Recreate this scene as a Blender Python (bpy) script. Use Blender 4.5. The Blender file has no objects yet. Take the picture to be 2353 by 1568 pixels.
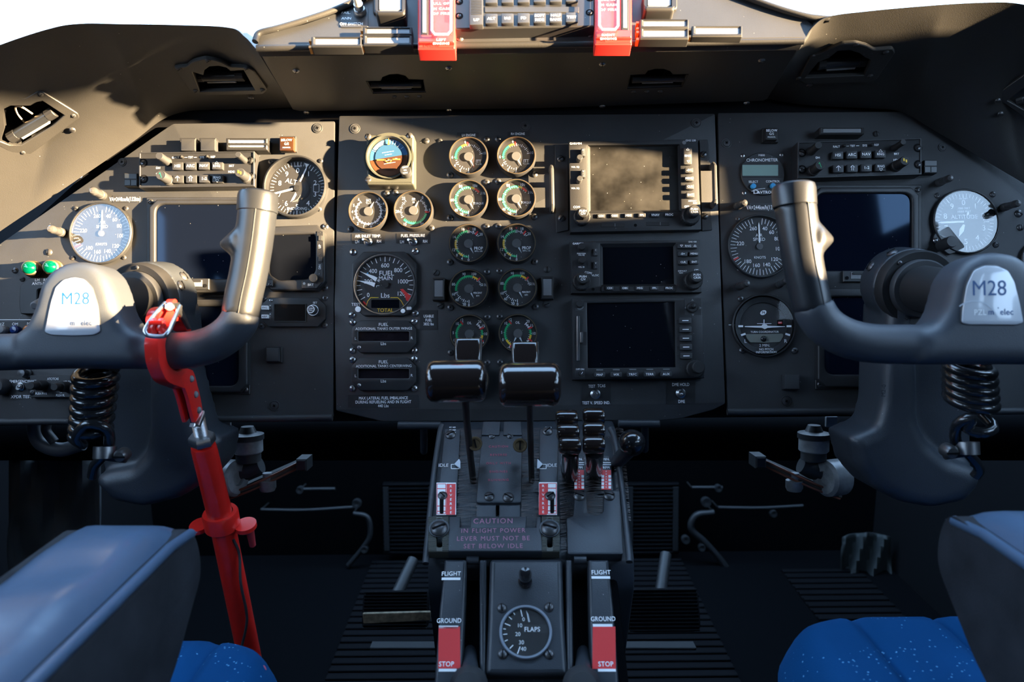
import bpy, bmesh, math, random
from mathutils import Vector, Matrix
from mathutils.geometry import tessellate_polygon
from mathutils.bvhtree import BVHTree
random.seed(7)
SC = bpy.context.scene
COL = SC.collection
R = math.radians
# ------------------------------------------------------------------ camera, sky, sun, exposure
F, CX, CY = 1699.0, 1176.5, 784.0
CAM = Vector((0, 0, 1.15))
PITCH = R(10)
CM = Matrix.Rotation(R(90) - PITCH, 3, 'X') @ Matrix.Rotation(R(-0.5), 3, 'Z')
cd = bpy.data.cameras.new('camera'); cam = bpy.data.objects.new('camera', cd); COL.objects.link(cam)
cam.matrix_world = Matrix.Translation(CAM) @ CM.to_4x4()
cd.sensor_width = 36; cd.lens = 36 * F / 2353; cd.clip_start = 0.05; cd.clip_end = 100
cd.dof.use_dof = True; cd.dof.focus_distance = 0.895; cd.dof.aperture_fstop = 5.6
SC.camera = cam
TILT = PITCH + R(5.2)
PX, PY = Vector((1, 0, 0)), Vector((0, math.sin(TILT), math.cos(TILT)))
PN = PX.cross(PY)
SUN_E = R(23)
SUN_DIR = (PX * math.cos(SUN_E) + PN * math.sin(SUN_E)).normalized()      # towards the sun
sd = bpy.data.lights.new('sun', 'SUN'); sd.energy = 54; sd.angle = R(0.8); sd.color = (1, .71, .39)
sun = bpy.data.objects.new('sun', sd); COL.objects.link(sun)
sun.rotation_euler = SUN_DIR.to_track_quat('Z', 'Y').to_euler()
world = bpy.data.worlds.new('sky'); SC.world = world; world.use_nodes = True
_n = world.node_tree.nodes; _l = world.node_tree.links
_bg = _n['Background']; _tc = _n.new('ShaderNodeTexCoord'); _sp = _n.new('ShaderNodeSeparateXYZ'); _cr = _n.new('ShaderNodeValToRGB')
_l.new(_tc.outputs['Generated'], _sp.inputs[0]); _l.new(_sp.outputs['Z'], _cr.inputs[0]); _l.new(_cr.outputs[0], _bg.inputs[0])
_e = _cr.color_ramp.elements
_e[0].position = 0.0; _e[0].color = (.16, .18, .2, 1)
_e[1].position = 0.02; _e[1].color = (.52, .73, 1, 1)
_x = _e.new(1.0); _x.color = (.36, .62, 1, 1)
_bg.inputs[1].default_value = 4.6
SC.view_settings.view_transform = 'Standard'; SC.view_settings.look = 'None'
SC.view_settings.exposure = 0.95; SC.view_settings.gamma = 1.0; SC.view_settings.use_curve_mapping = False
SC.cycles.use_denoising = True
SC.cycles.sample_clamp_indirect = 6.0
SC.cycles.max_bounces = 8

# ------------------------------------------------------------------ projection helpers
def ray(px, py):
    return CM @ Vector(((px - CX) / F, -(py - CY) / F, -1))
def W(px, py, d):
    return CAM + ray(px, py) * d
def proj(p):
    v = CM.transposed() @ (p - CAM)
    return CX + v.x / -v.z * F, CY - v.y / -v.z * F
class Frame:
    def __init__(s, o, x, y):
        s.x = x.normalized(); s.n = s.x.cross(y).normalized(); s.y = s.n.cross(s.x); s.o = o
        s.M = Matrix(((s.x.x, s.y.x, s.n.x, o.x), (s.x.y, s.y.y, s.n.y, o.y), (s.x.z, s.y.z, s.n.z, o.z), (0, 0, 0, 1)))
        s.I = s.M.inverted()
    def un(s, px, py, z=0.0):
        d = ray(px, py); o = s.o + s.n * z
        t = (o - CAM).dot(s.n) / d.dot(s.n)
        q = s.I @ (CAM + d * t)
        return q.x, q.y
    def pt(s, u, v, n=0):
        return s.M @ Vector((u, v, n))
PANEL = Frame(W(1213, 600, 0.903), PX, PY)

# ------------------------------------------------------------------ materials
MATS = {}
def nt(m):
    return m.node_tree.nodes, m.node_tree.links
def mat(name, col, rough=.5, metal=0, spec=.5, bump=0, bscale=600, vary=0, vscale=40, coat=0, sheen=0, speck=0):
    if name in MATS: return MATS[name]
    m = bpy.data.materials.new(name); m.use_nodes = True; n, l = nt(m); b = n['Principled BSDF']
    b.inputs['Base Color'].default_value = (*col, 1); b.inputs['Roughness'].default_value = rough
    b.inputs['Metallic'].default_value = metal; b.inputs['Specular IOR Level'].default_value = spec
    b.inputs['Coat Weight'].default_value = coat; b.inputs['Coat Roughness'].default_value = .06
    b.inputs['Sheen Weight'].default_value = sheen
    tc = n.new('ShaderNodeTexCoord')
    if bump:
        x = n.new('ShaderNodeTexNoise'); x.inputs['Scale'].default_value = bscale; x.inputs['Detail'].default_value = 2
        l.new(tc.outputs['Object'], x.inputs['Vector'])
        u = n.new('ShaderNodeBump'); u.inputs['Strength'].default_value = bump; u.inputs['Distance'].default_value = .0006
        l.new(x.outputs['Fac'], u.inputs['Height']); l.new(u.outputs['Normal'], b.inputs['Normal'])
    last = None
    if vary:
        x = n.new('ShaderNodeTexNoise'); x.inputs['Scale'].default_value = vscale; x.inputs['Detail'].default_value = 6
        l.new(tc.outputs['Object'], x.inputs['Vector'])
        c = n.new('ShaderNodeValToRGB'); e = c.color_ramp.elements
        e[0].position = .3; e[0].color = (*[k * (1 - vary) for k in col], 1); e[1].position = .7; e[1].color = (*[min(1, k * (1 + vary)) for k in col], 1)
        l.new(x.outputs['Fac'], c.inputs[0]); l.new(c.outputs[0], b.inputs['Base Color']); last = c.outputs[0]
    if speck:   # sparse pale dust specks
        x = n.new('ShaderNodeTexVoronoi'); x.inputs['Scale'].default_value = 330; l.new(tc.outputs['Object'], x.inputs['Vector'])
        y = n.new('ShaderNodeTexWhiteNoise'); l.new(x.outputs['Position'], y.inputs['Vector'])
        a = n.new('ShaderNodeMath'); a.operation = 'LESS_THAN'; a.inputs[1].default_value = .13; l.new(x.outputs['Distance'], a.inputs[0])
        g = n.new('ShaderNodeMath'); g.operation = 'GREATER_THAN'; g.inputs[1].default_value = 1 - speck; l.new(y.outputs['Value'], g.inputs[0])
        k = n.new('ShaderNodeMath'); k.operation = 'MULTIPLY'; l.new(a.outputs[0], k.inputs[0]); l.new(g.outputs[0], k.inputs[1])
        mx = n.new('ShaderNodeMix'); mx.data_type = 'RGBA'; l.new(k.outputs[0], mx.inputs['Factor'])
        if last: l.new(last, mx.inputs['A'])
        else: mx.inputs['A'].default_value = (*col, 1)
        mx.inputs['B'].default_value = (.32, .31, .29, 1); l.new(mx.outputs['Result'], b.inputs['Base Color'])
    MATS[name] = m
    return m
def glass(name, dust=.0, tint=(1, 1, 1), refl=1.0, dscale=9, ior=1.5):
    if name in MATS: return MATS[name]
    m = bpy.data.materials.new(name); m.use_nodes = True; n, l = nt(m); n.remove(n['Principled BSDF']); o = n['Material Output']
    t = n.new('ShaderNodeBsdfTransparent'); t.inputs[0].default_value = (*tint, 1)
    g = n.new('ShaderNodeBsdfGlossy'); g.inputs['Roughness'].default_value = .02
    geo = n.new('ShaderNodeNewGeometry'); dt = n.new('ShaderNodeVectorMath'); dt.operation = 'DOT_PRODUCT'; l.new(geo.outputs['Normal'], dt.inputs[0]); l.new(geo.outputs['Incoming'], dt.inputs[1])
    mm = []
    for op, b_ in (('ABSOLUTE', None), ('SUBTRACT', 1), ('POWER', 5), ('MULTIPLY_ADD', .96)):      # Schlick reflectance, the same from both sides
        q = n.new('ShaderNodeMath'); q.operation = op
        if op == 'SUBTRACT': q.inputs[0].default_value = 1; q.use_clamp = True
        elif b_ is not None: q.inputs[1].default_value = b_
        if op == 'MULTIPLY_ADD': q.inputs[2].default_value = .04
        l.new(mm[-1].outputs[0] if mm else dt.outputs['Value'], q.inputs[1 if op == 'SUBTRACT' else 0]); mm.append(q)
    f = mm[-1]
    q = n.new('ShaderNodeMath'); q.operation = 'MULTIPLY'; q.inputs[1].default_value = refl; l.new(f.outputs[0], q.inputs[0])
    a = n.new('ShaderNodeMixShader'); l.new(q.outputs[0], a.inputs[0]); l.new(t.outputs[0], a.inputs[1]); l.new(g.outputs[0], a.inputs[2])
    out = a
    if dust:
        d = n.new('ShaderNodeBsdfDiffuse'); d.inputs[0].default_value = (.8, .76, .7, 1)
        tc = n.new('ShaderNodeTexCoord'); x = n.new('ShaderNodeTexNoise'); x.inputs['Scale'].default_value = dscale * 4; x.inputs['Detail'].default_value = 8
        l.new(tc.outputs['Object'], x.inputs['Vector'])
        r = n.new('ShaderNodeMapRange'); r.inputs[1].default_value = .3; r.inputs[2].default_value = .75; r.inputs[3].default_value = dust * .3; r.inputs[4].default_value = dust * 1.5
        l.new(x.outputs['Fac'], r.inputs[0])
        out = n.new('ShaderNodeMixShader'); l.new(r.outputs[0], out.inputs[0]); l.new(a.outputs[0], out.inputs[1]); l.new(d.outputs[0], out.inputs[2])
    l.new(out.outputs[0], o.inputs[0])
    MATS[name] = m
    return m
PAINT = mat('panel paint', (.029, .030, .0325), .55, bump=.25, bscale=1500, vary=.18, vscale=14, speck=.02)
PAINT2 = mat('instrument black', (.017, .0175, .0195), .5, bump=.15, bscale=1800, vary=.2, vscale=20, speck=.015)
DIAL = mat('dial black', (.023, .023, .025), .55, bump=.1, bscale=2500, speck=.03)
GLOSSB = mat('gloss black', (.012, .012, .014), .18, coat=.6)
BLACK = mat('matte black', (.012, .012, .013), .6)
VOID = mat('shade and print black', (.004, .004, .005), .8, spec=.1)  # near-black in place of shade in recesses, slots and gaps; also black print
RUB = mat('black rubber', (.02, .021, .024), .6, bump=.2, bscale=900)
LEATH = mat('coaming leatherette', (.0235, .023, .0225), .5, bump=.22, bscale=1100, vary=.15, vscale=12, speck=.01)
KEYM = mat('key grey', (.027, .028, .031), .55, bump=.1)
WHITE = mat('print white', (.92, .93, .94), .6)
CREAM = mat('cream button', (.75, .60, .42), .5)
GREEN = mat('arc green', (.02, .44, .16), .5)
YEL = mat('arc yellow', (.88, .55, .03), .5)
RED = mat('arc red', (.75, .04, .04), .5)
MAG = mat('faded red print', (.42, .07, .12), .6)
ORANGE = mat('orange tab', (.75, .28, .04), .5)
BLUE = mat('blue button', (.04, .32, .62), .4)
NEED = mat('needle silver', (.55, .57, .6), .4)
STEEL = mat('steel', (.45, .45, .46), .32, metal=1, vary=.2, vscale=60)
ZINC = mat('zinc steel', (.62, .62, .63), .35, metal=1, bump=.1, bscale=400)
DSTEEL = mat('dark screw steel', (.10, .10, .105), .38, metal=.7)
BRASSD = mat('dark brass', (.30, .22, .13), .4, metal=.9)
GLASS = glass('gauge glass', dust=.006)
GLASSC = glass('clear glass', refl=.8); GLASSD = glass('coated glass', refl=.35)
WINDOW = glass('window glass', refl=.6)
SCREEN = mat('display glass', (.004, .005, .008), .06, spec=.7, speck=.03)
EFIS = mat('display tube glass', (.003, .005, .012), .05, spec=.28, speck=.03); EFIS.node_tree.nodes['Principled BSDF'].inputs['Specular Tint'].default_value = (.45, .68, 1, 1)
LCDG = mat('lcd grey green', (.22, .33, .29), .3)
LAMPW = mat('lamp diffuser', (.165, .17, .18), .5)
YOKE = mat('yoke plastic', (.036, .042, .053), .5, bump=.22, bscale=1300)
GRIP = mat('grip rubber', (.017, .019, .023), .33, bump=.08, bscale=900, vary=.15, vscale=30)
PEDM = mat('pedestal paint', (.030, .035, .043), .42, bump=.25, bscale=1000, vary=.15, vscale=25, speck=.015)
REDP = mat('red lacquer', (.72, .022, .016), .28, coat=.3, vary=.1, vscale=30)
REDF = mat('fire red', (.60, .03, .025), .4)
RUBD = mat('shade-darkened rubber', (.006, .0065, .008), .8, spec=.08)  # copy of the rubber, darkened in colour for the footwell's shade
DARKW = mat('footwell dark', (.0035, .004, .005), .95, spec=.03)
# ------------------------------------------------------------------ glyphs
CH = sorted(set("ABCDEFGHIJKLMNOPQRSTUVWXYZabcdefghijklmnopqrstuvwxyz0123456789./-=()+:°><'&%,|"))
GL = {}
def make_glyphs():
    for bold in (0, 1):
        tmp = []
        for c in CH:
            for body in (c, 'H' + c + 'H'):
                cu = bpy.data.curves.new('g', 'FONT'); cu.body = body; cu.size = 1; cu.resolution_u = 3; cu.fill_mode = 'FRONT'
                cu.offset = .013 * bold if c not in 'MWmw' else 0
                o = bpy.data.objects.new('g', cu); COL.objects.link(o); tmp.append((c, len(body), o))
        cu = bpy.data.curves.new('g', 'FONT'); cu.body = 'HH'; o = bpy.data.objects.new('g', cu); COL.objects.link(o); tmp.append((None, 2, o))
        dg = bpy.context.evaluated_depsgraph_get(); dg.update()
        hh = o.dimensions.x
        for c, k, o in tmp:
            if c is None: continue
            if k == 1:
                me = bpy.data.meshes.new_from_object(o.evaluated_get(dg))
                GL[c, bold] = [[(v.co.x, v.co.y) for v in me.vertices], [tuple(p.vertices) for p in me.polygons], 0]
                bpy.data.meshes.remove(me)
            else:
                GL[c, bold][2] = o.dimensions.x - hh
        for c, k, o in tmp:
            cu = o.data; bpy.data.objects.remove(o); bpy.data.curves.remove(cu)
make_glyphs()
CAPH = max(v[1] for v in GL['H', 0][0])
# ------------------------------------------------------------------ mesh builder
def offs(poly, d):
    n = len(poly); out = []
    for i in range(n):
        a, b, c = poly[i - 1], poly[i], poly[(i + 1) % n]
        e1 = (b[0] - a[0], b[1] - a[1]); e2 = (c[0] - b[0], c[1] - b[1])
        l1 = math.hypot(*e1) or 1e-9; l2 = math.hypot(*e2) or 1e-9
        n1 = (-e1[1] / l1, e1[0] / l1); n2 = (-e2[1] / l2, e2[0] / l2)
        mx, my = n1[0] + n2[0], n1[1] + n2[1]; q = max(.35, (mx * mx + my * my) / 2)
        out.append((b[0] + mx * d / q, b[1] + my * d / q))
    return out
def area(p):
    return sum(p[i - 1][0] * p[i][1] - p[i][0] * p[i - 1][1] for i in range(len(p))) / 2
def ccw(p):
    p = [(a[0], a[1]) for a in p]
    return p if area(p) > 0 else p[::-1]
def rnd(pts, r, k=4):
    """round the corners of a polygon by r (a number or one per corner)"""
    n = len(pts); out = []
    for i in range(n):
        a, b, c = Vector(pts[i - 1][:2]), Vector(pts[i][:2]), Vector(pts[(i + 1) % n][:2])
        q = r[i] if isinstance(r, (list, tuple)) else r
        if q <= 0: out.append(tuple(b)); continue
        d1, d2 = (a - b), (c - b); q = min(q, d1.length * .49, d2.length * .49)
        p0, p2 = b + d1.normalized() * q, b + d2.normalized() * q
        for j in range(k + 1):
            t = j / k
            out.append(tuple(p0 * (1 - t) ** 2 + b * 2 * t * (1 - t) + p2 * t * t))
    return out
def circ(cx, cy, r, n=32, a0=0, ry=None):
    return [(cx + r * math.cos(a0 + 2 * math.pi * i / n), cy + (ry or r) * math.sin(a0 + 2 * math.pi * i / n)) for i in range(n)]
def smooth_path(pts, n=8, closed=False):
    P = [Vector(p) for p in pts]; out = []; m = len(P)
    rng = range(m if closed else m - 1)
    for i in rng:
        p1, p2 = P[i], P[(i + 1) % m]
        p0 = P[i - 1] if (i > 0 or closed) else p1 * 2 - p2
        p3 = P[(i + 2) % m] if (i + 2 < m or closed) else p2 * 2 - p1
        for j in range(n):
            t = j / n
            out.append(.5 * ((2 * p1) + (p2 - p0) * t + (2 * p0 - 5 * p1 + 4 * p2 - p3) * t * t + (3 * p1 - p0 - 3 * p2 + p3) * t ** 3))
    if not closed: out.append(P[-1])
    return out
class MB:
    def __init__(s): s.v = []; s.f = []; s.m = []; s.mats = []
    def mi(s, m):
        if m not in s.mats: s.mats.append(m)
        return s.mats.index(m)
    def add(s, vs, fs, m, M=None):
        o = len(s.v); k = s.mi(m)
        s.v += [tuple(M @ Vector(v)) if M is not None else tuple(v) for v in vs]
        for f in fs: s.f.append(tuple(i + o for i in f)); s.m.append(k)
        return s
    def lathe(s, prof, m, c=(0, 0, 0), seg=32, M=None, ribs=0, ribd=.06):
        vs, fs = [], []
        n = len(prof)
        for i in range(seg):
            a = 2 * math.pi * i / seg
            for r, z in prof:
                if ribs and r > 0: r = r * (1 - (ribd if i % 2 else 0))
                vs.append((c[0] + r * math.cos(a), c[1] + r * math.sin(a), c[2] + z))
        for i in range(seg):
            j = (i + 1) % seg
            for k in range(n - 1):
                if prof[k][0] == 0 and prof[k + 1][0] == 0: continue
                if prof[k][0] == 0: fs.append((i * n + k, j * n + k + 1, i * n + k + 1))
                elif prof[k + 1][0] == 0: fs.append((i * n + k, j * n + k, i * n + k + 1))
                else: fs.append((i * n + k, j * n + k, j * n + k + 1, i * n + k + 1))
        return s.add(vs, fs, m, M)
    def disc(s, x, y, z, r, m, seg=32):
        return s.add([(a, b, z) for a, b in circ(x, y, r, seg)], [tuple(range(seg))], m)
    def plate(s, out, z0, z1, m, holes=(), bevel=0, steps=1, bottom=False, M=None, side=None, hole_m=None):
        loops = [ccw(out)] + [ccw(h)[::-1] for h in holes]
        vs, fs, top, bot = [], [], [], []; sidefs = []; holefs = []
        for li, lp in enumerate(loops):
            n = len(lp); rings = [(lp, z0)]
            if bevel:
                rings.append((lp, z1 - bevel))
                for k in range(1, steps + 1):
                    a = math.pi / 2 * k / steps
                    rings.append((offs(lp, bevel * (1 - math.cos(a))), z1 - bevel + bevel * math.sin(a)))
            else: rings.append((lp, z1))
            base = len(vs)
            for rp, z in rings: vs += [(p[0], p[1], z) for p in rp]
            dst = holefs if (li and hole_m) else (sidefs if side else fs)
            for k in range(len(rings) - 1):
                for i in range(n):
                    j = (i + 1) % n
                    dst.append((base + k * n + i, base + k * n + j, base + (k + 1) * n + j, base + (k + 1) * n + i))
            top.append([base + (len(rings) - 1) * n + i for i in range(n)]); bot.append([base + i for i in range(n)])
        for grp, flip in ((top, 0), (bot, 1)) if bottom else ((top, 0),):
            flat = [i for g in grp for i in g]
            for t in tessellate_polygon([[Vector((vs[i][0], vs[i][1], 0)) for i in g] for g in grp]):
                a, b, c = (flat[i] for i in t)
                A = (vs[b][0] - vs[a][0]) * (vs[c][1] - vs[a][1]) - (vs[c][0] - vs[a][0]) * (vs[b][1] - vs[a][1])
                if abs(A) < 1e-16: continue
                fs.append((a, b, c) if (A > 0) != bool(flip) else (c, b, a))
        s.add(vs, fs, m, M)
        if sidefs: s.f += [tuple(i + len(s.v) - len(vs) for i in f) for f in sidefs]; s.m += [s.mi(side)] * len(sidefs)
        if holefs: s.f += [tuple(i + len(s.v) - len(vs) for i in f) for f in holefs]; s.m += [s.mi(hole_m)] * len(holefs)
        return s
    def box(s, c, d, m, bevel=0, M=None, steps=1):
        x, y = d[0] / 2, d[1] / 2
        T_ = Matrix.Translation(Vector(c)); T_ = M @ T_ if M is not None else T_
        return s.plate([(-x, -y), (x, -y), (x, y), (-x, y)], -d[2] / 2, d[2] / 2, m, bevel=bevel, bottom=True, M=T_, steps=steps)
    def poly(s, pts, z, m):
        p = ccw(pts); vs = [(a[0], a[1], z) for a in p]
        if len(p) <= 4: return s.add(vs, [tuple(range(len(p)))], m)
        fs = []
        for a, b, c in tessellate_polygon([[Vector((q[0], q[1], 0)) for q in p]]):
            A = (vs[b][0] - vs[a][0]) * (vs[c][1] - vs[a][1]) - (vs[c][0] - vs[a][0]) * (vs[b][1] - vs[a][1])
            fs.append((a, b, c) if A > 0 else (c, b, a))
        return s.add(vs, fs, m)
    def line(s, p, q, w, z, m):
        d = Vector((q[0] - p[0], q[1] - p[1])); n = Vector((-d.y, d.x)).normalized() * w / 2
        return s.poly([(p[0] + n.x, p[1] + n.y), (p[0] - n.x, p[1] - n.y), (q[0] - n.x, q[1] - n.y), (q[0] + n.x, q[1] + n.y)], z, m)
    def frame_line(s, pts, w, z, m):
        for i in range(len(pts)): s.line(pts[i - 1], pts[i], w, z, m)
        return s
    def arc(s, r0, r1, a0, a1, z, m, c=(0, 0)):
        """band between radii r0, r1; degrees clockwise from twelve o'clock"""
        n = max(2, int(abs(a1 - a0) / 6)); vs, fs = [], []
        for i in range(n + 1):
            a = R(a0 + (a1 - a0) * i / n)
            for r in (r0, r1): vs.append((c[0] + r * math.sin(a), c[1] + r * math.cos(a), z))
        for i in range(n): fs.append((2 * i, 2 * i + 1, 2 * i + 3, 2 * i + 2) if a1 < a0 else (2 * i + 2, 2 * i + 3, 2 * i + 1, 2 * i))
        return s.add(vs, fs, m)
    def tick(s, a, r0, r1, w, z, m, c=(0, 0)):
        q = R(a); u = (math.sin(q), math.cos(q))
        return s.line((c[0] + u[0] * r0, c[1] + u[1] * r0), (c[0] + u[0] * r1, c[1] + u[1] * r1), w, z, m)
    def text(s, t, x, y, z, h, m=None, align='C', sx=1.0, rot=0, bold=0, gap=0):
        """one line of lettering, cap height h, centred vertically on y"""
        m = m or WHITE; k = h / CAPH
        adv = lambda c: (.3 if c == ' ' else GL[c, bold][2]) + gap
        w = sum(adv(c) for c in t); px = {'C': -w / 2, 'L': 0, 'R': -w}[align]
        cr, sr = math.cos(R(rot)), math.sin(R(rot))
        for c in t:
            if c != ' ':
                vs, fs, a = GL[c, bold]; out = []
                for vx, vy in vs:
                    X, Y = (px + vx) * k * sx, vy * k - h / 2
                    out.append((x + X * cr - Y * sr, y + X * sr + Y * cr, z))
                s.add(out, fs, m)
                if bold and c in 'MWmw':
                    e = .03 * k; s.add([(a_ + e * cr, b_ + e * sr, z + 1e-5) for a_, b_, _ in out], fs, m)
            px += adv(c)
        return s
    def tube(s, pts, r, m, seg=12, closed=False, M=None, sq=1.0, up=None, caps=True):
        P = [Vector(p) for p in pts]; n = len(P); vs, fs = [], []
        rr = r if isinstance(r, (list, tuple)) else [r] * n
        T0 = (P[1] - P[0]).normalized()
        u = Vector(up) if up is not None else (Vector((0, 0, 1)) if abs(T0.z) < .9 else Vector((1, 0, 0)))
        u = (u - T0 * u.dot(T0)).normalized()
        for i in range(n):
            if closed: t = (P[(i + 1) % n] - P[i - 1]).normalized()
            else: t = (P[min(i + 1, n - 1)] - P[max(i - 1, 0)]).normalized()
            u = (u - t * u.dot(t)).normalized(); w = t.cross(u)
            for j in range(seg):
                a = 2 * math.pi * j / seg
                vs.append(P[i] + (u * math.cos(a) * sq + w * math.sin(a)) * rr[i])
        for i in range(n if closed else n - 1):
            k = (i + 1) % n
            for j in range(seg):
                q = (j + 1) % seg
                fs.append((i * seg + j, i * seg + q, k * seg + q, k * seg + j))
        if not closed and caps:
            fs.append(tuple(range(seg))[::-1]); fs.append(tuple((n - 1) * seg + j for j in range(seg)))
        return s.add(vs, fs, m, M)
    def cyl(s, p, q, r, m, seg=20, bevel=0, r2=None, ribs=0):
        p, q = Vector(p), Vector(q); L = (q - p).length; r2 = r if r2 is None else r2
        M = Matrix.Translation(p) @ (q - p).to_track_quat('Z', 'Y').to_matrix().to_4x4()
        b = bevel
        pr = [(0, 0), (r - b, 0), (r, b), (r2, L - b), (r2 - b, L), (0, L)] if b else [(0, 0), (r, 0), (r2, L), (0, L)]
        return s.lathe(pr, m, seg=seg, M=M, ribs=ribs)
    def mesh(s, name, ang=38):
        me = bpy.data.meshes.new(name); me.from_pydata(s.v, [], s.f)
        for m in s.mats: me.materials.append(m)
        me.polygons.foreach_set('material_index', s.m)
        me.shade_smooth(); me.set_sharp_from_angle(angle=R(ang)); me.update()
        return me
def organic(mb, voxel, it=6, fac=.5, name='body'):
    """fuse the shapes of one part into one smooth skin"""
    me = mb.mesh(name); o = bpy.data.objects.new(name, me); COL.objects.link(o)
    r = o.modifiers.new('r', 'REMESH'); r.mode = 'VOXEL'; r.voxel_size = voxel; r.use_smooth_shade = True
    q = o.modifiers.new('s', 'SMOOTH'); q.iterations = it; q.factor = fac
    dg = bpy.context.evaluated_depsgraph_get(); dg.update()
    out = bpy.data.meshes.new_from_object(o.evaluated_get(dg)); out.name = name
    bpy.data.objects.remove(o); bpy.data.meshes.remove(me)
    out.shade_smooth()
    return out
def props(o, label=None, cat=None, group=None, kind=None):
    for k, v in (('label', label), ('category', cat), ('group', group), ('kind', kind)):
        if v: o[k] = v
    return o
def link(name, me, M=None, parent=None, label=None, kind=None, mats=None):
    if isinstance(me, MB): me = me.mesh(name)
    if mats and not me.materials: me.materials.append(mats)
    o = bpy.data.objects.new(name, me); COL.objects.link(o)
    if parent is not None: o.parent = parent
    if M is not None: o.matrix_local = M
    return props(o, label, kind=kind)
def struct(name, mb, M=None):
    return link(name, mb, M, kind='structure')
class T:
    """one thing: an Empty on a frame that parents its parts; L() turns a photo point on a plane z above the frame into thing coordinates"""
    def __init__(s, name, label, cat, px, py, frame=None, group=None, z=0):
        s.fr = frame or PANEL; s.name, s.label, s.cat, s.group = name, label, cat, group
        s.u, s.v = s.fr.un(px, py, z)
        a = s.fr.un(px + 5, py, z); s.k = math.hypot(a[0] - s.u, a[1] - s.v) / 5
        a = s.fr.un(px, py + 5, z); s.ky = math.hypot(a[0] - s.u, a[1] - s.v) / 5
        s.M = s.fr.M @ Matrix.Translation((s.u, s.v, 0)); s.e = None
    def L(s, px, py, z=0):
        a = s.fr.un(px, py, z); return (a[0] - s.u, a[1] - s.v)
    def P(s, px, py, z=0):
        a = s.L(px, py, z); return Vector((a[0], a[1], z))
    def poly(s, pts, z=0): return [s.L(x, y, z) for x, y in pts]
    def rect(s, x0, y0, x1, y1, r=0, z=0, k=4):
        p = s.poly([(x0, y1), (x1, y1), (x1, y0), (x0, y0)], z)
        return rnd(p, r * s.k, k) if r else p
    def oct(s, x0, y0, x1, y1, c, z=0, r=0):
        p = s.poly([(x0 + c, y1), (x1 - c, y1), (x1, y1 - c), (x1, y0 + c), (x1 - c, y0), (x0 + c, y0), (x0, y0 + c), (x0, y1 - c)], z)
        return rnd(p, r * s.k, 2) if r else p
    def root(s):
        if s.e is None:
            s.e = bpy.data.objects.new(s.name, None); s.e.empty_display_size = .01; COL.objects.link(s.e)
            s.e.matrix_world = s.M; props(s.e, s.label, s.cat, s.group)
        return s.e
    def add(s, name, mb, label=None, parent=None, kind=None, M=None):
        return link(name, mb, M, parent or s.root(), label, kind)
    def solo(s, mb):
        o = link(s.name, mb, s.M); return props(o, s.label, s.cat, s.group)
# shared screw heads (unit radius)
def screw_mesh(kind):
    b = MB(); m = {'x': DSTEEL, 's': DSTEEL, 'xl': STEEL, 'sl': STEEL, 'p': PAINT, 'c': PAINT}[kind]
    if kind == 'c':     # quarter-turn fastener in a countersunk washer
        b.lathe([(1.0, 0), (1.0, .12), (.9, .16), (.78, .10), (.74, .10), (.70, .22), (.6, .26), (0, .26)], m, seg=20); z = .265; L = .45
    else:
        b.lathe([(1, 0), (1, .18), (.8, .42), (.4, .56), (0, .6)], m, seg=14); z = .57; L = .62
    if kind[0] in 'xc':
        for w, h in ((L, .15), (.15, L)): b.box((0, 0, z), (w * 2 * .62, h * 2 * .62, .08), VOID)  # slot shade drawn as near-black bars raised on the head
    else: b.box((0, 0, z), (1.6, .22, .10), VOID)  # shade of the single slot, a raised near-black bar
    return b.mesh('screw')
SCR = {k: screw_mesh(k) for k in ('x', 's', 'xl', 'sl', 'p', 'c')}
def screw(t, px, py, r=6, kind='x', z=0, parent=None, rot=None, name='screw'):
    o = bpy.data.objects.new(name, SCR[kind]); COL.objects.link(o); o.parent = parent or t.root()
    q = t.P(px, py, z); o.location = q; o.rotation_euler = (0, 0, random.uniform(0, 3) if rot is None else rot); o.scale = (r * t.k,) * 3
    return o
# ------------------------------------------------------------------ cockpit shell
WX = .88
def vpx(y): return PANEL.un(1213, y)[1]
LINER = mat('cabin liner', (.012, .013, .015), .9, bump=.2, bscale=200, spec=.03)
RW = Frame(PANEL.pt(WX - PANEL.o.x, 0, 0), PN, PY)
LW = Frame(PANEL.pt(-WX - PANEL.o.x, 0, 0), -PN, PY)
OPEN = [(-1.22, .36), (.0, .25), (.25, .222), (.375, .206), (.405, .189), (.455, .186), (.452, .182), (.404, .152), (.34, .140), (.291, .126), (.265, .115), (.262, .060), (.284, .056), (.397, .042), (.472, .027), (.495, .0), (.505, -.066), (.54, -.070), (.57, -.04),  # outline shaped so the sun patches land on panel and yokes
        (.60, -.036), (.64, -.04), (.655, -.070), (.67, -.090), (.77, -.094), (.88, -.09), (1.02, -.06), (1.06, .02), (1.02, .42), (.92, .50), (.50, .62), (.1, .68), (-.55, .90), (-1.22, 1.15)]
CABIN = rnd([(1.30, -.02), (1.62, -.02), (1.62, .36), (1.30, .36)], .06)
RIGHTOPEN = [q if q[0] < .95 or q[1] < .1 else None for q in OPEN]
RIGHTOPEN = OPEN[:OPEN.index((1.06, .02))] + [(1.04, .09), (.98, .142), (.80, .150), (.70, .166), (.668, .180), (.664, .205), (.69, .222), (.90, .225), (.93, .40), (.90, .50), (.64, .58), (.50, .62), (.1, .68), (-.55, .90), (-1.22, 1.15)]  # unseen bar in this opening shaped to shade the left coaming's top
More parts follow.
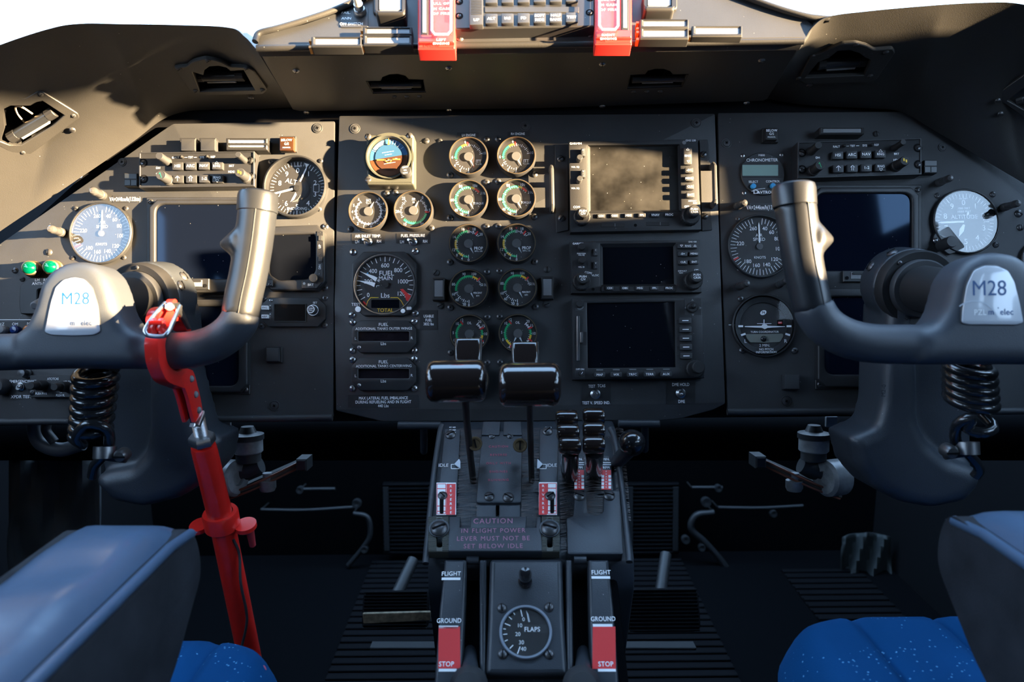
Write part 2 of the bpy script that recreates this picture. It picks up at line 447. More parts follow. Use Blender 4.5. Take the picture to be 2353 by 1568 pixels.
for nm, fr, sg, k in (('wall_right', RW, 1, 1), ('wall_left', LW, -1, 3)):
    op_ = RIGHTOPEN if sg > 0 else OPEN
    o = [(a * sg, b) for a, b in [(-1.3, -1.1), (2.7, -1.1), (2.7, 1.3), (-.55, 1.3)] + op_[1:-1][::-1] + [(-1.3, .36)]]; h = [(a * sg, b) for a, b in op_]; c = [(a * sg, b) for a, b in CABIN]
    struct(nm, MB().plate(o, -.03, 0, LINER, holes=[c], bottom=True), fr.M)
    b = MB(); b.poly(h, -.02, WINDOW); b.poly(c, -.02, WINDOW); struct('window_%d' % k, b, fr.M)
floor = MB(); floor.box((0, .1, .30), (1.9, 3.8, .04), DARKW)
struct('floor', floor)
b = MB(); b.box((0, -.45, 1.74), (1.9, 2.1, .04), LINER); struct('ceiling', b)
b = MB(); b.box((0, -1.62, 1.05), (1.9, .04, 1.6), LINER); struct('wall_back', b)
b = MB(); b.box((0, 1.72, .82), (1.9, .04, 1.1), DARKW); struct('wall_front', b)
wf = Frame(Vector((0, .9, 1.56)), Vector((1, 0, 0)), Vector((0, -.75, .42)))
b = MB(); b.plate([(-.86, -.62), (.86, -.62), (.86, .36), (-.86, .36)], 0, .004, WINDOW, bottom=True); struct('window_5', b, wf.M)

# ------------------------------------------------------------------ glareshield
ANN = Frame(W(1217, 100, .750), PX, W(1217, 0, .772) - W(1217, 100, .750))
g = T('glareshield', 'black padded glareshield hood arching over the whole instrument panel', 'glareshield', 1217, 105, ANN)
GI = g.M.inverted()
def addw(t, name, mb, M=None, label=None, parent=None, kind=None):
    I = t.M.inverted() if parent is None else (t.M @ parent.matrix_local).inverted()
    return link(name, mb, I @ (M or Matrix()), parent or t.root(), label, kind)
PCENT = smooth_path([W(588, 112, .752), W(562, 84, .752), W(525, 63, .750), W(400, 57, .748), W(280, 55, .745), W(190, 54, .745), W(120, 64, .745), W(0, 103, .75), W(-150, 165, .755), W(-330, 250, .76)], 12)
def pz(px, py, z): 
    u, v = PANEL.un(px, py, z); return PANEL.pt(u, v, z)
PBOT = smooth_path([pz(672, 247, -.006), pz(600, 250, -.006), pz(500, 252, -.006), pz(430, 256, -.004), pz(372, 276, -.002), pz(300, 330, .006), pz(150, 432, .01), pz(0, 532, .014), pz(-150, 640, .018), pz(-330, 770, .02)], 12)
PCR = smooth_path([W(1846, 96, .752), W(1868, 62, .752), W(1905, 38, .750), W(1990, 26, .748), W(2120, 14, .745), W(2250, 6, .745), W(2340, 8, .745), W(2440, 34, .75), W(2560, 80, .755), W(2760, 190, .76)], 12)
PBR = smooth_path([pz(1761, 227, -.004), pz(1840, 240, -.002), pz(1930, 246, -.002), pz(2010, 250, 0), pz(2072, 258, .002), pz(2150, 302, .006), pz(2300, 390, .01), pz(2400, 450, .014), pz(2560, 550, .018), pz(2760, 680, .02)], 12)
def wing(top, bot, holes, bulge):
    n = len(top); rows = 30; vs = []; fs = []
    fw = Vector((0, 1, 0)); upv = Vector((0, 0, 1))
    pre = [(.46, -.03), (.20, .0), (.06, .004), (.022, .004), (.006, .001)]
    for a, b in pre: vs += [p + fw * a + upv * b for p in top]
    for k in range(rows + 1):
        t = k / rows
        for i in range(n):
            p = top[i].lerp(bot[i], t); s_ = i / (n - 1)
            w = math.sin(math.pi * t) ** 1.0 * bulge * min(1, max(0, (s_ - .48) * 4))
            p = p + (fw * .9 + upv * .35) * w
            vs.append(p)
    tot = len(pre) + rows + 1
    hp = holes
    def inside(q, poly):
        c = False; x, y = q
        for i in range(len(poly)):
            x1, y1 = poly[i - 1]; x2, y2 = poly[i]
            if (y1 > y) != (y2 > y) and x < (x2 - x1) * (y - y1) / (y2 - y1) + x1: c = not c
        return c
    for r_ in range(tot - 1):
        for i in range(n - 1):
            q = (r_ * n + i, r_ * n + i + 1, (r_ + 1) * n + i + 1, (r_ + 1) * n + i)
            fs.append(q)
    return vs, fs, inside
def subdiv_wing(vs, fs, flip):
    b = MB(); b.add(vs, [f[::-1] if flip else f for f in fs], LEATH); return b
def lamp(px, py, plate, hole, tube, rad, screws, label, und, depth=.03, inset=.006, wire=None):
    """small reading lamp: mounting plate with a cut-out, recessed box and a swivel tube"""
    t = T('map_lamp', label, 'lamp', px, py, und, 'cockpit lamps under the glareshield')
    hp = t.poly(hole); 
    if plate:
        t.add('mounting_plate', MB().plate(rnd(t.poly(plate), 5 * t.k, 3), -.001, .003, LEATH, holes=[hp], bevel=.0008, bottom=True))
    b = MB()
    hb = offs(ccw(hp), -.0008)
    n = len(hb); vs = [(x, y, .0005) for x, y in hb] + [(x, y, -depth) for x, y in hb]
    b.add(vs, [(i, i + n, (i + 1) % n + n, (i + 1) % n) for i in range(n)], VOID); b.poly(hb, -depth, VOID)
    t.add('recess', b, 'dark recessed box')
    a, c = t.P(*tube[0], -inset), t.P(*tube[1], -inset); r = rad * t.k; d = (c - a)
    tb = MB(); tb.cyl(a + d * .16, c - d * .16, r * .92, GRIP, 20); lt = t.add('lamp_tube', tb)
    for p, q in ((a, a + d * .17), (c - d * .17, c)): t.add('end_cap', MB().cyl(p, q, r, BLACK, 24, bevel=r * .12, ribs=1), parent=lt)
    sl = MB(); m0 = (a + c) / 2; nn = Vector((-d.y, d.x, 0)).normalized()
    if nn.y > 0: nn = -nn
    q = [a + d * .2 + nn * r * .55, a + d * .2 + nn * r * 1.0, c - d * .2 + nn * r * 1.0, c - d * .2 + nn * r * .55]
    for z in (r * .55,): sl.plate([(v.x, v.y) for v in q], -inset, -inset + r * .9, LAMPW, bevel=.0005)
    t.add('lens_slot', sl, 'pale slotted lens', parent=lt)
    pv = MB(); pv.cyl(m0 + nn * r * .4 - Vector((0, 0, .002)), m0 + nn * r * 1.9 - Vector((0, 0, .008)), r * .3, BLACK, 10); t.add('pivot', pv)
    if wire:
        w = MB(); w.tube(smooth_path([t.P(x, y, z) for x, y, z in wire], 6), .0011, CREAM, 8); t.add('wire', w, 'pale lamp wire')
    for x, y in screws: screw(t, x, y, 6, 'p', z=.003 if plate else 0, rot=.6)
    return t
wl = wing(PCENT, PBOT, [], .045); wr = wing(PCR, PBR, [], .04)
def cut(wd, flip, holes):
    vs, fs, inside = wd; keep = []
    for f in fs:
        c = sum((vs[i] for i in f), Vector()) / len(f); p = proj(c)
        if any(inside(p, h) for h in holes): continue
        keep.append(f)
    b = MB(); b.add(vs, [q[::-1] if flip else q for q in keep], LEATH); return b
HL1 = [(443, 160), (468, 168), (470, 157), (482, 148), (502, 146), (520, 150), (530, 158), (560, 156), (586, 202), (460, 206)]
HL2 = [(8, 248), (25, 240), (70, 240), (84, 232), (98, 229), (148, 262), (125, 283), (50, 330), (22, 330), (2, 322), (12, 290)]
HR1 = [(1880, 138), (1905, 128), (1925, 112), (1950, 110), (1975, 118), (1988, 128), (2000, 133), (1985, 168), (1850, 174)]
grow = lambda h, s: [(sum(p[0] for p in h) / len(h) + (x - sum(p[0] for p in h) / len(h)) * s, sum(p[1] for p in h) / len(h) + (y - sum(p[1] for p in h) / len(h)) * s) for x, y in h]
addw(g, 'coaming_pad', cut(wl, False, [grow(HL1, 1.06), grow(HL2, 1.06)]), label='side padding curving down to the panel')
addw(g, 'coaming_pad', cut(wr, True, [grow(HR1, 1.06)]), label='side padding curving down to the panel')
BV = [BVHTree.FromPolygons([tuple(v) for v in wd[0]], [tuple(f) for f in wd[1]]) for wd in (wl, wr)]
def hit(px, py, k):
    h = BV[k].ray_cast(CAM, ray(px, py).normalized()); return h[0]
def wframe(px, py, k, dx=26, dy=18):
    o, a, b_, c, d = hit(px, py, k), hit(px + dx, py, k), hit(px, py - dy, k), hit(px - dx, py, k), hit(px, py + dy, k)
    x = a - c; y = b_ - d; f = Frame(o, x, y)
    if f.n.dot(CAM - o) < 0: f = Frame(o, x, -y)
    f.o = o + f.n * .003; f.M.translation = f.o; f.I = f.M.inverted(); return f
# central underside with two cut-outs
UP = [W(592, 116, .752), W(1844, 98, .752), W(1217, 238, .905)]
UND = Frame(W(1217, 108, .752), UP[1] - UP[0], (UP[0] + UP[1]) / 2 - UP[2])
tu = T('x', 'x', 'x', 1217, 180, UND)
HC1 = [(843, 187), (876, 187), (880, 178), (896, 172), (914, 171), (930, 175), (938, 183), (972, 184), (977, 211), (858, 214)]
HC2 = [(1450, 173), (1484, 171), (1490, 163), (1505, 159), (1524, 159), (1538, 164), (1545, 172), (1580, 171), (1566, 198), (1443, 203)]
ub = MB().plate(tu.poly([(590, 112), (1846, 94), (1845, 97), (1763, 228), (1755, 232), (1217, 250), (690, 256), (672, 252)]), -.004, 0, LEATH, holes=[tu.poly(HC1), tu.poly(HC2)], bevel=.001, bottom=True)
un_o = addw(g, 'underside_panel', ub, tu.M)
for px, py in ((680, 162), (1031, 156), (1384, 147), (1750, 138), (704, 258), (1032, 253), (1384, 244), (1716, 236)):
    o = bpy.data.objects.new('screw', SCR['sl']); COL.objects.link(o); o.parent = un_o; o.location = tu.P(px, py, 0); o.scale = (7.5 * tu.k,) * 3; o.rotation_euler = (0, 0, random.uniform(.6, 2))
for px, py, w_, sg in ((906, 222, 1, 1), (935, 222, 1, 1), (964, 221, 1, 1), (1456, 211, 1, 1), (1486, 210, 1, 1), (1517, 210, 1, 1)):
    o = bpy.data.objects.new('screw', SCR['p']); COL.objects.link(o); o.parent = un_o; o.location = tu.P(px, py, 0); o.scale = (6 * tu.k,) * 3
lamp(910, 192, None, HC1, [(852, 194), (968, 193)], 9, [], 'map lamp in the plain cut-out of the hood underside, below the left fire handle', UND, inset=.004)
lamp(1510, 182, None, HC2, [(1452, 182), (1572, 179)], 9, [], 'map lamp in the plain cut-out of the hood underside, below the right fire handle', UND, inset=.004)
F1 = wframe(515, 180, 0, 45, 26)
lamp(515, 180, [(400, 150), (430, 148), (438, 140), (446, 136), (470, 130), (492, 132), (510, 138), (528, 148), (570, 150), (585, 158), (615, 202), (605, 212), (470, 214), (440, 206)], HL1,
     [(450, 176), (562, 174)], 12, [(411, 158), (478, 139), (566, 157), (603, 206), (450, 209)], 'map lamp in the screwed plate on the shaded left part of the hood', F1, inset=.008)
F2 = wframe(90, 280, 0, 70, 55)
lamp(80, 280, [(-40, 228), (0, 221), (60, 222), (86, 206), (98, 207), (180, 258), (183, 268), (70, 352), (52, 358), (38, 354), (-60, 300)], HL2,
     [(22, 318), (126, 256)], 15, [(94, 217), (169, 266), (53, 351), (2, 240)], 'sunlit map lamp in the screwed plate at the far left of the hood', F2, depth=.045, inset=.004,
     wire=[(55, 280, -.02), (40, 262, -.012), (36, 246, -.006), (50, 246, -.006), (75, 262, -.014)])
F3 = wframe(1940, 145, 1)
lamp(1940, 145, [(1862, 124), (1885, 118), (1910, 106), (1935, 96), (1965, 94), (1990, 100), (2008, 110), (2050, 107), (2056, 116), (2012, 180), (2000, 184), (1850, 188), (1834, 178)], HR1,
     [(1878, 148), (1990, 140)], 13, [(1867, 129), (1967, 103), (2036, 120), (1835, 180), (2000, 174)], 'map lamp in the screwed plate on the right part of the hood', F3, inset=.008)
for t_, px, py in ((0, 168, 296), (0, 577, 219), (1, 1860, 190), (1, 2290, 229), (1, 2296, 260)):
    q = hit(px, py, t_); f_ = wframe(px, py, t_, 12, 12)
    o = bpy.data.objects.new('screw', SCR['s']); COL.objects.link(o); o.parent = g.root(); o.matrix_local = GI @ f_.M @ Matrix.Scale(.0035, 4)
F4 = wframe(2380, 225, 1, 40, 40)
lamp(2375, 225, [(2278, 222), (2360, 164), (2460, 150), (2480, 250), (2400, 300), (2310, 236)], [(2316, 228), (2365, 190), (2440, 180), (2450, 240), (2400, 276)],
     [(2335, 232), (2440, 200)], 15, [(2290, 229), (2390, 170), (2400, 292)], 'map lamp cut by the right edge of the photo', F4, inset=.006)
# annunciator face and its hood rim
ta = T('x', 'x', 'x', 1217, 50, ANN)
face = [(589, 110), (598, 82), (700, 56), (770, 32), (860, -6), (1000, -70), (1480, -70), (1640, -26), (1720, 2), (1800, 32), (1852, 46), (1872, 60), (1846, 95)]
addw(g, 'face_panel', MB().plate(ta.poly(face), -.012, 0, PAINT, bottom=True), ta.M)
rim = smooth_path([ta.P(x, y, .004) for x, y in ((586, 96), (596, 76), (640, 64), (700, 46), (770, 22), (850, -14), (1000, -76), (1217, -100), (1480, -82), (1650, -30), (1722, -4), (1790, 20), (1850, 37), (1885, 42), (1905, 44))], 8)
addw(g, 'hood_rim', MB().tube(rim, .0032, LEATH, 14), ta.M)
hb = MB(); n_ = len(rim); back = [(ta.M @ p) for p in rim]
hb.add(back + [p + Vector((0, .42, -.02)) for p in back], [(i, i + 1, n_ + i + 1, n_ + i) for i in range(n_ - 1)], LEATH); addw(g, 'hood_skin', hb)
lipb = MB(); lipb.tube([ta.P(590, 111, .0), ta.P(1217, 103, .0), ta.P(1846, 95, .0)], .0034, LEATH, 12); addw(g, 'front_lip', lipb, ta.M)
# --- things on the annunciator face
AF = ANN
def bar_light(name, label, x0, y0, x1, y1, fr=None, clip=True, h=.011, group='annunciator bar lights', lm=None):
    t = T(name, label, 'warning light', (x0 + x1) / 2, (y0 + y1) / 2, fr or AF, group)
    o = t.rect(x0, y0, x1, y1, 2, h); w = (x1 - x0); k = (y1 - y0)
    i_ = t.rect(x0 + 8, y0 + k * .16, x1 - 6, y1 - k * .28, 1, h)
    t.add('housing', MB().plate(o, 0, h, BLACK, bevel=.0012, holes=[i_], bottom=True))
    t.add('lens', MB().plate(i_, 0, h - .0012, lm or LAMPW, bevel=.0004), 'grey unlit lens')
    if clip:
        for yy in (y0 + k * .12, y1 - k * .25): t.add('clip', MB().plate(t.rect(x0 - 7, yy, x0 - 1, yy + k * .2, 0, h), 0, h * .8, ORANGE, bottom=True), 'orange clip')
    return t
bar_light('annunciator_light', 'single grey bar light leftmost in the bottom row of the top panel', 715, 83, 831, 107)
bar_light('annunciator_light', 'upper of the two stacked bar lights left of the LEFT ENGINE fire handle', 834, 61, 947, 80)
bar_light('annunciator_light', 'lower of the two stacked bar lights left of the LEFT ENGINE fire handle', 834, 80, 947, 104)
bar_light('annunciator_light', 'upper of the two stacked bar lights right of the RIGHT ENGINE fire handle', 1470, 43, 1583, 64)
bar_light('annunciator_light', 'lower of the two stacked bar lights right of the RIGHT ENGINE fire handle', 1470, 64, 1583, 89)
bar_light('annunciator_light', 'single bar light rightmost in the bottom row of the top panel', 1590, 58, 1706, 83)
def master(label, x0, y0, x1, y1):
    t = T('master_caution_light', label, 'warning light', (x0 + x1) / 2, (y0 + y1) / 2, AF, 'square warning lights')
    h = .018; o = t.rect(x0, y0, x1, y1, 8, h, 5); i_ = t.rect(x0 + 7, y0 + 3, x1 - 7, y1 - 10, 4, h)
    t.add('housing', MB().plate(o, 0, h, BLACK, bevel=.003, steps=3, holes=[i_], bottom=True))
    b = MB().plate(i_, 0, h - .001, LAMPW, bevel=.001); c = t.L((x0 + x1) / 2, y0 + 12, h)
    b.text('MASTER', *c, h + .0002, 4 * t.k, KEYM); t.add('lens', b, 'pale frosted cap')
    t.add('flange', MB().plate(t.rect(x0 - 4, y0 - 4, x1 + 4, y1 + 4, 9, 0, 5), 0, .003, BLACK, bevel=.001))
master('square warning light with a pale cap left of the LEFT ENGINE fire handle', 862, -24, 931, 32)
master('square warning light with a pale cap right of the RIGHT ENGINE fire handle', 1480, -30, 1551, 22)
t = T('push_button', 'cream push button beside the FAIL ANN OFF SWITCH placard', 'button', 824, 27, AF)
c = t.L(828, 30); b = MB().plate(t.rect(782, 18, 846, 63, 3), 0, .0008, PAINT2, bevel=.0003)
b.plate(t.rect(783, 50, 833, 64, 3), 0, .001, KEYM)
b.text('FAIL.', *t.L(785, 31), .0011, 7 * t.k, WHITE, 'L'); b.text('ANN', *t.L(785, 44), .0011, 7 * t.k, WHITE, 'L'); b.text('OFF SWITCH', *t.L(808, 57), .0013, 7.5 * t.k, WHITE, sx=.8, bold=1)
t.add('placard', b, 'FAIL ANN OFF SWITCH placard')
b = MB().lathe([(15 * t.k, 0), (15 * t.k, .004), (12 * t.k, .006), (10.5 * t.k, .006), (10.5 * t.k, .012), (0, .012)], STEEL, (*c, 0), 24); t.add('bushing', b)
t.add('plunger', MB().lathe([(8.6 * t.k, .008), (8.6 * t.k, .020), (7.6 * t.k, .0215), (0, .022)], CREAM, (*c, 0), 24), 'cream plunger')
# fire handles
CLEAR = glass('clear plastic', dust=.006, tint=(1, .95, .94), refl=.7)
def fire(name, label, x0, x1, y1, side, lines, sub):
    t = T('fire_handle', label, 'fire handle', (x0 + x1) / 2, 40, AF, 'engine fire handles'); h = .016
    s0, s1 = (x0 + 7, x0 + 24) if side < 0 else (x1 - 24, x1 - 7)
    b = MB(); body = t.rect(x0, -70, x1, y1, 2, h); 
    w0, w1 = (x0 + 30, x1 - 8) if side < 0 else (x0 + 8, x1 - 30)
    b.plate(body, 0, h, REDF, bevel=.0015, bottom=True)
    b.plate(t.rect(x0 + 2, y1 - 26, x1 - 2, y1 - 8, 1, h), h, h + .004, REDF, bevel=.001)
    for i, s_ in enumerate(sub): b.text(s_, *t.L((w0 + w1) / 2, y1 - 21 + 8.5 * i, h + .0045), h + .0043, 6 * t.k, WHITE, bold=1, gap=.08)
    t.add('body', b, 'red housing')
    b = MB().plate(t.rect(s0, -70, s1, y1 - 31, 1, h + .004), h, h + .004, BLACK, bevel=.0008)
    b.plate(t.rect(s0 + 4, -66, s1 - 4, y1 - 36, 1, h + .004), h + .004, h + .0046, LAMPW); t.add('lens', b, 'grey strip lens')
    hh = h + .010
    b = MB().plate(t.rect(w0, -70, w1, y1 - 31, 3, h), h, h + .001, REDF); 
    for i, s_ in enumerate(lines): b.text(s_, *t.L((w0 + w1) / 2, i, h + .002) if False else t.L((w0 + w1) / 2, lines[s_], h + .002), h + .0014, 6.3 * t.k, WHITE, bold=1, gap=.09)
    t.add('handle', b, 'red pull handle with white lettering')
    t.add('cover', MB().plate(t.oct(w0, -70, w1, y1 - 31, 8, hh), h + .001, hh, CLEAR, bevel=.002, bottom=True), 'clear plastic cover')
    e = MB().tube([t.P(w0 + 2, -70, hh), t.P(w0 + 2, y1 - 42, hh), t.P(w0 + 9, y1 - 33, hh), t.P(w1 - 9, y1 - 33, hh), t.P(w1 - 2, y1 - 42, hh), t.P(w1 - 2, -70, hh)], .0012, WHITE, 8)
    t.add('cover_edge', e, 'bright edge of the clear cover')
fire('f', 'red fire handle lettered LEFT ENGINE on the top panel', 960, 1046, 112, -1, {'PULL OFF': 7, 'IN CASE': 19, 'OF FIRE': 30}, ('LEFT', 'ENGINE'))
fire('f', 'red fire handle lettered RIGHT ENGINE on the top panel', 1367, 1452, 101, 1, {'PULL OFF': -2, 'IN CASE': 10, 'OF FIRE': 21}, ('RIGHT', 'ENGINE'))
# autopilot controller
t = T('autopilot_controller', 'black mode controller with a row of keys from ALT to TEST between the fire handles', 'controller', 1206, 30, AF)
h = .014
b = MB().plate(t.poly([(1043, 66), (1366, 60), (1366, -60), (1043, -60)], h), 0, h, PAINT2, bevel=.001, bottom=True); t.add('case', b)
def key(t, x0, y0, x1, y1, s, z, h, r=2, th=6, m=None, tm=None, bold=1, name='key', rows=None, sx=1.0, dx=0, dy=0, par=None):
    b = MB().plate(t.rect(x0, y0, x1, y1, r, z + h, 2), z, z + h, m or KEYM, bevel=min(.0008, h * .4), steps=2)
    ls = rows or ([s] if s else [])
    for i, q in enumerate(ls):
        b.text(q, *t.L((x0 + x1) / 2 + dx, (y0 + y1) / 2 + dy + (i - (len(ls) - 1) / 2) * th * 1.45, z + h), z + h + .00012, th * t.k, tm or WHITE, sx=sx, bold=bold)
    return t.add(name, b, parent=par)
for x, s_ in ((1113, 'ALT'), (1150, 'IAS'), (1187, 'FD'), (1224, ('SOFT', 'RIDE')), (1261, ('HALF', 'BANK')), (1298, 'TEST')):
    y0 = 27 - (x - 1113) * .018 + 4
    key(t, x + 2, y0, x + 30, y0 + 23, None, h, .004, th=7 if isinstance(s_, str) else 6.6, rows=[s_] if isinstance(s_, str) else s_, sx=.95)
    key(t, x + 2, y0 - 49, x + 30, y0 - 24, None, h, .004)
key(t, 1079, -20, 1110, 57, 'UP', h, .006, th=7, dy=27)
b = MB()
for i in range(14): b.box((*t.L(1094.5, -15 + 3.6 * i, h + .006), h + .0062), (24 * t.k, 1.6 * t.k, .0006), PAINT2)
o = t.add('ribbed_wheel', b, 'ribbed pitch wheel')
b = MB().plate(t.rect(1114, 17, 1330, 30, 2, h), h, h + .0012, KEYM, bevel=.0004); t.add('strip', b)
for x, y in ((1055, 4), (1055, 37), (1355, -4), (1355, 29)):
    o = MB().lathe([(9 * t.k, h + .0004), (9 * t.k, h - .0), (0, h + .0002)], VOID, (*t.L(x, y, h), 0), 16); t.add('screw_hole_shade', o); screw(t, x, y, 5, 's', h)  # near-black disc painted in for the shaded hole around each screw
for x, y in ((1057, 89), (1357, 80)): screw(t, x, y, 8, 's')
# ------------------------------------------------------------------ instrument panels
bk = MB(); bk.plate([PANEL.un(x, y) for x, y in ((350, 240), (1217, 225), (2090, 215), (2700, 600), (2700, 950), (-330, 980), (-330, 770), (0, 560))], -.03, -.012, VOID, bottom=True)  # added near-black sheet: shade for the gaps, hides sky above the panels
props(link('gap_shade_sheet', bk, PANEL.M), 'black sheet added to give the gaps between the three instrument panels their shade', 'backing')
def panel(name, label, px, py, pts, screws, r=4):
    t = T(name, label, 'instrument panel', px, py)
    t.add('sheet', MB().plate(rnd(t.poly(pts), r * t.k, 3), -.006, 0, PAINT, bevel=.0012, steps=2, bottom=True))
    for s_ in screws:
        x, y, k = s_[:3]; screw(t, x, y, s_[3] if len(s_) > 3 else (12 if k == 'c' else 7), k, rot=s_[4] if len(s_) > 4 else None)
    return t
PL = panel('instrument_panel', 'sloping-shouldered panel section behind the yoke with the red lock', 500, 600,
    [(398, 284), (769, 278), (765, 958), (-330, 972), (-330, 790), (0, 560), (382, 294)],
    [(730, 295, 'c'), (631, 933, 'c'), (281, 373, 'c', 10), (113, 580, 's', 8, 1.57), (35, 622, 's', 7, .3), (175, 480, 'p', 6)])
PC = panel('instrument_panel', 'middle panel section carrying all the round engine gauges', 1217, 600,
    [(779, 266), (1643, 261), (1667, 928), (1640, 942), (1565, 962), (1520, 966), (880, 969), (832, 958), (772, 944), (768, 700)],
    [(816, 296, 'c'), (1207, 290, 'c'), (1600, 283, 'c'), (980, 324, 'p', 7), (1011, 324, 'p', 6), (1001, 627, 'p', 8), (1012, 703, 'p', 8), (1257, 620, 'p', 8, 1.5), (1256, 700, 'p', 8)])
PR = panel('instrument_panel', 'sloping-shouldered panel section behind the yoke without the lock', 1960, 600,
    [(1650, 259), (2075, 256), (2353, 421), (2700, 640), (2700, 940), (1673, 944), (1654, 500)],
    [(1669, 329, 'c'), (2165, 339, 'c', 10), (1806, 922, 'c'), (2013, 308, 'p', 7), (2340, 491, 's', 9, -.5), (2344, 523, 's', 8, 1.57)])
for t, p, q in ((PL, (-330, 975), (764, 960)), (PR, (1671, 947), (2700, 944))):
    t.add('edge_rail', MB().tube([t.P(*p, .004), t.P(*q, .004)], .0042, PAINT, 12))
def placard(t, x0, y0, x1, y1, lines, bg=None, sx=.75, r=2, line=False):
    b = MB(); b.plate(t.rect(x0, y0, x1, y1, r), 0, .0005, bg or PAINT2)
    for s_, x, y, th in lines: b.text(s_, *t.L(x, y), .0006, th * t.k, WHITE, sx=sx, bold=1)
    if line: b.frame_line(t.rect(x0, y0, x1, y1), .5 * t.k, .0006, KEYM)
    return t.add('placard', b)
placard(PL, 259, 450, 317, 466, [('VA=244km/h(132kts)', 288, 458, 9)], sx=.6)
placard(PR, 1722, 467, 1792, 486, [('VA=244km/h(132kts)', 1754, 477, 9.5)], sx=.62)
placard(PC, 1050, 305, 1100, 316, [('LH ENGINE', 1077, 311, 5.5)]); placard(PC, 1166, 303, 1216, 314, [('RH ENGINE', 1190, 308, 5.5)])
placard(PC, 808, 538, 883, 560, [('AIR INLET TEMP.', 846, 543, 6.5), ('LH', 821, 556, 6.5), ('RH', 871, 555, 6.5)], sx=.82)
placard(PC, 911, 537, 988, 560, [('FUEL PRESSURE', 949, 542, 6.5), ('LH', 924, 556, 6.5), ('RH', 977, 555, 6.5)], sx=.82)
placard(PC, 965, 713, 1005, 758, [('USABLE', 985, 727, 6), ('FUEL', 985, 736, 6), ('3832 lbs', 985, 745, 6)], line=True)
placard(PC, 800, 908, 961, 937, [('MAX LATERAL FUEL IMBALANCE', 881, 915, 6.4), ('DURING REFUELING AND IN FLIGHT', 881, 924, 6.4), ('440 Lbs', 881, 933, 6.4)], sx=.78, line=True)
placard(PC, 1336, 881, 1403, 930, [('TEST', 1360, 888, 6.4), ('TCAS', 1382, 887, 6.4), ('TEST V. SPEED IND.', 1370, 926, 6.4)], line=True)
placard(PC, 1532, 878, 1597, 928, [('DME HOLD', 1564, 884, 6.8), ('DME', 1566, 923, 6.8)], line=True)
GREY = mat('needle hub', (.075, .077, .08), .5)
# ---- two-inch engine gauges
G2 = {
 'ITT': dict(arcs=[(GREEN, 262, 328), (YEL, 328, 352)], red=[357], nums=[('0', 180), ('2', 211), ('4', 238), ('6', 270), ('8', 349), ('10', 76)], ticks=(180, 255, 7, 3, 75, 9), cap=('ITT', '°C x 100'), need=[152]),
 'TQ': dict(arcs=[(GREEN, 180, 370), (YEL, 370, 388), (RED, 388, 414)], red=[], nums=[('0', 180), ('20', 205), ('40', 230), ('60', 270), ('80', 331), ('100', 24), ('110', 65)], ticks=(180, 370, 20, 0, 0, 0), cap=('TORQUE', '%'), need=[153]),
 'PROP': dict(arcs=[(GREEN, 180, 204), (YEL, 204, 228), (GREEN, 228, 246), (YEL, 246, 290), (GREEN, 290, 358)], red=[36], tri=[0], nums=[('0', 180), ('4', 204), ('8', 226), ('12', 249), ('14', 297), ('16', 340), ('18', 20), ('20', 52)], ticks=(180, 355, 20, 2, 50, 7), cap=('PROP', 'RPM x 100'), need=[153]),
 'RPM': dict(arcs=[(GREEN, 262, 377), (YEL, 377, 403)], red=[45], nums=[('0', 180), ('20', 197), ('40', 228), ('60', 252), ('80', 288), ('90', 342), ('100', 18), ('110', 75)], ticks=(180, 255, 9, 48, 75, 4), cap=('PERCENT', 'RPM'), need=[153]),
 'OIL': dict(arcs=[(YEL, 212, 242), (GREEN, 242, 322), (GREEN, 72, 96), (YEL, 96, 116)], red=[326, 66, 118, 210], nums=[('-4', 214), ('0', 248), ('5', 275), ('10', 311), ('12', 332), ('20', 40), ('15', 60), ('10', 90), ('5', 120), ('0', 148)], ticks=(38, 66, 8, 118, 150, 9), cap=('OIL', ''), need=[206, 154]),
 'IAT': dict(arcs=[], red=[], nums=[('0', 170), ('1', 197), ('2', 221), ('3', 246), ('4', 270), ('5', 294), ('6', 322), ('-.5', 37), ('-.4', 60), ('-.3', 84), ('-.2', 112), ('-.1', 138)], ticks=(37, 322, 72, 0, 0, 0), cap=('IAT', '°C x 10'), need=[30]),
 'FP': dict(arcs=[(GREEN, 104, 228)], red=[96], nums=[('0', 34), ('5', 88), ('10', 148), ('15', 212), ('20', 268), ('25', 322)], ticks=(34, 88, 9, 240, 322, 11), cap=('FP', 'PSI'), need=[28]),
 'FF': dict(arcs=[], red=[], nums=[('0', 180), ('1', 215), ('2', 250), ('3', 290), ('4', 330), ('5', 10), ('6', 50)], ticks=(180, 410, 30, 0, 0, 0), cap=('FF', 'LB/H'), need=[180]),
}
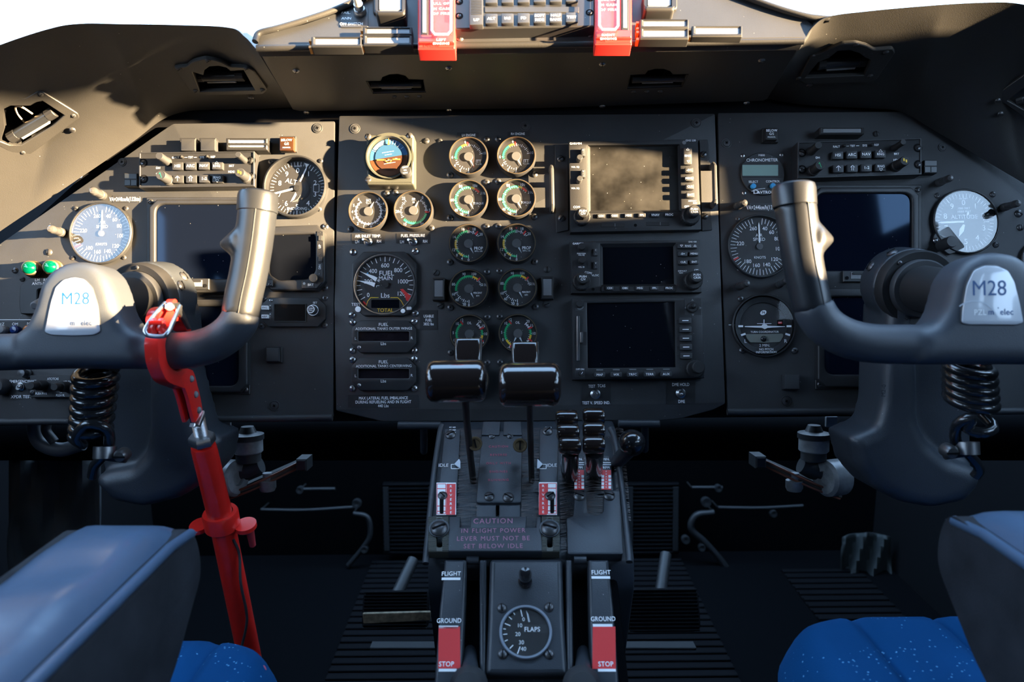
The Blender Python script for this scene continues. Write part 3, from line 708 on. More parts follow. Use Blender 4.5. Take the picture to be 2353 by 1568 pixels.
def gauge2(px, py, kind, label, screws, r=46):
    t = T('engine_gauge', label, 'gauge', px, py, group='two-inch engine gauges'); g_ = G2[kind]
    cx, cy = t.L(px, py, .013); k = t.k * .985; rr = r * k; z = .0078
    C = Matrix.Translation((cx, cy, 0))
    t.add('bezel', MB().lathe([(rr, 0), (rr, .012), (rr - .0008, .0135), (rr - .0022, .0135), (rr * .90, .0115), (rr * .89, z - .001)], PAINT2, (cx, cy, 0), 48))
    t.add('bezel_ring', MB().lathe([(rr * .955, .0134), (rr * .95, .0142), (rr * .925, .0142), (rr * .915, .0128)], BRASSD, (cx, cy, 0), 48), 'thin bronze coloured ring')
    b = MB(); b.disc(cx, cy, z, rr * .895, DIAL, 40); t.add('dial', b)
    b = MB(); q = rr; zz = z + .0003; c = (cx, cy)
    for m, a0, a1 in g_['arcs']:
        b.arc(q * .60, q * .70, a0, a1, zz, m, c)
        n = max(2, int(abs(a1 - a0) / 9))
        for i in range(n + 1): b.tick(a0 + (a1 - a0) * i / n, q * .545, q * .60, q * .018, zz, WHITE if m is not GREEN else m, c)
    for a in g_['red']: b.tick(a, q * .58, q * .80, q * .075, zz + .0001, RED, c)
    for a in g_.get('tri', []): b.poly([(cx, cy + q * .74), (cx - q * .05, cy + q * .83), (cx + q * .05, cy + q * .83)], zz, RED)
    a0, a1, n, b0, b1, m_ = g_['ticks']
    for s0, s1, k_ in ((a0, a1, n), (b0, b1, m_)):
        if k_:
            for i in range(k_ + 1):
                big = i % 4 == 0 if k_ > 12 else i % 3 == 0
                b.tick(s0 + (s1 - s0) * i / k_, q * (.56 if big else .60), q * (.71 if big else .67), q * .030, zz, WHITE, c)
    for s_, a in g_['nums']: 
        b.tick(a, q * .66, q * .72, q * .022, zz, WHITE, c)
        b.text(s_, cx + math.sin(R(a)) * q * .81, cy + math.cos(R(a)) * q * .81, zz, q * .135, WHITE, sx=.85, bold=1)
    x, y, a, h2 = {'OIL': (0, .56, 0, .12), 'IAT': (0, .58, 0, .14), 'FP': (0, .58, 0, .14), 'TQ': (.5, -.18, 0, .105), 'RPM': (.44, -.2, 0, .085)}.get(kind, (.5, -.22, 0, .15))
    b.text(g_['cap'][0], cx + x * q, cy + y * q, zz, q * h2, WHITE, sx=.8, bold=1)
    if g_['cap'][1]: b.text(g_['cap'][1], cx + x * q, cy + (y - .15) * q, zz, q * .075, WHITE, sx=.8)
    t.add('dial_markings', b)
    for a in g_['need']:
        b = MB(); u = Vector((math.sin(R(a)), math.cos(R(a)))); w = Vector((u.y, -u.x)); L0, L1 = q * .18, q * .56
        b.plate([(cx + u.x * L0 + w.x * q * .05, cy + u.y * L0 + w.y * q * .05), (cx + u.x * L1, cy + u.y * L1), (cx + u.x * L0 - w.x * q * .05, cy + u.y * L0 - w.y * q * .05)], z + .0012, z + .0018, NEED, bottom=True)
        t.add('needle', b)
    t.add('hub_cap', MB().lathe([(q * .23, z + .0004), (q * .23, z + .0022), (q * .215, z + .0026), (0, z + .0026)], GREY, (cx, cy, 0), 28))
    b = MB(); b.disc(cx, cy, .0118, rr * .91, GLASS, 40); t.add('glass_cover', b)
    for x, y in screws: screw(t, x, y, 7.5, 'x')
for x, y, kind, side, txt in ((1076, 358, 'ITT', 0, 'topmost'), (1186, 357, 'ITT', 1, 'topmost'), (1076, 457, 'TQ', 0, 'TORQUE'), (1186, 455, 'TQ', 1, 'TORQUE'), (1076, 559, 'PROP', 0, 'PROP RPM'), (1187, 558, 'PROP', 1, 'PROP RPM'),
                        (1077, 663, 'RPM', 0, 'PERCENT RPM'), (1189, 661, 'RPM', 1, 'PERCENT RPM'), (1078, 767, 'OIL', 0, 'two-needle OIL'), (1190, 766, 'OIL', 1, 'two-needle OIL'), (1078, 872, 'FF', 0, ''), (1191, 871, 'FF', 1, '')):
    nm = {'ITT': 'ITT'}.get(kind, txt)
    lab = 'round %s gauge in the column under the %s ENGINE placard' % (nm, 'RH' if side else 'LH') if kind != 'FF' else 'round gauge mostly hidden behind the %s throttle knob' % ('right' if side else 'left')
    gauge2(x, y, kind, lab, [(x + 42, y - 38), (x - 42, y + 44)] if not side else [(x - 42, y - 38), (x + 42, y + 44)])
gauge2(845, 484, 'IAT', 'round IAT gauge above the AIR INLET TEMP. switch', [(888, 445), (805, 527)])
gauge2(949, 482, 'FP', 'round FP gauge above the FUEL PRESSURE switch', [(908, 443), (991, 524)])
# ---- large dials
ASI = [('260', -16.5), ('40', 18.5), ('60', 41), ('80', 66), ('100', 97), ('120', 132), ('140', 161), ('160', 192), ('180', 220), ('220', 280)]
def dialbase(t, px, py, r, h=.006, zg=.0045, seg=56, gl=None, rim=PAINT2, zd=.001):
    cx, cy = t.L(px, py, h); rr = r * t.k
    t.add('bezel', MB().lathe([(rr, 0), (rr, h - .001), (rr - .001, h), (rr * .955, h), (rr * .93, zd)], rim, (cx, cy, 0), seg))
    b = MB(); b.disc(cx, cy, zd, rr * .94, DIAL, seg); t.add('dial', b)
    b = MB(); b.disc(cx, cy, zg, rr * .945, gl or GLASSC, seg); t.add('glass_cover', b)
    return cx, cy, rr
def pointer(t, c, a, L0, L1, w, z, name='needle', m=None, label=None, fat=0):
    u = Vector((math.sin(R(a)), math.cos(R(a)))); v = Vector((u.y, -u.x)); c = Vector(c); b = MB()
    if fat: pts = [c + u * L0 + v * w * .4, c + u * (L0 + (L1 - L0) * .45) + v * w, c + u * L1, c + u * (L0 + (L1 - L0) * .45) - v * w, c + u * L0 - v * w * .4]
    else: pts = [c + u * L0 + v * w, c + u * (L1 - w * 4) + v * w, c + u * L1, c + u * (L1 - w * 4) - v * w, c + u * L0 - v * w]
    b.plate([(p.x, p.y) for p in pts], z, z + .0004, m or WHITE, bottom=True); t.add(name, b, label)
GMIR = glass('mirror-bright gauge glass', refl=2.3)
def asi(px, py, r, label, screws, gl):
    t = T('airspeed_indicator', label, 'gauge', px, py, group='airspeed indicators')
    cx, cy, q = dialbase(t, px, py, r, gl=gl); b = MB(); z = .0014
    a = 8; i = 0
    while a < 348:
        if not 352 < a < 368: b.tick(a, q * (.74 if i % 2 else .70), q * .90, q * .016, z, WHITE, (cx, cy))
        a += 7.2; i += 1
    for s_, a in ASI: b.text(s_, cx + math.sin(R(a)) * q * .60, cy + math.cos(R(a)) * q * .60, z, q * .115, WHITE, sx=.95, bold=0)
    b.text('AIR', cx, cy + q * .36, z, q * .095); b.text('SPEED', cx, cy + q * .23, z, q * .095); b.text('KNOTS', cx, cy - q * .34, z, q * .075)
    b.arc(q * .88, q * .91, 50, 105, z, WHITE, (cx, cy)); b.tick(243, q * .74, q * .92, q * .045, z, RED, (cx, cy))
    t.add('dial_markings', b); pointer(t, (cx, cy + q * .12), 0, 0, q * .64, q * .022, .0022)
    t.add('hub_cap', MB().lathe([(q * .10, .002), (q * .10, .003), (0, .0032)], GREY, (cx, cy, 0), 20))
    for s_ in screws: screw(t, *s_, 5.5, 'x')
asi(229, 535, 72, 'airspeed indicator reflecting blue sky beside the green lamps', [(174, 479), (290, 479), (168, 593), (285, 592)], GMIR)
asi(1748, 565, 74, 'black airspeed indicator partly covered by the grip below the chronometer', [(1695, 504), (1699, 620)], GLASS)
ALT = [('0', 0), ('1', 36), ('2', 72), ('3', 108), ('4', 144), ('5', 180), ('6', 216), ('7', 252), ('8', 288), ('9', 324)]
def altim(px, py, r, label, gl, enc):
    t = T('altimeter', label, 'gauge', px, py, group='altimeters')
    cx, cy, q = dialbase(t, px, py, r, h=.013 if enc else .006, gl=gl, zg=.010 if enc else .0045); b = MB(); z = .0014
    for i in range(50): b.tick(i * 7.2, q * (.76 if i % 5 else .72), q * .88, q * (.013 if i % 5 else .022), z, WHITE, (cx, cy))
    for s_, a in ALT: b.text(s_, cx + math.sin(R(a)) * q * .60, cy + math.cos(R(a)) * q * .60, z, q * .16, WHITE, bold=0)
    if enc:
        b.text('ALT', cx - q * .2, cy + q * .24, z, q * .15, WHITE, rot=-14); b.text('ENCODING', cx, cy - q * .66 + q * .0, z, q * .085)
        b.text('100 FEET', cx, cy + q * .74, z, q * .05); b.poly([(cx - q * .22, cy - q * .44), (cx - q * .06, cy - q * .12), (cx - q * .02, cy - q * .2), (cx - q * .1, cy - q * .36)], z, WHITE)
        for i in range(4): b.line((cx - q * .16 + i * q * .05, cy - q * .44), (cx + q * .04 + i * q * .02, cy - q * .36 + i * q * .05), q * .02, z, LAMPW)
        b.frame_line(rnd([(cx + q * .52, cy - q * .12), (cx + q * .70, cy - q * .12), (cx + q * .70, cy + q * .14), (cx + q * .52, cy + q * .14)], q * .03), q * .012, z, WHITE)
        pts = [(cx + u * q, cy + v * q) for u, v in ((.22, .78), (.31, .74), (.24, .84))]; b.poly([(cx + q * .23, cy + q * .84), (cx + q * .37, cy + q * .80), (cx + q * .27, cy + q * .68)], z, WHITE)
    else:
        b.text('ALTITUDE', cx, cy + q * .16, z, q * .12); b.text('1000 FEET', cx, cy + q * .42, z, q * .06); b.text('10000 FEET', cx, cy + q * .32, z, q * .06); b.text('100  FEET', cx, cy + q * .72, z, q * .045)
        b.text('IN HG', cx + q * .66, cy + q * .06, z, q * .05); b.line((cx + q * .58, cy), (cx + q * .74, cy), q * .02, z, WHITE)
    t.add('dial_markings', b)
    if enc:
        pointer(t, (cx, cy), 24, q * .24, q * .76, q * .02, .003); pointer(t, (cx, cy), 256, q * .14, q * .86, q * .03, .0036)
        b = MB(); b.arc(q * .36, q * .40, 40, 160, .0026, BLACK, (cx, cy)); t.add('pointer_arm', b)
        t.add('hub_cap', MB().lathe([(q * .1, .002), (q * .1, .0038), (0, .004)], BLACK, (cx, cy, 0), 20))
        t.add('lit_collar', MB().lathe([(q * .99, .0125), (q * 1.01, .0135), (q * .96, .0142), (q * .94, .0125)], PAINT2, (cx, cy, 0), 56))
        for s_ in ((622, 372), (737, 370), (734, 481), (608, 486)): screw(t, *s_, 5.5, 'xl' if s_[1] > 400 else 'x')
        p = t.L(640, 490); t.add('setting_knob', MB().lathe([(6 * t.k, 0), (6 * t.k, .012), (0, .0128)], BLACK, (*p, 0), 18, ribs=1))
    else:
        pointer(t, (cx, cy), 268, q * .05, q * .84, q * .028, .003); pointer(t, (cx, cy), 206, q * .1, q * .52, q * .07, .0025, fat=1); pointer(t, (cx, cy), 20, q * .2, q * .34, q * .035, .0028, fat=1)
        p = t.L(2155, 562); ear = MB().plate(rnd([t.L(x, y) for x, y in ((2140, 540), (2175, 520), (2215, 570), (2190, 583), (2176, 588), (2142, 560))], 8 * t.k, 4), 0, .0045, PAINT2, bevel=.0008); t.add('knob_lug', ear)
        a, c = t.P(2165, 562, .004), t.P(2188, 556, .028)
        t.add('setting_knob', MB().lathe([(13 * t.k, .004), (13 * t.k, .026), (12 * t.k, .0275), (0, .0278)], KEYM, (t.L(2180, 558, .02)[0], t.L(2180, 558, .02)[1], 0), 30, ribs=1, ribd=.03))
        screw(t, 2150, 553, 6, 'sl', z=.0045)
        b = MB(); b.disc(*t.L(2278, 487, .005), .0048, 7 * t.k, VOID, 20); t.add('warning_flag', b, 'black flag at the edge of the dial')
        for s_ in ((2154, 450), (2281, 447), (2288, 563)): screw(t, *s_, 7, 'x')
altim(677, 427, 71, 'black encoding altimeter lettered ALT ENCODING above the grip', GLASSC, True)
altim(2222, 508, 76, 'altimeter with pale sky reflected in its glass', GMIR, False)
# turn coordinator
t = T('turn_coordinator', 'turn coordinator with a white aeroplane symbol and slip ball', 'gauge', 1757, 748)
cx, cy, q = dialbase(t, 1757, 748, 73, gl=GLASSD, zd=-.0005)
t.add('inner_ring', MB().lathe([(q * .92, .003), (q * .90, .0036), (q * .74, .002), (q * .73, .0005)], PAINT2, (cx, cy, 0), 48))
b = MB(); z = .004
def tp(x, y, zz=.004): return t.L(x, y, zz)
for p, r_ in (((1702, 750), 0), ((1813, 750), 0), ((1708, 769), 18), ((1810, 769), -18)):
    c = tp(*p); w = 5.5 * t.k; h = 2.2 * t.k; a = R(r_)
    b.poly([(c[0] + x * math.cos(a) - y * math.sin(a), c[1] + x * math.sin(a) + y * math.cos(a)) for x, y in ((-w, -h), (w, -h), (w, h), (-w, h))], z, WHITE)
b.text('L', *tp(1713, 784), z, 8 * t.k); b.text('R', *tp(1805, 784), z, 8 * t.k)
b.text('TURN COORDINATOR', *tp(1757, 763, .001), .0012, 4.3 * t.k, sx=.95, bold=1); b.text('2 MIN.', *tp(1757, 794), z, 6 * t.k); b.text('NO PITCH', *tp(1761, 803), z, 4.6 * t.k, bold=1); b.text('INFORMATION', *tp(1761, 809.5), z, 4.6 * t.k, bold=1)
t.add('dial_markings', b)
b = MB(); z = .0014
b.plate([tp(x, y, z) for x, y in ((1711, 750), (1750, 749), (1752, 746), (1756, 745), (1761, 746), (1763, 749), (1803, 750.5), (1803, 751.5), (1763, 754), (1757, 757), (1751, 754), (1711, 752))], z, z + .001, WHITE)
b.line(tp(1741, 743.5), tp(1774, 743.5), 1.4 * t.k, z + .0004, WHITE); b.line(tp(1757, 734), tp(1757, 746), 2 * t.k, z + .0004, WHITE); t.add('aeroplane_symbol', b)
b = MB(); b.plate(rnd([tp(x, y, z) for x, y in ((1713, 768), (1756, 768), (1799, 767), (1800, 773), (1793, 786), (1758, 788), (1724, 787), (1716, 777))], 3 * t.k), .0005, .0014, mat('inclinometer glass', (.22, .23, .2), .15)); t.add('slip_tube', b, 'pale curved tube')
b = MB(); c = tp(1755, 779, .002); b.lathe([(0, .004), (3 * t.k, .0038), (6 * t.k, .0028), (7 * t.k, .0014)], GLOSSB, (*c, 0), 20); t.add('ball', b, 'black slip ball')
b = MB(); b.plate(t.rect(1785, 736, 1798, 749, 1), .001, .0014, VOID); b.plate(t.rect(1787, 740, 1796, 745), .0014, .0017, RED); b.text('OFF', *t.L(1791, 742), .0018, 3 * t.k, WHITE); t.add('off_flag', b, 'red OFF flag')
b = MB(); c = tp(1756, 718); b.poly([(c[0] + 7 * t.k * math.cos(a) + 2.4 * t.k * math.sin(a) * .8, c[1] + 6 * t.k * math.sin(a) * .95) for a in [2 * math.pi * i / 24 for i in range(24)]], .0008, WHITE); b.text('M', *c, .001, 6 * t.k, VOID, rot=-10, bold=1); t.add('emblem', b, 'white oval M emblem')
b = MB(); b.line(t.L(1674, 747), t.L(1688, 747), 2 * t.k, .0005, WHITE); t.add('index_mark', b, 'white line beside the rim')
for s_ in ((1702, 687), (1706, 806), (1826, 806), (1822, 686)): screw(t, *s_, 7.5, 'xl' if 0 else 'x')
# attitude indicator
t = T('attitude_indicator', 'square standby attitude indicator with blue and brown ball', 'gauge', 897, 366); h = .022
OLIVE = mat('olive box paint', (.06, .062, .05), .4, bump=.1); SKYB = mat('horizon blue', (.035, .14, .30), .5); EARTH = mat('horizon brown', (.10, .035, .012), .5)
cx, cy = t.L(893, 361, h); k = t.k * .976; q = 52 * k
t.add('case', MB().plate(t.rect(842, 309, 951, 424, 4, h), 0, h, OLIVE, bevel=.003, steps=3, holes=[circ(cx, cy, q, 40)[::1]], bottom=True))
t.add('bezel', MB().lathe([(q, h), (q * .99, h + .003), (q * .93, h + .003), (q * .86, h - .002), (q * .85, h - .012)], OLIVE, (cx, cy, 0), 48))
b = MB(); zb = h - .002; s = R(9); N = 36
def half(r_, up, m, z, off=0):
    a0 = s if up else s + math.pi
    b.poly([(cx + r_ * math.cos(a0 + math.pi * i / N), cy + off + r_ * math.sin(a0 + math.pi * i / N)) for i in range(N + 1)], z, m)
half(q * .84, 1, SKYB, zb); half(q * .84, 0, EARTH, zb)
PALEB = mat('horizon pale blue', (.10, .19, .25), .5)
b.arc(q * .62, q * .82, -62, -12, zb + .0004, PALEB, (cx, cy)); b.arc(q * .60, q * .62, -75, 68, zb + .0004, DIAL, (cx, cy))
for a in (-60, -45, -30, -20, -10, 10, 20, 30, 45, 60): b.tick(a - 6, q * .62, q * .80, q * .016, zb + .0006, WHITE, (cx, cy))
half(q * .60, 1, mat('ball blue', (.022, .08, .17), .5), zb + .001); half(q * .60, 0, mat('ball brown', (.055, .02, .008), .5), zb + .001)
for d, w in ((.12, .16), (.24, .26), (-.14, .16), (-.27, .26)):
    p = Vector((cx - math.sin(s) * d * q, cy + math.cos(s) * d * q)); u = Vector((math.cos(s), math.sin(s))) * w * q; b.line(p - u, p + u, q * .018, zb + .0014, WHITE)
b.text('10', cx + q * .32, cy - q * .08, zb + .0014, q * .08); t.add('horizon_ball', b)
b = MB(); zz = zb + .0022
b.plate([(cx - q * .04, cy + q * .55), (cx + q * .04, cy + q * .55), (cx + q * .015, cy + q * .80), (cx, cy + q * .86), (cx - q * .015, cy + q * .80)], zz, zz + .0006, ORANGE)
for sg in (-1, 1): b.line((cx + sg * q * .18, cy - q * .12 + sg * q * .01), (cx + sg * q * .52, cy - q * .12 + sg * q * .01), q * .06, zz, ORANGE)
b.arc(q * .12, q * .15, 90, 270, zz, ORANGE, (cx, cy - q * .12)); b.arc(0, q * .03, 0, 360, zz, ORANGE, (cx, cy - q * .12)); t.add('aeroplane_symbol', b, 'orange wing bars')
b = MB(); b.disc(cx, cy, h + .002, q * .93, GLASSC, 40); t.add('glass_cover', b)
c = t.L(931, 391, h + .012); b = MB().lathe([(12.5 * k, h - .004), (12.5 * k, h + .010), (11.5 * k, h + .012), (0, h + .012)], KEYM, (*c, 0), 30, ribs=1, ribd=.03)
for s_, dy, ro in (('PULL', .0035, 180), ('TO', 0, 180), ('CAGE', -.0035, 180)): b.text(s_, c[0], c[1] + dy * -1, h + .0122, 3.2 * t.k, WHITE, rot=ro + 12, bold=1)
t.add('caging_knob', b, 'ribbed knob lettered PULL TO CAGE')
for x, y in ((846, 315), (941, 313), (846, 413)): screw(t, x, y, 8, 's', h - .0015)
# fuel gauge
t = T('fuel_gauge', 'octagonal FUEL MAIN gauge with two white pointers', 'gauge', 882, 652); h = .006
cx, cy = t.L(883, 653, h); q = 70 * t.k
t.add('bezel', MB().plate(t.oct(808, 578, 957, 726, 27, h, 3), 0, h, PAINT2, bevel=.0014, steps=2, holes=[circ(cx, cy, q, 48)]))
t.add('bezel_ring', MB().lathe([(q * 1.01, h - .0005), (q * 1.0, h + .0008), (q * .97, h + .0008), (q * .95, h - .002)], STEEL, (cx, cy, 0), 56), 'bright ring')
b = MB(); b.disc(cx, cy, .0015, q, DIAL, 48); t.add('dial', b)
b = MB(); z = .0018
for i in range(25):
    a = -122 + i * 244 / 24
    b.tick(a, q * (.80 if i % 2 else .76), q * .93, q * (.016 if i % 2 else .024), z, WHITE, (cx, cy))
for s_, x, y in (('0', 846, 678), ('400', 857, 623), ('600', 885, 610), ('800', 915, 621), ('1000', 925, 647), ('120', 921, 675), ('200', 846, 647)): b.text(s_, *t.L(x, y, .002), z, 9.5 * t.k, WHITE, sx=.92)
b.text('FUEL', *t.L(888, 628, .002), z, 11 * t.k); b.text('MAIN', *t.L(886, 639.5, .002), z, 9 * t.k); b.text('Lbs', *t.L(885, 679, .002), z, 10.5 * t.k)
b.text('L', *t.L(868, 658, .002), z, 7 * t.k, rot=-90); b.text('R', *t.L(870, 645, .002), z, 7 * t.k, rot=60)
for p, w in (([(841, 704), (845, 692), (852, 684), (870, 684)], 0), ([(897, 684), (914, 684), (922, 692), (928, 703)], 0)):
    for i in range(len(p) - 1): b.line(t.L(*p[i], .002), t.L(*p[i + 1], .002), 1.3 * t.k, z, YEL)
b.text('TOTAL', *t.L(885, 713, .002), z, 8 * t.k, YEL, bold=0)
b.poly([t.L(x, y, .002) for x, y in ((919, 665), (926, 664), (934, 672), (945, 681), (937, 693), (933, 690), (930, 678))], z + .0001, RED); b.poly([t.L(x, y, .002) for x, y in ((833, 694), (836, 692), (842, 699), (839, 702))], z, RED); b.poly([t.L(x, y, .002) for x, y in ((842, 628), (845, 626), (847, 629), (844, 631))], z, BLUE)
t.add('dial_markings', b)
b = MB(); b.plate(t.rect(853, 689, 917, 708, 2, .002), .0014, .0019, SCREEN); t.add('digital_window', b)
for tip, base, w in (((830, 625), (865, 643), 5), ((822, 645), (861, 655), 5)):
    a, c = Vector(t.L(*tip, .003)), Vector(t.L(*base, .003)); d = (c - a).normalized(); n = Vector((-d.y, d.x)); e = c - d * 9 * t.k
    bb = MB(); bb.plate([a, e + n * w * t.k, c + n * w * t.k, c - n * w * t.k, e - n * w * .6 * t.k], .0025, .003, WHITE, bottom=True); t.add('pointer', bb)
t.add('hub_cap', MB().lathe([(q * .11, .002), (q * .11, .0042), (0, .0044)], BLACK, (*t.L(886, 654, .003), 0), 22))
b = MB(); b.disc(cx, cy, .0050, q * .965, GLASSC, 48); t.add('glass_cover', b)
for x, y, r_ in ((823, 711, 6.5), (926, 715, 5)): t.add('push_cap', MB().lathe([(r_ * t.k, h), (r_ * t.k, h + .0015), (0, h + .002)], WHITE, (*t.L(x, y, h), 0), 20), 'white push cap')
b = MB(); b.text('TEST', *t.L(818, 700, h), h + .0002, 6.5 * t.k); c = t.L(940, 709, h)
for r_ in (0, 60, 120): b.line((c[0] - 6 * t.k, c[1] - 2 * t.k + r_ / 60 * 2 * t.k), (c[0] + 6 * t.k, c[1] - 2 * t.k + r_ / 60 * 2 * t.k), 1 * t.k, h + .0002, WHITE)
for r_ in (-3, 0, 3): b.line((c[0] + r_ * t.k, c[1] - 4 * t.k), (c[0] + r_ * t.k, c[1] + 4 * t.k), 1 * t.k, h + .0002, WHITE)
t.add('lettering', b)
for x, y in ((811, 580), (954, 578), (809, 724), (954, 721)): screw(t, x, y, 8, 'sl')
def fuel_digital(y0, y1, s2, label):
    t = T('fuel_display', label, 'gauge', 881, (y0 + y1) / 2, group='octagonal digital fuel displays'); h = .005
    win = t.rect(823, y0 + 26, 940, y0 + 48, 3, h)
    t.add('bezel', MB().plate(t.oct(807, y0, 956, y1, 20, h, 3), 0, h, PAINT2, bevel=.0012, steps=2, holes=[win]))
    b = MB(); b.poly(win, .002, mat('amber display', (.012, .009, .012), .12, spec=.6, vary=.5, vscale=300)); t.add('display_window', b)
    b = MB(); z = h + .0002; b.text('FUEL', *t.L(881, y0 + 10, h), z, 7 * t.k); b.text(s2, *t.L(882, y0 + 19.5, h), z, 5.8 * t.k, sx=.92); b.text('L', *t.L(817, y0 + 42, h), z, 6 * t.k); b.text('R', *t.L(946, y0 + 41, h), z, 6 * t.k); b.text('Lbs', *t.L(881, y0 + 54, h), z, 6.5 * t.k)
    b.frame_line(t.rect(822, y0 + 25, 941, y0 + 49, 3, h), .8 * t.k, z, LAMPW); t.add('lettering', b)
    for x, y in ((810, y0 + 5), (952, y0 + 3), (810, y1 - 5), (952, y1 - 5)): screw(t, x, y, 7.5, 'sl')
    screw(t, 825, y1 - 12, 4.5, 'sl', h)
fuel_digital(736, 811, 'ADDITIONAL TANKS OUTER WINGS', 'digital fuel display lettered ADDITIONAL TANKS OUTER WINGS')
fuel_digital(822, 898, 'ADDITIONAL TANKS CENTERWING', 'digital fuel display lettered ADDITIONAL TANKS CENTERWING')
for x0, x1, y0, lab in ((993, 1023, 638, 'small rectangular warning light with grey face left of the PERCENT RPM gauges'), (1243, 1273, 635, 'small rectangular warning light with grey face right of the PERCENT RPM gauges')):
    t = T('warning_light', lab, 'warning light', (x0 + x1) / 2, y0 + 26, group='rectangular warning lights'); h = .008
    i_ = t.rect(x0 + 5, y0 + 6, x1 - 5, y0 + 44, 1, h)
    t.add('housing', MB().plate(t.rect(x0, y0, x1, y0 + 53, 3, h), 0, h, BLACK, bevel=.0012, holes=[i_])); t.add('lens', MB().plate(i_, 0, h - .0008, LAMPW, bevel=.0004), 'grey lens')
# toggle switches
def toggle(px, py, tip, label, r=8, group=None):
    t = T('toggle_switch', label, 'switch', px, py, group=group)
    k = t.k; c = t.L(px, py)
    t.add('collar', MB().lathe([(r * k * 1.2, 0), (r * k * 1.2, .001), (r * k, .0016), (r * k, .004), (r * k * .75, .005), (r * k * .7, .004), (0, .004)], STEEL, (*c, 0), 22))
    a = Vector((*c, .004)); e = t.P(*tip, .015)
    t.add('bat', MB().cyl(a, e, r * .3 * k, STEEL, 12, bevel=r * .1 * k, r2=r * .42 * k))
toggle(846, 556, (834, 550), 'bat toggle under the AIR INLET TEMP. placard'); toggle(949, 556, (938, 551), 'bat toggle under the FUEL PRESSURE placard')
toggle(1368, 906, (1369, 906), 'bat toggle between the TEST TCAS and TEST V. SPEED IND. lettering', 9.5); toggle(1564, 904, (1566, 908), 'bat toggle under the DME HOLD lettering', 9.5)
toggle(47, 890, (47, 890), 'bat toggle between the EMERGENCY and XPDR TEST lettering', 8.5)
placard(PL, 22, 868, 78, 880, [('EMERGENCY', 45, 877, 6)], sx=.85); placard(PL, 22, 904, 75, 918, [('XPDR TEST', 50, 912, 6.5)], sx=.95)
# ------------------------------------------------------------------ avionics on the panels
def knob(t, px, py, r, h, z0=0, name='knob', m=None, ribs=1, tip=None, seg=36, parent=None, label=None, lines=None, lm=None, th=4.5):
    """turned knob whose face centre shows at (px, py)"""
    c = t.L(px, py, z0 + h); R_ = r * t.k
    b = MB().lathe([(R_, z0), (R_, z0 + h - R_ * .12), (R_ * .88, z0 + h), (0, z0 + h)], m or BLACK, (*c, 0), seg, ribs=ribs, ribd=.05)
    for i, s_ in enumerate(lines or []): b.text(s_, c[0], c[1] - (i - (len(lines) - 1) / 2) * th * 1.4 * t.k, z0 + h + .0002, th * t.k, lm or WHITE, bold=1)
    return t.add(name, b, label, parent)
def dual(t, px, py, lines, r0=20, r1=15, z=0, dx=0, dy=0):
    o = knob(t, px + dx * .45, py + 10 + dy * .45, r0, .010, z, 'outer_knob')
    knob(t, px, py, r1, .012, z + .010, 'inner_knob', parent=None, lines=lines)
def tri(b, t, x, y, w, z, up=1, m=None):
    b.frame_line([t.L(x - w, y + w * .6 * up, z), t.L(x + w, y + w * .6 * up, z), t.L(x, y - w * .8 * up, z)], .8 * t.k, z, m or WHITE)
# ---- large navigator
t = T('gps_navigator', 'larger navigator with dusty sunlit screen and keys CDI to PROC', 'navigator', 1460, 428); h = .013; S = [t.L]
t.add('mounting_flange', MB().plate(rnd([t.L(x, y) for x, y in ((1275, 333), (1306, 330), (1306, 530), (1278, 536), (1276, 480), (1270, 470), (1270, 390), (1275, 380))], 3 * t.k), 0, .002, PAINT, bevel=.0006))
t.add('mounting_flange', MB().plate(rnd([t.L(x, y) for x, y in ((1606, 322), (1626, 322), (1630, 378), (1640, 384), (1640, 462), (1632, 470), (1636, 530), (1612, 532))], 3 * t.k), 0, .002, PAINT, bevel=.0006))
scr = t.rect(1354, 337, 1560, 483, 0, h - .004); op = [t.L(x, y, h) for x, y in ((1350, 334), (1562, 332), (1565, 486), (1352, 489))]
case = MB().plate([t.L(x, y, h) for x, y in ((1307, 325), (1603, 319), (1612, 528), (1311, 534))], 0, h, PAINT2, bevel=.0012, steps=2, holes=[rnd(op, 2 * t.k)])
t.add('case', case)
DUSTY = mat('dusty screen', (.017, .0165, .0155), .35, spec=.25, vary=.85, vscale=30, speck=.06)
b = MB(); b.poly(rnd(op, 2 * t.k), h - .0055, DUSTY); t.add('screen', b, 'dusty screen')
b = MB()
o4 = [t.L(x, y, h) for x, y in ((1350, 334), (1562, 332), (1565, 486), (1352, 489))]; i4 = [t.L(x, y, h - .005) for x, y in ((1356, 338), (1557, 336), (1560, 482), (1357, 484))]
b.add([(*p, h - .0002) for p in o4] + [(*p, h - .0054) for p in i4], [(i, i + 4, (i + 1) % 4 + 4, (i + 1) % 4) for i in range(4)], PAINT2); t.add('screen_chamfer', b)
for x, s_ in zip((1381, 1412, 1444, 1475, 1506, 1538), ('CDI', 'OBS', 'MSG', 'FPL', 'VNAV', 'PROC')):
    y = 496.5 - (x - 1381) * .02; key(t, x - 9, y - 5, x + 9, y + 5, s_, h, .0025, 2, 4.6)
for y, s_ in ((391, '-D+'), (410, 'MENU'), (429, 'CLR'), (448, 'ENT')):
    key(t, 1574 + (y - 391) * .05, y - 6.5, 1593 + (y - 391) * .05, y + 6, s_, h, .006, 2.5, 4.6)
key(t, 1571, 338, 1590, 378, 'RNG', h, .005, 3, 4.6)
b = MB(); z = h + .0052; tri(b, t, 1580.5, 343, 3.5, z); tri(b, t, 1582, 371, 3.5, z, -1)
z = h + .0002; b.text('GARMIN', *t.L(1323, 330, h), z, 4.6 * t.k, sx=1.05, bold=1); b.text('GNS 530', *t.L(1587, 323, h), z, 4.2 * t.k, bold=0)
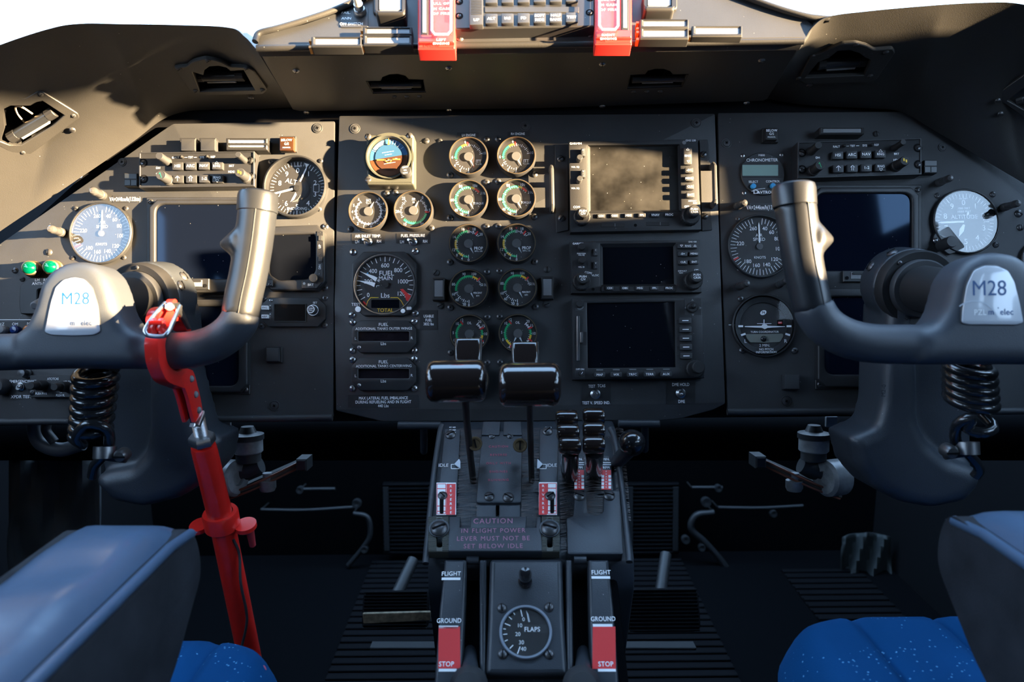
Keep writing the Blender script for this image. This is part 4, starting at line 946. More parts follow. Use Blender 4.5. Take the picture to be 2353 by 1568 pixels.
b.text('COM', *t.L(1325, 476, h), z, 4.6 * t.k, 'C' and WHITE); b.text('GPS', *t.L(1578, 475, h), z, 4.6 * t.k); b.text('DEFAULT', *t.L(1591, 462, h), z, 3 * t.k); b.text('NAV', *t.L(1597, 467, h), z, 3 * t.k)
for y in (384, 433): b.text('VOL SQ', *t.L(1322, y, h), z, 3.6 * t.k)
t.add('lettering', b)
for y, s_ in ((350, 'C'), (399, 'V')):
    key(t, 1335, y - 10, 1345, y + 9, None, h, .006, 2); b = MB(); b.text(s_, *t.L(1340, y - 5, h + .006), h + .0063, 4 * t.k)
    for q in (0, 5): b.text(':', *t.L(1340, y + q, h + .006), h + .0063, 3.5 * t.k)
    t.add('key_lettering', b)
    knob(t, 1332, y + 11, 6.5, .012, h, 'volume_knob', KEYM)
dual(t, 1340, 488, ['PUSH', 'C/V'], 19, 12, h, dx=-5, dy=-2); dual(t, 1596, 484, ['PUSH', 'CRSR'], 21, 13, h, dx=-16, dy=2)
for x0, x1 in ((1381, 1434), (1485, 1538)):
    b = MB(); y0 = 513 if x0 < 1400 else 510; b.plate(t.rect(x0, y0, x1, y0 + 9, 1, h), h, h + .0006, BLACK, bevel=.0002); b.line(t.L(x0 + 32, y0 + 1, h), t.L(x0 + 32, y0 + 8, h), 1.5 * t.k, h + .0008, LAMPW); t.add('card_slot', b, 'closed card slot')
b = MB(); b.disc(*t.L(1460, 518, h), h + .0002, 3.6 * t.k, VOID, 16); b.disc(*t.L(1572, 328, h), h + .0003, 4.5 * t.k, LAMPW, 18); t.add('light_sensor', b)
for x, y, r_ in ((1288, 365, .5), (1290, 502, .8), (1617, 355, .8), (1620, 497, .6)): screw(t, x, y, 8, 's', .002, rot=r_)
for px, py, lab, dy in ((1267, 430, 'thin upright metal handle on the left of the larger navigator', 46), (1641, 421, 'thin upright metal handle on the right of the larger navigator', 44)):
    t2 = T('grab_handle', lab, 'handle', px, py, group='upright handles beside the larger navigator'); z = .016
    a, c = t2.P(px, py - dy, z), t2.P(px + 2, py + dy, z); b = MB()
    b.tube([Vector((a.x, a.y, 0)), a - Vector((0, 0, .004)), a - Vector((0, .003, 0)), c + Vector((0, .003, 0)), c - Vector((0, 0, .004)), Vector((c.x, c.y, 0))], .0042, PAINT, 10, sq=.7); t2.solo(b)
# ---- smaller navigator
t = T('gps_navigator', 'smaller navigator directly below the dusty one', 'navigator', 1462, 612); h = .013
op = rnd([t.L(x, y, h) for x, y in ((1379, 561), (1553, 559), (1555, 656), (1380, 657))], 2 * t.k)
t.add('case', MB().plate([t.L(x, y, h) for x, y in ((1310, 555), (1608, 551), (1613, 672), (1313, 674))], 0, h, PAINT2, bevel=.0012, steps=2, holes=[op]))
b = MB(); b.poly(op, h - .005, SCREEN); t.add('screen', b)
b = MB(); o4 = [t.L(x, y, h) for x, y in ((1379, 561), (1553, 559), (1555, 656), (1380, 657))]; i4 = [t.L(x, y, h - .004) for x, y in ((1385, 569), (1547, 567), (1549, 653), (1386, 654))]
b.add([(*p, h - .0002) for p in o4] + [(*p, h - .0046) for p in i4], [(i, i + 4, (i + 1) % 4 + 4, (i + 1) % 4) for i in range(4)], PAINT2); t.add('screen_chamfer', b)
t.add('key_strip', MB().plate(t.rect(1381, 658, 1553, 671, 4, h), h, h + .0015, PAINT2, bevel=.0006))
for x, s_ in zip((1401, 1436, 1470, 1504, 1538), ('CDI', 'OBS', 'MSG', 'FPL', 'PROC')): key(t, x - 9, 657.5, x + 9, 667, s_, h + .0015, .002, 2, 4.3)
key(t, 1557, 560, 1603, 571, None, h, .004, 2); key(t, 1558, 578, 1580, 589, '-D+', h, .004, 2, 4); key(t, 1584, 578, 1606, 588, 'MENU', h, .004, 2, 4); key(t, 1559, 597, 1580, 608, 'CLR', h, .004, 2, 4.2); key(t, 1585, 597, 1606, 607, 'ENT', h, .004, 2, 4.2)
b = MB(); z = h + .0043; b.text('RNG', *t.L(1581, 565.5, h + .004), z, 4.6 * t.k); tri(b, t, 1566, 565, 3, z, -1); tri(b, t, 1597, 565, 3, z)
z = h + .0002; b.text('GARMIN', *t.L(1328, 560, h), z, 4.2 * t.k, bold=1); b.text('GNS 430', *t.L(1591, 556, h), z, 3.4 * t.k)
b.text('PWR PUSH', *t.L(1336, 583, h), z, 2.8 * t.k); b.text('VOL SQ', *t.L(1336, 586.5, h), z, 2.8 * t.k); b.text('VOL ID', *t.L(1336, 614, h), z, 3 * t.k); b.text('COM/', *t.L(1352, 627, h), z, 4.4 * t.k, rot=-10); b.text('VLOC', *t.L(1368, 633, h), z, 4.4 * t.k); b.text('DEFAULT', *t.L(1568, 623, h), z, 3.2 * t.k); b.text('NAV', *t.L(1565, 627.5, h), z, 3 * t.k); b.text('GPS', *t.L(1600, 621, h), z, 4 * t.k)
for y in (577, 609):
    for x in (1316, 1350): b.frame_line(t.rect(x, y - 9, x + 9, y + 9, 0, h), .8 * t.k, z, BLACK)
t.add('lettering', b)
for y, s_ in ((580, 'C'), (610, 'V')):
    key(t, 1364, y - 9, 1374, y + 8, None, h, .003, 2); b = MB(); b.text(s_, *t.L(1369, y - 5, h + .003), h + .0033, 4 * t.k); b.text(':', *t.L(1369, y + 3, h + .003), h + .0033, 4 * t.k); t.add('key_lettering', b)
knob(t, 1337, 566, 8, .010, h, 'volume_knob'); knob(t, 1338, 597, 8, .010, h, 'volume_knob')
dual(t, 1340, 639, ['PUSH', 'C/V'], 20, 13, h, dx=-6, dy=-6); dual(t, 1602, 635, ['PUSH', 'CRSR'], 21, 14, h, dx=-16, dy=-2)
b = MB(); b.disc(*t.L(1363, 665, h), h + .0002, 3.4 * t.k, VOID, 16); b.disc(*t.L(1366, 562, h), h + .0003, 5 * t.k, KEYM, 18); t.add('light_sensor', b)
# ---- multifunction display
t = T('multifunction_display', 'large dark display with keys MAP WX TRFC TERR AUX', 'display', 1468, 778); h = .013
op = rnd([t.L(x, y, h) for x, y in ((1349, 697), (1551, 694), (1553, 844), (1351, 846))], 2 * t.k)
t.add('case', MB().plate([t.L(x, y, h) for x, y in ((1314, 687), (1613, 684), (1619, 869), (1316, 873))], 0, h, PAINT2, bevel=.0015, steps=2, holes=[op]))
b = MB(); b.poly(op, h - .003, SCREEN); t.add('screen', b)
for i in range(5):
    y = 737 + i * 20.3; x = 1561 + i * .6
    o = key(t, x, y - 7, x + 28, y + 7, None, h, .003, 2.5); b = MB(); b.line(t.L(x + 6.5, y + .2, h + .003), t.L(x + 21, y, h + .003), 1.8 * t.k, h + .0034, WHITE); b.line(t.L(x - 8, y, h), t.L(x - 3, y, h), 1.2 * t.k, h + .0002, BLACK); t.add('key_dash', b)
for x, s_ in zip((1378, 1416, 1454, 1493, 1531), ('MAP', 'WX', 'TRFC', 'TERR', 'AUX')):
    y = 862 - (x - 1378) * .01; key(t, x - 13, y - 7, x + 13, y + 6, s_, h, .004, 4, 5)
    t.add('soft_light', MB().plate(t.rect(x - 8, y - 13, x + 8, y - 10, 1.5, h), h, h + .0006, LAMPW), 'pale lit bar above the key')
b = MB(); b.plate(t.rect(1321, 690, 1342, 715, 1, h), h, h + .0004, KEYM); t.add('knob_plate', b); knob(t, 1332, 698, 8, .006, h, 'knob'); b = MB(); b.arc(8 * t.k, 10 * t.k, 110, 215, h + .0006, LAMPW, t.L(1332, 702, h)); t.add('knob_mark', b)
b = MB(); b.plate(t.rect(1573, 686, 1611, 724, 1, h), h, h + .0004, PAINT2); z = h + .0006
for x, y, q in ((1591, 690, 0), (1609, 708, 1), (1592, 724, 2), (1575, 708, 3)):
    c = t.L(x, y, h); a = [(-3, -1.8), (3, -1.8), (0, 3)]; rr = -R(90 * q); b.poly([(c[0] + (u * math.cos(rr) - v * math.sin(rr)) * t.k, c[1] + (u * math.sin(rr) + v * math.cos(rr)) * t.k) for u, v in a], z, LAMPW)
t.add('joystick_plate', b); knob(t, 1592, 706, 12, .003, h, 'joystick_base', ribs=0)
c = t.L(1592, 704, h + .014); t.add('joystick', MB().lathe([(3 * t.k, h), (3 * t.k, h + .010), (6 * t.k, h + .012), (6.5 * t.k, h + .016), (4 * t.k, h + .019), (0, h + .0195)], BLACK, (*c, 0), 22))
knob(t, 1599, 848, 21, .006, h, 'outer_knob'); knob(t, 1606, 844, 14, .010, h + .006, 'inner_knob', ribs=0)
b = MB(); b.plate(t.rect(1321, 846, 1344, 868, 1, h), h, h + .0004, KEYM); b.text('OFF', *t.L(1328, 849, h), h + .0006, 3.6 * t.k); b.text('ON', *t.L(1338, 849, h), h + .0006, 3.6 * t.k); t.add('power_plate', b)
knob(t, 1337, 858, 7, .005, h, 'power_knob'); b = MB(); b.line(t.L(1336, 860, h + .005), t.L(1339, 855, h + .005), 1.2 * t.k, h + .0053, WHITE); t.add('knob_mark', b)
b = MB(); b.plate(t.rect(1325, 727, 1332, 830, 1.5, h), h, h + .003, STEEL, bevel=.0006); t.add('card_door', b, 'narrow metal card door')
t.add('door_latch', MB().plate(t.rect(1333, 764, 1339, 789, 1, h), h, h + .004, STEEL, bevel=.0006), 'bright latch'); b = MB(); b.plate(t.rect(1319, 763, 1348, 794, 1, h), h, h + .0004, BLACK); t.add('latch_recess', b)
b = MB(); b.text('BENDIX/KING', *t.L(1369, 690, h), h + .0002, 4 * t.k, KEYM); t.add('lettering', b)
# ---- EFIS control panels
def ccu(x0, y0, x1, y1, dy, label, cap):
    t = T('display_control_panel', label, 'control panel', (x0 + x1) / 2, (y0 + y1) / 2, group='EFIS control panels'); h = .016
    sx, sy = (x1 - x0) / 285, (y1 - y0) / 84
    A = lambda x, y: (x0 + x * sx, y0 + y * sy + (x / 285) * dy)
    def rc(a, b_, c, d, r=2, z=h): return rnd([t.L(*A(*p), z) for p in ((a, d), (c, d), (c, b_), (a, b_))], r * t.k)
    t.add('case', MB().plate(rc(0, 0, 285, 84, 1), 0, h, PAINT2, bevel=.001, steps=2))
    t.add('rim', MB().plate(rc(0, 0, 285, 84, 1), h, h + .0012, PAINT2, holes=[rc(4, 3, 281, 80, 1)], bevel=.0004))
    for i, s_ in enumerate(('HSI', 'ARC', 'NAV')):
        x, y = A(81 + 32.5 * i, 23); key(t, x, y, x + 25, y + 18, s_, h, .005, 2, 6.2)
    for i in range(4):
        x, y = A(82 + 32.5 * i, 54); key(t, x, y, x + 25, y + 18, '1-2' if i == 2 else None, h, .005, 2, 6.2)
    x, y = A(179, 23); key(t, x, y, x + 25, y + 18, None, h, .005, 2)
    b = MB(); z = h + .0053; zz = h + .005
    for (x, y), up in ((A(191.5, 27), 1), (A(192.5, 68), -1)):
        b.text('RNG', *t.L(x, y + 6.5 * up, zz), z, 5.2 * t.k, bold=1); tri(b, t, x, y + (-1 if up > 0 else 1), 4.2, z, up)
    for i, d in ((0, 0), (1, 2)):
        x, y = A(94.5 + 32.5 * i, 63)
        for q in ((-d, d) if d else (0,)): b.line(t.L(x + q, y - 4, zz), t.L(x + q, y + 6, zz), 1.2 * t.k, z, WHITE)
        b.line(t.L(x, y - 6, zz), t.L(x - 5, y - 1, zz), 1.2 * t.k, z, WHITE); b.line(t.L(x, y - 6, zz), t.L(x + 5, y - 1, zz), 1.2 * t.k, z, WHITE)
    t.add('key_lettering', b)
    b = MB(); z = h + .0002
    for s_, x, y in (('RALT', 90, 13), ('TST', 127, 12.5), ('SYS', 155, 12.5), ('REF', 182, 12), ('DH', 47, 37), ('CP', 46, 51), ('BRT', 228, 34), ('HDG', 228, 48)): b.text(s_, *t.L(*A(x, y), h), z, 4.6 * t.k, sx=.95, bold=1)
    for a, c in ((112, 119), (135, 142)): b.line(t.L(*A(a, 12.7), h), t.L(*A(c, 12.7), h), 1 * t.k, z, WHITE)
    t.add('lettering', b)
    for x in (107, 170): t.add('test_button', MB().lathe([(3.4 * t.k, h), (3.4 * t.k, h + .004), (0, h + .005)], BLACK, (*t.L(*A(x, 12.5), h), 0), 14))
    for i, (x, y, r_) in enumerate(((49, 8, 9), (244, 7, 7), (53, 54, 11.5), (248, 50, 11.5))):
        px_, py_ = A(x, y)
        if cap and i < 2: pass
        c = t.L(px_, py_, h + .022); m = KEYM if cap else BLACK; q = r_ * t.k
        b = MB().lathe([(q * 1.1, h), (q * 1.1, h + .004), (q * .95, h + .005), (q * .95, h + .021), (q * .85, h + .022), (0, h + .022)], m, (*c, 0), 28, ribs=1, ribd=.03)
        if i == 2: b.line((c[0] - q * .16, c[1] + q * .5), (c[0] + q * .16, c[1] - q * .5), q * .10, h + .0223, GREEN); b.line((c[0] - q * .16, c[1] + q * .5), (c[0] - q * .32, c[1] + q * .2), q * .10, h + .0223, GREEN); b.arc(q * .78, q * .86, 0, 360, h + .0222, KEYM, c)
        if i == 3: b.box((c[0] - q * .25, c[1] + q * .15, h + .0223), (q * .28, q * .55, .0003), YEL); b.box((c[0] + q * .2, c[1] - q * .1, h + .0223), (q * .28, q * .55, .0003), YEL)
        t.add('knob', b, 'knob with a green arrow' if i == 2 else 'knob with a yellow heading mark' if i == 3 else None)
    for x, y in ((10, 25), (11, 63), (277, 22), (278, 60)):
        b = MB(); b.disc(*t.L(*A(x, y), h), h + .0002, 10 * t.k, VOID, 20); t.add('screw_hole_shade', b); screw(t, *A(x, y), 7, 's', h - .0005)  # flat near-black disc in place of the hole's shade
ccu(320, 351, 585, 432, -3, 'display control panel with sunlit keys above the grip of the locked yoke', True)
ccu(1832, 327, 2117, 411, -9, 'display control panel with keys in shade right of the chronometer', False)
for x, y, lab in ((300, 413, 'small flat black box left of the sunlit display control panel'), (2138, 383, 'small flat black box right of the shaded display control panel')):
    t = T('annunciator_box', lab, 'annunciator', x, y, group='small flat annunciator boxes'); h = .010
    b = MB().plate(t.rect(x - 15, y - 15, x + 16, y + 15, 1, h), 0, h, BLACK, bevel=.0006); m = mat('dark lens', (.012, .014, .016), .35)
    b.plate(t.rect(x - 13, y - 13, x + 14, y - 2, 0, h), h, h + .0005, m); b.plate(t.rect(x - 13, y + 1, x - .5, y + 13, 0, h), h, h + .0005, m); b.plate(t.rect(x + 1.5, y + 1, x + 14, y + 13, 0, h), h, h + .0005, m); t.solo(b)
# ---- display tubes
def tube_display(x0, y0, x1, y1, sx0, sy0, sx1, sy1, label, slider, c=18, legend=None, tag=None):
    t = T('display_tube', label, 'display', (x0 + x1) / 2, (y0 + y1) / 2, group='large display tubes'); h = .012
    op = t.rect(sx0, sy0, sx1, sy1, 22, h, 6)
    t.add('base_frame', MB().plate(t.rect(x0 - 6, y0 - 5, x1 + 6, y1 + 5, 2, .003), 0, .003, PAINT2, bevel=.0008))
    t.add('bezel', MB().plate(t.oct(x0, y0, x1, y1, c, h, 2), .003, h, PAINT2, bevel=.002, steps=3, holes=[op]))
    b = MB(); b.poly(op, h - .004, EFIS); t.add('screen', b)
    if legend: b = MB(); b.text(legend, *t.L((x0 + x1) / 2, (sy0 + y0) / 2 + 1, h), h + .0002, 3.6 * t.k, KEYM); t.add('lettering', b)
    if slider:
        x, y = slider; sg = 1 if x > 1176 else -1
        b = MB().plate(t.rect(x - 78 if sg < 0 else x - 40, y - 12, x + 40 if sg < 0 else x + 78, y + 14, 1, h + .004), h, h + .004, PAINT2, bevel=.0008, bottom=True); t.add('control_strip', b)
        b = MB(); b.plate(t.rect(x - 23, y - 8, x + 25, y + 7, 0, h + .004), h + .004, h + .0046, LAMPW); b.plate(t.rect(x - 20, y - 8, x + 23, y - 3, 3, h + .004), h + .0046, h + .006, BLACK); t.add('brightness_wheel', b, 'pale scale with a black thumbwheel')
        b = MB(); b.disc(*t.L(x + 32 * -sg, y + 5, h + .004), h + .0046, 4 * t.k, VOID, 16); t.add('jack', b)
    for x, y in ((x0 + 4, y0 + 6), (x1 - 4, y0 + 6), (x0 + 4, y1 - 6), (x1 - 4, y1 - 6)): screw(t, x, y, 6.5, 's', .003)
    return t
tube_display(342, 458, 590, 672, 356, 469, 572, 641, 'upper display tube mirroring blue sky behind the grip of the locked yoke', (440, 652))
tube_display(342, 688, 568, 902, 356, 704, 547, 887, 'lower display tube behind the red lock', None)
tube_display(1868, 430, 2113, 668, 1877, 443, 2097, 622, 'upper display tube behind the right yoke grip', (1978, 634))
tube_display(1880, 662, 2113, 890, 1896, 682, 2098, 861, 'lower display tube behind the right yoke bar', None, legend='BENDIX-KING')
# vertical speed display
t = T('vertical_speed_display', 'square display with UP and DN buttons beside the sunlit grip', 'display', 678, 592); h = .011
op = rnd([t.L(x, y, h) for x, y in ((618, 540), (725, 538), (725, 624), (708, 641), (640, 645), (618, 630))], 8 * t.k)
t.add('bezel', MB().plate([t.L(x, y, h) for x, y in ((608, 521), (728, 516), (745, 534), (747, 646), (728, 668), (622, 667), (606, 650))], 0, h, PAINT2, bevel=.002, steps=3, holes=[op]))
b = MB(); b.poly(op, h - .003, SCREEN); t.add('screen', b)
b = MB(); b.plate(t.rect(729, 532, 742, 640, 1, h), h, h + .0008, PAINT2); b.text('UP', *t.L(735, 567, h), h + .001, 5 * t.k, rot=90); b.text('DN', *t.L(735, 614, h), h + .001, 5 * t.k, rot=90); t.add('button_strip', b)
for y in (547, 596): key(t, 731, y - 6, 740, y + 6, None, h, .003, 1)
for y in (536, 584, 629): screw(t, 735, y, 3, 's', h)
t.add('brightness_plate', MB().plate(t.poly([(694, 645), (716, 642), (742, 650), (728, 664), (694, 664)], h), h, h + .003, PAINT2, bevel=.0006)); knob(t, 719, 639, 10, .008, h, 'brightness_knob', KEYM)
b = MB(); b.plate(t.rect(706, 650, 722, 660, 1, h + .003), h + .003, h + .0036, KEYM); b.text('BRT', *t.L(714, 655, h + .003), h + .0038, 5 * t.k); b.disc(*t.L(699, 652, h + .003), h + .0034, 3 * t.k, STEEL, 12); t.add('lettering', b)
t.add('corner_clip', MB().plate(t.rect(606, 643, 629, 660, 3, h), h, h + .004, PAINT2, bevel=.0008)); screw(t, 620, 654, 4, 's', h + .004)
for x, y in ((748, 521), (747, 662)): screw(t, x, y, 7, 'xl' if y < 600 else 'x')
# altitude preselector
t = T('altitude_selector', 'small octagonal selector with ENG and ARM keys and a SET knob', 'selector', 675, 717); h = .006
t.add('bezel', MB().plate(t.oct(599, 684, 748, 751, 18, h, 2), 0, h, PAINT2, bevel=.001, steps=2)); 
b = MB(); b.plate(t.rect(629, 698, 704, 740, 1, h), h, h + .0012, BLACK, holes=[t.rect(631, 700, 702, 738, 0, h)]); b.poly(t.rect(631, 700, 702, 738, 0, h), h + .0003, mat('smoked display', (.012, .009, .008), .1, spec=.6)); t.add('display_window', b)
for y, s_ in ((707, 'ENG'), (727.5, 'ARM')): key(t, 600, y - 4.5, 616, y + 4.5, s_, h, .004, 1, 3.8, WHITE, VOID)
b = MB(); z = h + .0002
for i, s_ in enumerate('VS'): b.text(s_, *t.L(621, 703 + 6.5 * i, h), z, 3.6 * t.k)
for i, s_ in enumerate('ALT'): b.text(s_, *t.L(621, 722 + 5.5 * i, h), z, 3.4 * t.k)
b.text('SET', *t.L(724, 696, h), z, 4.4 * t.k); t.add('lettering', b); screw(t, 622, 691, 4, 'sl', h)
knob(t, 719, 713, 13, .008, h, 'outer_knob', KEYM); o = knob(t, 714, 711, 8.5, .012, h + .008, 'inner_knob', KEYM, lines=['PUSH', 'PULL'], th=3)
for r_, z, c in ((12.5, h + .0083, (719, 713)), (8.4, h + .0203, (714, 711))): b = MB(); b.arc((r_ - 1.4) * t.k, r_ * t.k, 0, 360, z, WHITE, t.L(*c, z)); t.add('knob_ring', b, 'white ring')
for x, y in ((747, 685), (746, 748), (602, 750), (606, 687)): screw(t, x, y, 7, 'x')
# chronometer
t = T('chronometer', 'round CHRONOMETER with grey-green window and two blue buttons', 'clock', 1751, 400); q = 50 * t.k; cx, cy = t.L(1751, 401)
win = t.rect(1705, 375, 1797, 408, 3, .003)
t.add('face', MB().plate(circ(cx, cy, q, 56), 0, .003, PAINT2, bevel=.0006))
b = MB(); b.plate(win, .003, .0034, BLACK, bevel=.0002); t.add('window_frame', b); b = MB(); b.plate(t.rect(1706, 379, 1788, 404, 1, .0036), .0034, .0036, LCDG); t.add('display_window', b, 'grey-green liquid crystal window')
b = MB(); z = .0032; b.text('M800', *t.L(1750, 357, .003), z, 4.4 * t.k); b.text('CHRONOMETER', *t.L(1751, 368, .003), z, 7 * t.k, sx=.95); b.text('SELECT', *t.L(1731, 418, .003), z, 5 * t.k, sx=.92); b.text('CONTROL', *t.L(1776, 417, .003), z, 5 * t.k, sx=.92)
b.text('D', *t.L(1737, 441, .003), z, 9 * t.k, bold=1, sx=1.3); b.text('AVTRON', *t.L(1760, 442, .003), z, 6.2 * t.k, sx=1.02, bold=1); b.line(t.L(1727, 440, .003), t.L(1735, 437, .003), 1 * t.k, z, WHITE); b.line(t.L(1734, 436, .003), t.L(1758, 433, .003), .8 * t.k, z, WHITE); b.line(t.L(1731, 445, .003), t.L(1745, 444, .003), 1 * t.k, z, WHITE); t.add('lettering', b)
for x, y in ((1731, 428), (1776, 427)): t.add('button', MB().lathe([(6 * t.k, .003), (6 * t.k, .006), (5.4 * t.k, .0066), (0, .0068)], BLUE, (*t.L(x, y, .005), 0), 22), 'blue push button')
for x, y in ((1707, 358), (1796, 356), (1710, 444), (1797, 441)): screw(t, x, y, 5, 'xl')
# square buttons and light posts
def sq_button(x0, y0, x1, y1, label, hgt=.014, base=None, lines=None, m=None, group='square push buttons', name='push_button'):
    t = T(name, label, 'button', (x0 + x1) / 2, (y0 + y1) / 2, group=group)
    bx = base or (x0 - 2, y0 - 2, x1 + 2, y1 + 2)
    t.add('housing', MB().plate(t.rect(*bx, 1, hgt * .45), 0, hgt * .45, BLACK, bevel=.0006))
    b = MB().plate(t.rect(x0, y0, x1, y1, 2, hgt), hgt * .45, hgt, m or KEYM, bevel=.0012, steps=2)
    for i, s_ in enumerate(lines or []): b.text(s_, *t.L((x0 + x1) / 2, y0 + (y1 - y0) * (.25 + .27 * i), hgt), hgt + .0002, (5.4 if i < 2 else 2.8) * t.k, WHITE, sx=.9, bold=1)
    t.add('cap', b)
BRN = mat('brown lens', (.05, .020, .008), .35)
sq_button(415, 319, 448, 346, 'left of the two plain square buttons above the sunlit display control panel', .020); sq_button(460, 319, 494, 346, 'right of the two plain square buttons above the sunlit display control panel', .020)
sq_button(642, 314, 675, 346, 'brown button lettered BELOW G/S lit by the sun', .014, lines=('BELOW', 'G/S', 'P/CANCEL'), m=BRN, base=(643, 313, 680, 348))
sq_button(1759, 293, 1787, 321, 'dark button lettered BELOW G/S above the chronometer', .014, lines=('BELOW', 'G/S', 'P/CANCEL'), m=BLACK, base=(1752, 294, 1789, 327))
sq_button(611, 799, 641, 831, 'plain square button under the altitude selector', .010, base=(612, 797, 648, 834)); sq_button(1803, 861, 1838, 895, 'plain square button left of the lower right display tube', .014, base=(1800, 861, 1836, 896))
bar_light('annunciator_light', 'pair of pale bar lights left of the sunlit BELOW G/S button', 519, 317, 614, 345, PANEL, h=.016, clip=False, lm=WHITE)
b = MB(); t = T('light_divider', 'black strip splitting the pale bar light pair beside the sunlit BELOW G/S button', 'divider', 567, 331); b.plate(t.rect(522, 329, 614, 334, 0, .016), 0, .0165, BLACK); t.solo(b)
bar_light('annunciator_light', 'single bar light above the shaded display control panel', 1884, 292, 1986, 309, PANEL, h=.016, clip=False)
def post(px, py, bx, by, label, r=8):
    t = T('light_post', label, 'post light', bx, by, group='post lights on the panels'); k = t.k; L_ = .036
    a = t.P(bx, by, 0); c = t.P(px, py, L_); d = c - a; m = mat('post grey', (.05, .05, .052), .3)
    b = MB(); M = Matrix.Translation(a) @ d.to_track_quat('Z', 'Y').to_matrix().to_4x4(); q = r * k; L2 = d.length
    b.lathe([(q * 1.15, 0), (q * 1.15, L2 * .25), (q * .95, L2 * .28), (q * 1.0, L2 * .34), (q * .95, L2 * .4), (q * 1.0, L2 * .46), (q * .95, L2 * .52), (q * .95, L2 * .7)], m, seg=20, M=M); t.add('barrel', b)
    t.add('cap', MB().lathe([(q * .95, L2 * .7), (q * 1.02, L2 * .74), (q * 1.0, L2 * .92), (q * .7, L2), (0, L2 * 1.02)], m, seg=20, M=M))
post(212, 438, 236, 450, 'post light above the blue-mirroring airspeed indicator', 9); post(115, 526, 143, 535, 'post light left of the blue-mirroring airspeed indicator', 9)
post(1711, 466, 1694, 474, 'post light between the chronometer and the right airspeed indicator'); post(1717, 651, 1698, 659, 'post light between the right airspeed indicator and the turn coordinator'); post(2184, 409, 2158, 420, 'post light above the pale altimeter'); post(2340, 467, 2306, 477, 'post light right of the pale altimeter'); post(1806, 645, 1790, 655, 'post light beside the right yoke grip at the turn coordinator rim', 7)
# left lower panel
GLAMP = mat('green lamp', (.0, .06, .035), .12, coat=.8)
for x, y, lab in ((66, 615, 'green lamp further from the airspeed indicator'), (114, 613, 'green lamp nearer the airspeed indicator')):
    t = T('indicator_lamp', lab, 'lamp', x + 8, y + 3, group='green lamps'); k = t.k; a = t.P(x + 12, y + 5, 0); c = t.P(x, y, .022); M = Matrix.Translation(a) @ (c - a).to_track_quat('Z', 'Y').to_matrix().to_4x4(); L_ = (c - a).length; q = 17 * k
    t.add('bushing', MB().lathe([(q * 1.15, 0), (q * 1.15, L_ * .2), (q, L_ * .25), (q, L_ * .5), (q * .95, L_ * .55), (q * .95, L_ * .85), (q * .8, L_ * .88)], BRASSD, seg=26, M=M))
    t.add('lens', MB().lathe([(q * .84, L_ * .8), (q * .8, L_ * .95), (q * .5, L_ * 1.06), (0, L_ * 1.1)], GLAMP, seg=24, M=M), 'green domed lens')
t = T('antiskid_switch', 'dark switch panel lettered LH RH ANTI-SKID partly behind the yoke hub', 'switch', 110, 680); h = .008
hole = rnd([t.L(x, y, h) for x, y in ((85, 701), (104, 701), (104, 664), (85, 664))], 8 * t.k)
t.add('plate', MB().plate(rnd([t.L(x, y, h) for x, y in ((47, 722), (180, 722), (180, 638), (66, 638), (46, 656), (43, 700))], 4 * t.k), 0, h, PAINT2, bevel=.001, holes=[hole])); b = MB(); b.poly(hole, .001, VOID); t.add('slot', b)
b = MB(); z = h + .0003; b.text('LH', *t.L(86, 643.5, h), z, 6 * t.k, bold=1); b.text('RH', *t.L(106, 643.5, h), z, 6 * t.k, bold=1); b.text('ANTI-SKID', *t.L(74, 652, h), z, 6 * t.k, 'C' and WHITE, 'L', bold=1); b.text('OFF', *t.L(92, 713, h), z, 5 * t.k, bold=1); t.add('lettering', b)
t.add('lever', MB().cyl(t.P(95, 690, .004), t.P(78, 703, .026), .0036, LAMPW, 14, bevel=.0012, r2=.0046), 'pale grey lever'); screw(t, 52, 642, 6, 'p')
t = T('marker_panel', 'marker light panel lettered OM and MM at the left edge', 'control panel', 20, 765); h = .006
b = MB().plate(t.rect(-70, 737, 120, 790, 2, h), 0, h, PAINT2, bevel=.001); b.line(t.L(-70, 735, h), t.L(86, 735, h), 1.4 * t.k, h + .0003, WHITE); t.add('plate', b); z = h + .0003; b = MB(); b.text('M/Z', *t.L(3, 745, h), z, 6 * t.k); b.text('OM', *t.L(35, 745, h), z, 6 * t.k); b.text('MM', *t.L(69, 744, h), z, 6 * t.k); t.add('lettering', b)
for x, m, lab in ((3, LAMPW, 'pale marker lamp'), (32, mat('blue lens', (.01, .03, .14), .15), 'blue marker lamp'), (62, mat('amber lens', (.45, .12, .01), .2), 'amber marker lamp')):
    t.add('marker_lamp', MB().lathe([(10 * t.k, h), (10 * t.k, h + .006), (7 * t.k, h + .008), (0, h + .0085)], m, (*t.L(x, 758, h + .006), 0), 20), lab)
t = T('transponder_panel', 'transponder panel lettered ATC/TCAS under the locked yoke bar', 'control panel', 124, 889); h = .008
t.add('plate', MB().plate(t.rect(68, 863, 186, 914, 1, h), 0, h, PAINT2, bevel=.0008))
b = MB(); z = h + .0003
for s_, x, y, th in (('RANGE', 75, 876, 4.8), ('ATC/TCAS', 122, 871, 5), ('VFR TA', 155, 878, 4.8), ('T/', 170, 878, 4.8), ('RA', 170, 886, 4.8), ('PUSH PWR', 95, 905, 5), ('PUSH FL', 139, 909, 5), ('124', 140, 902, 3.4)): b.text(s_, *t.L(x, y, h), z, th * t.k, sx=.75)
t.add('lettering', b)
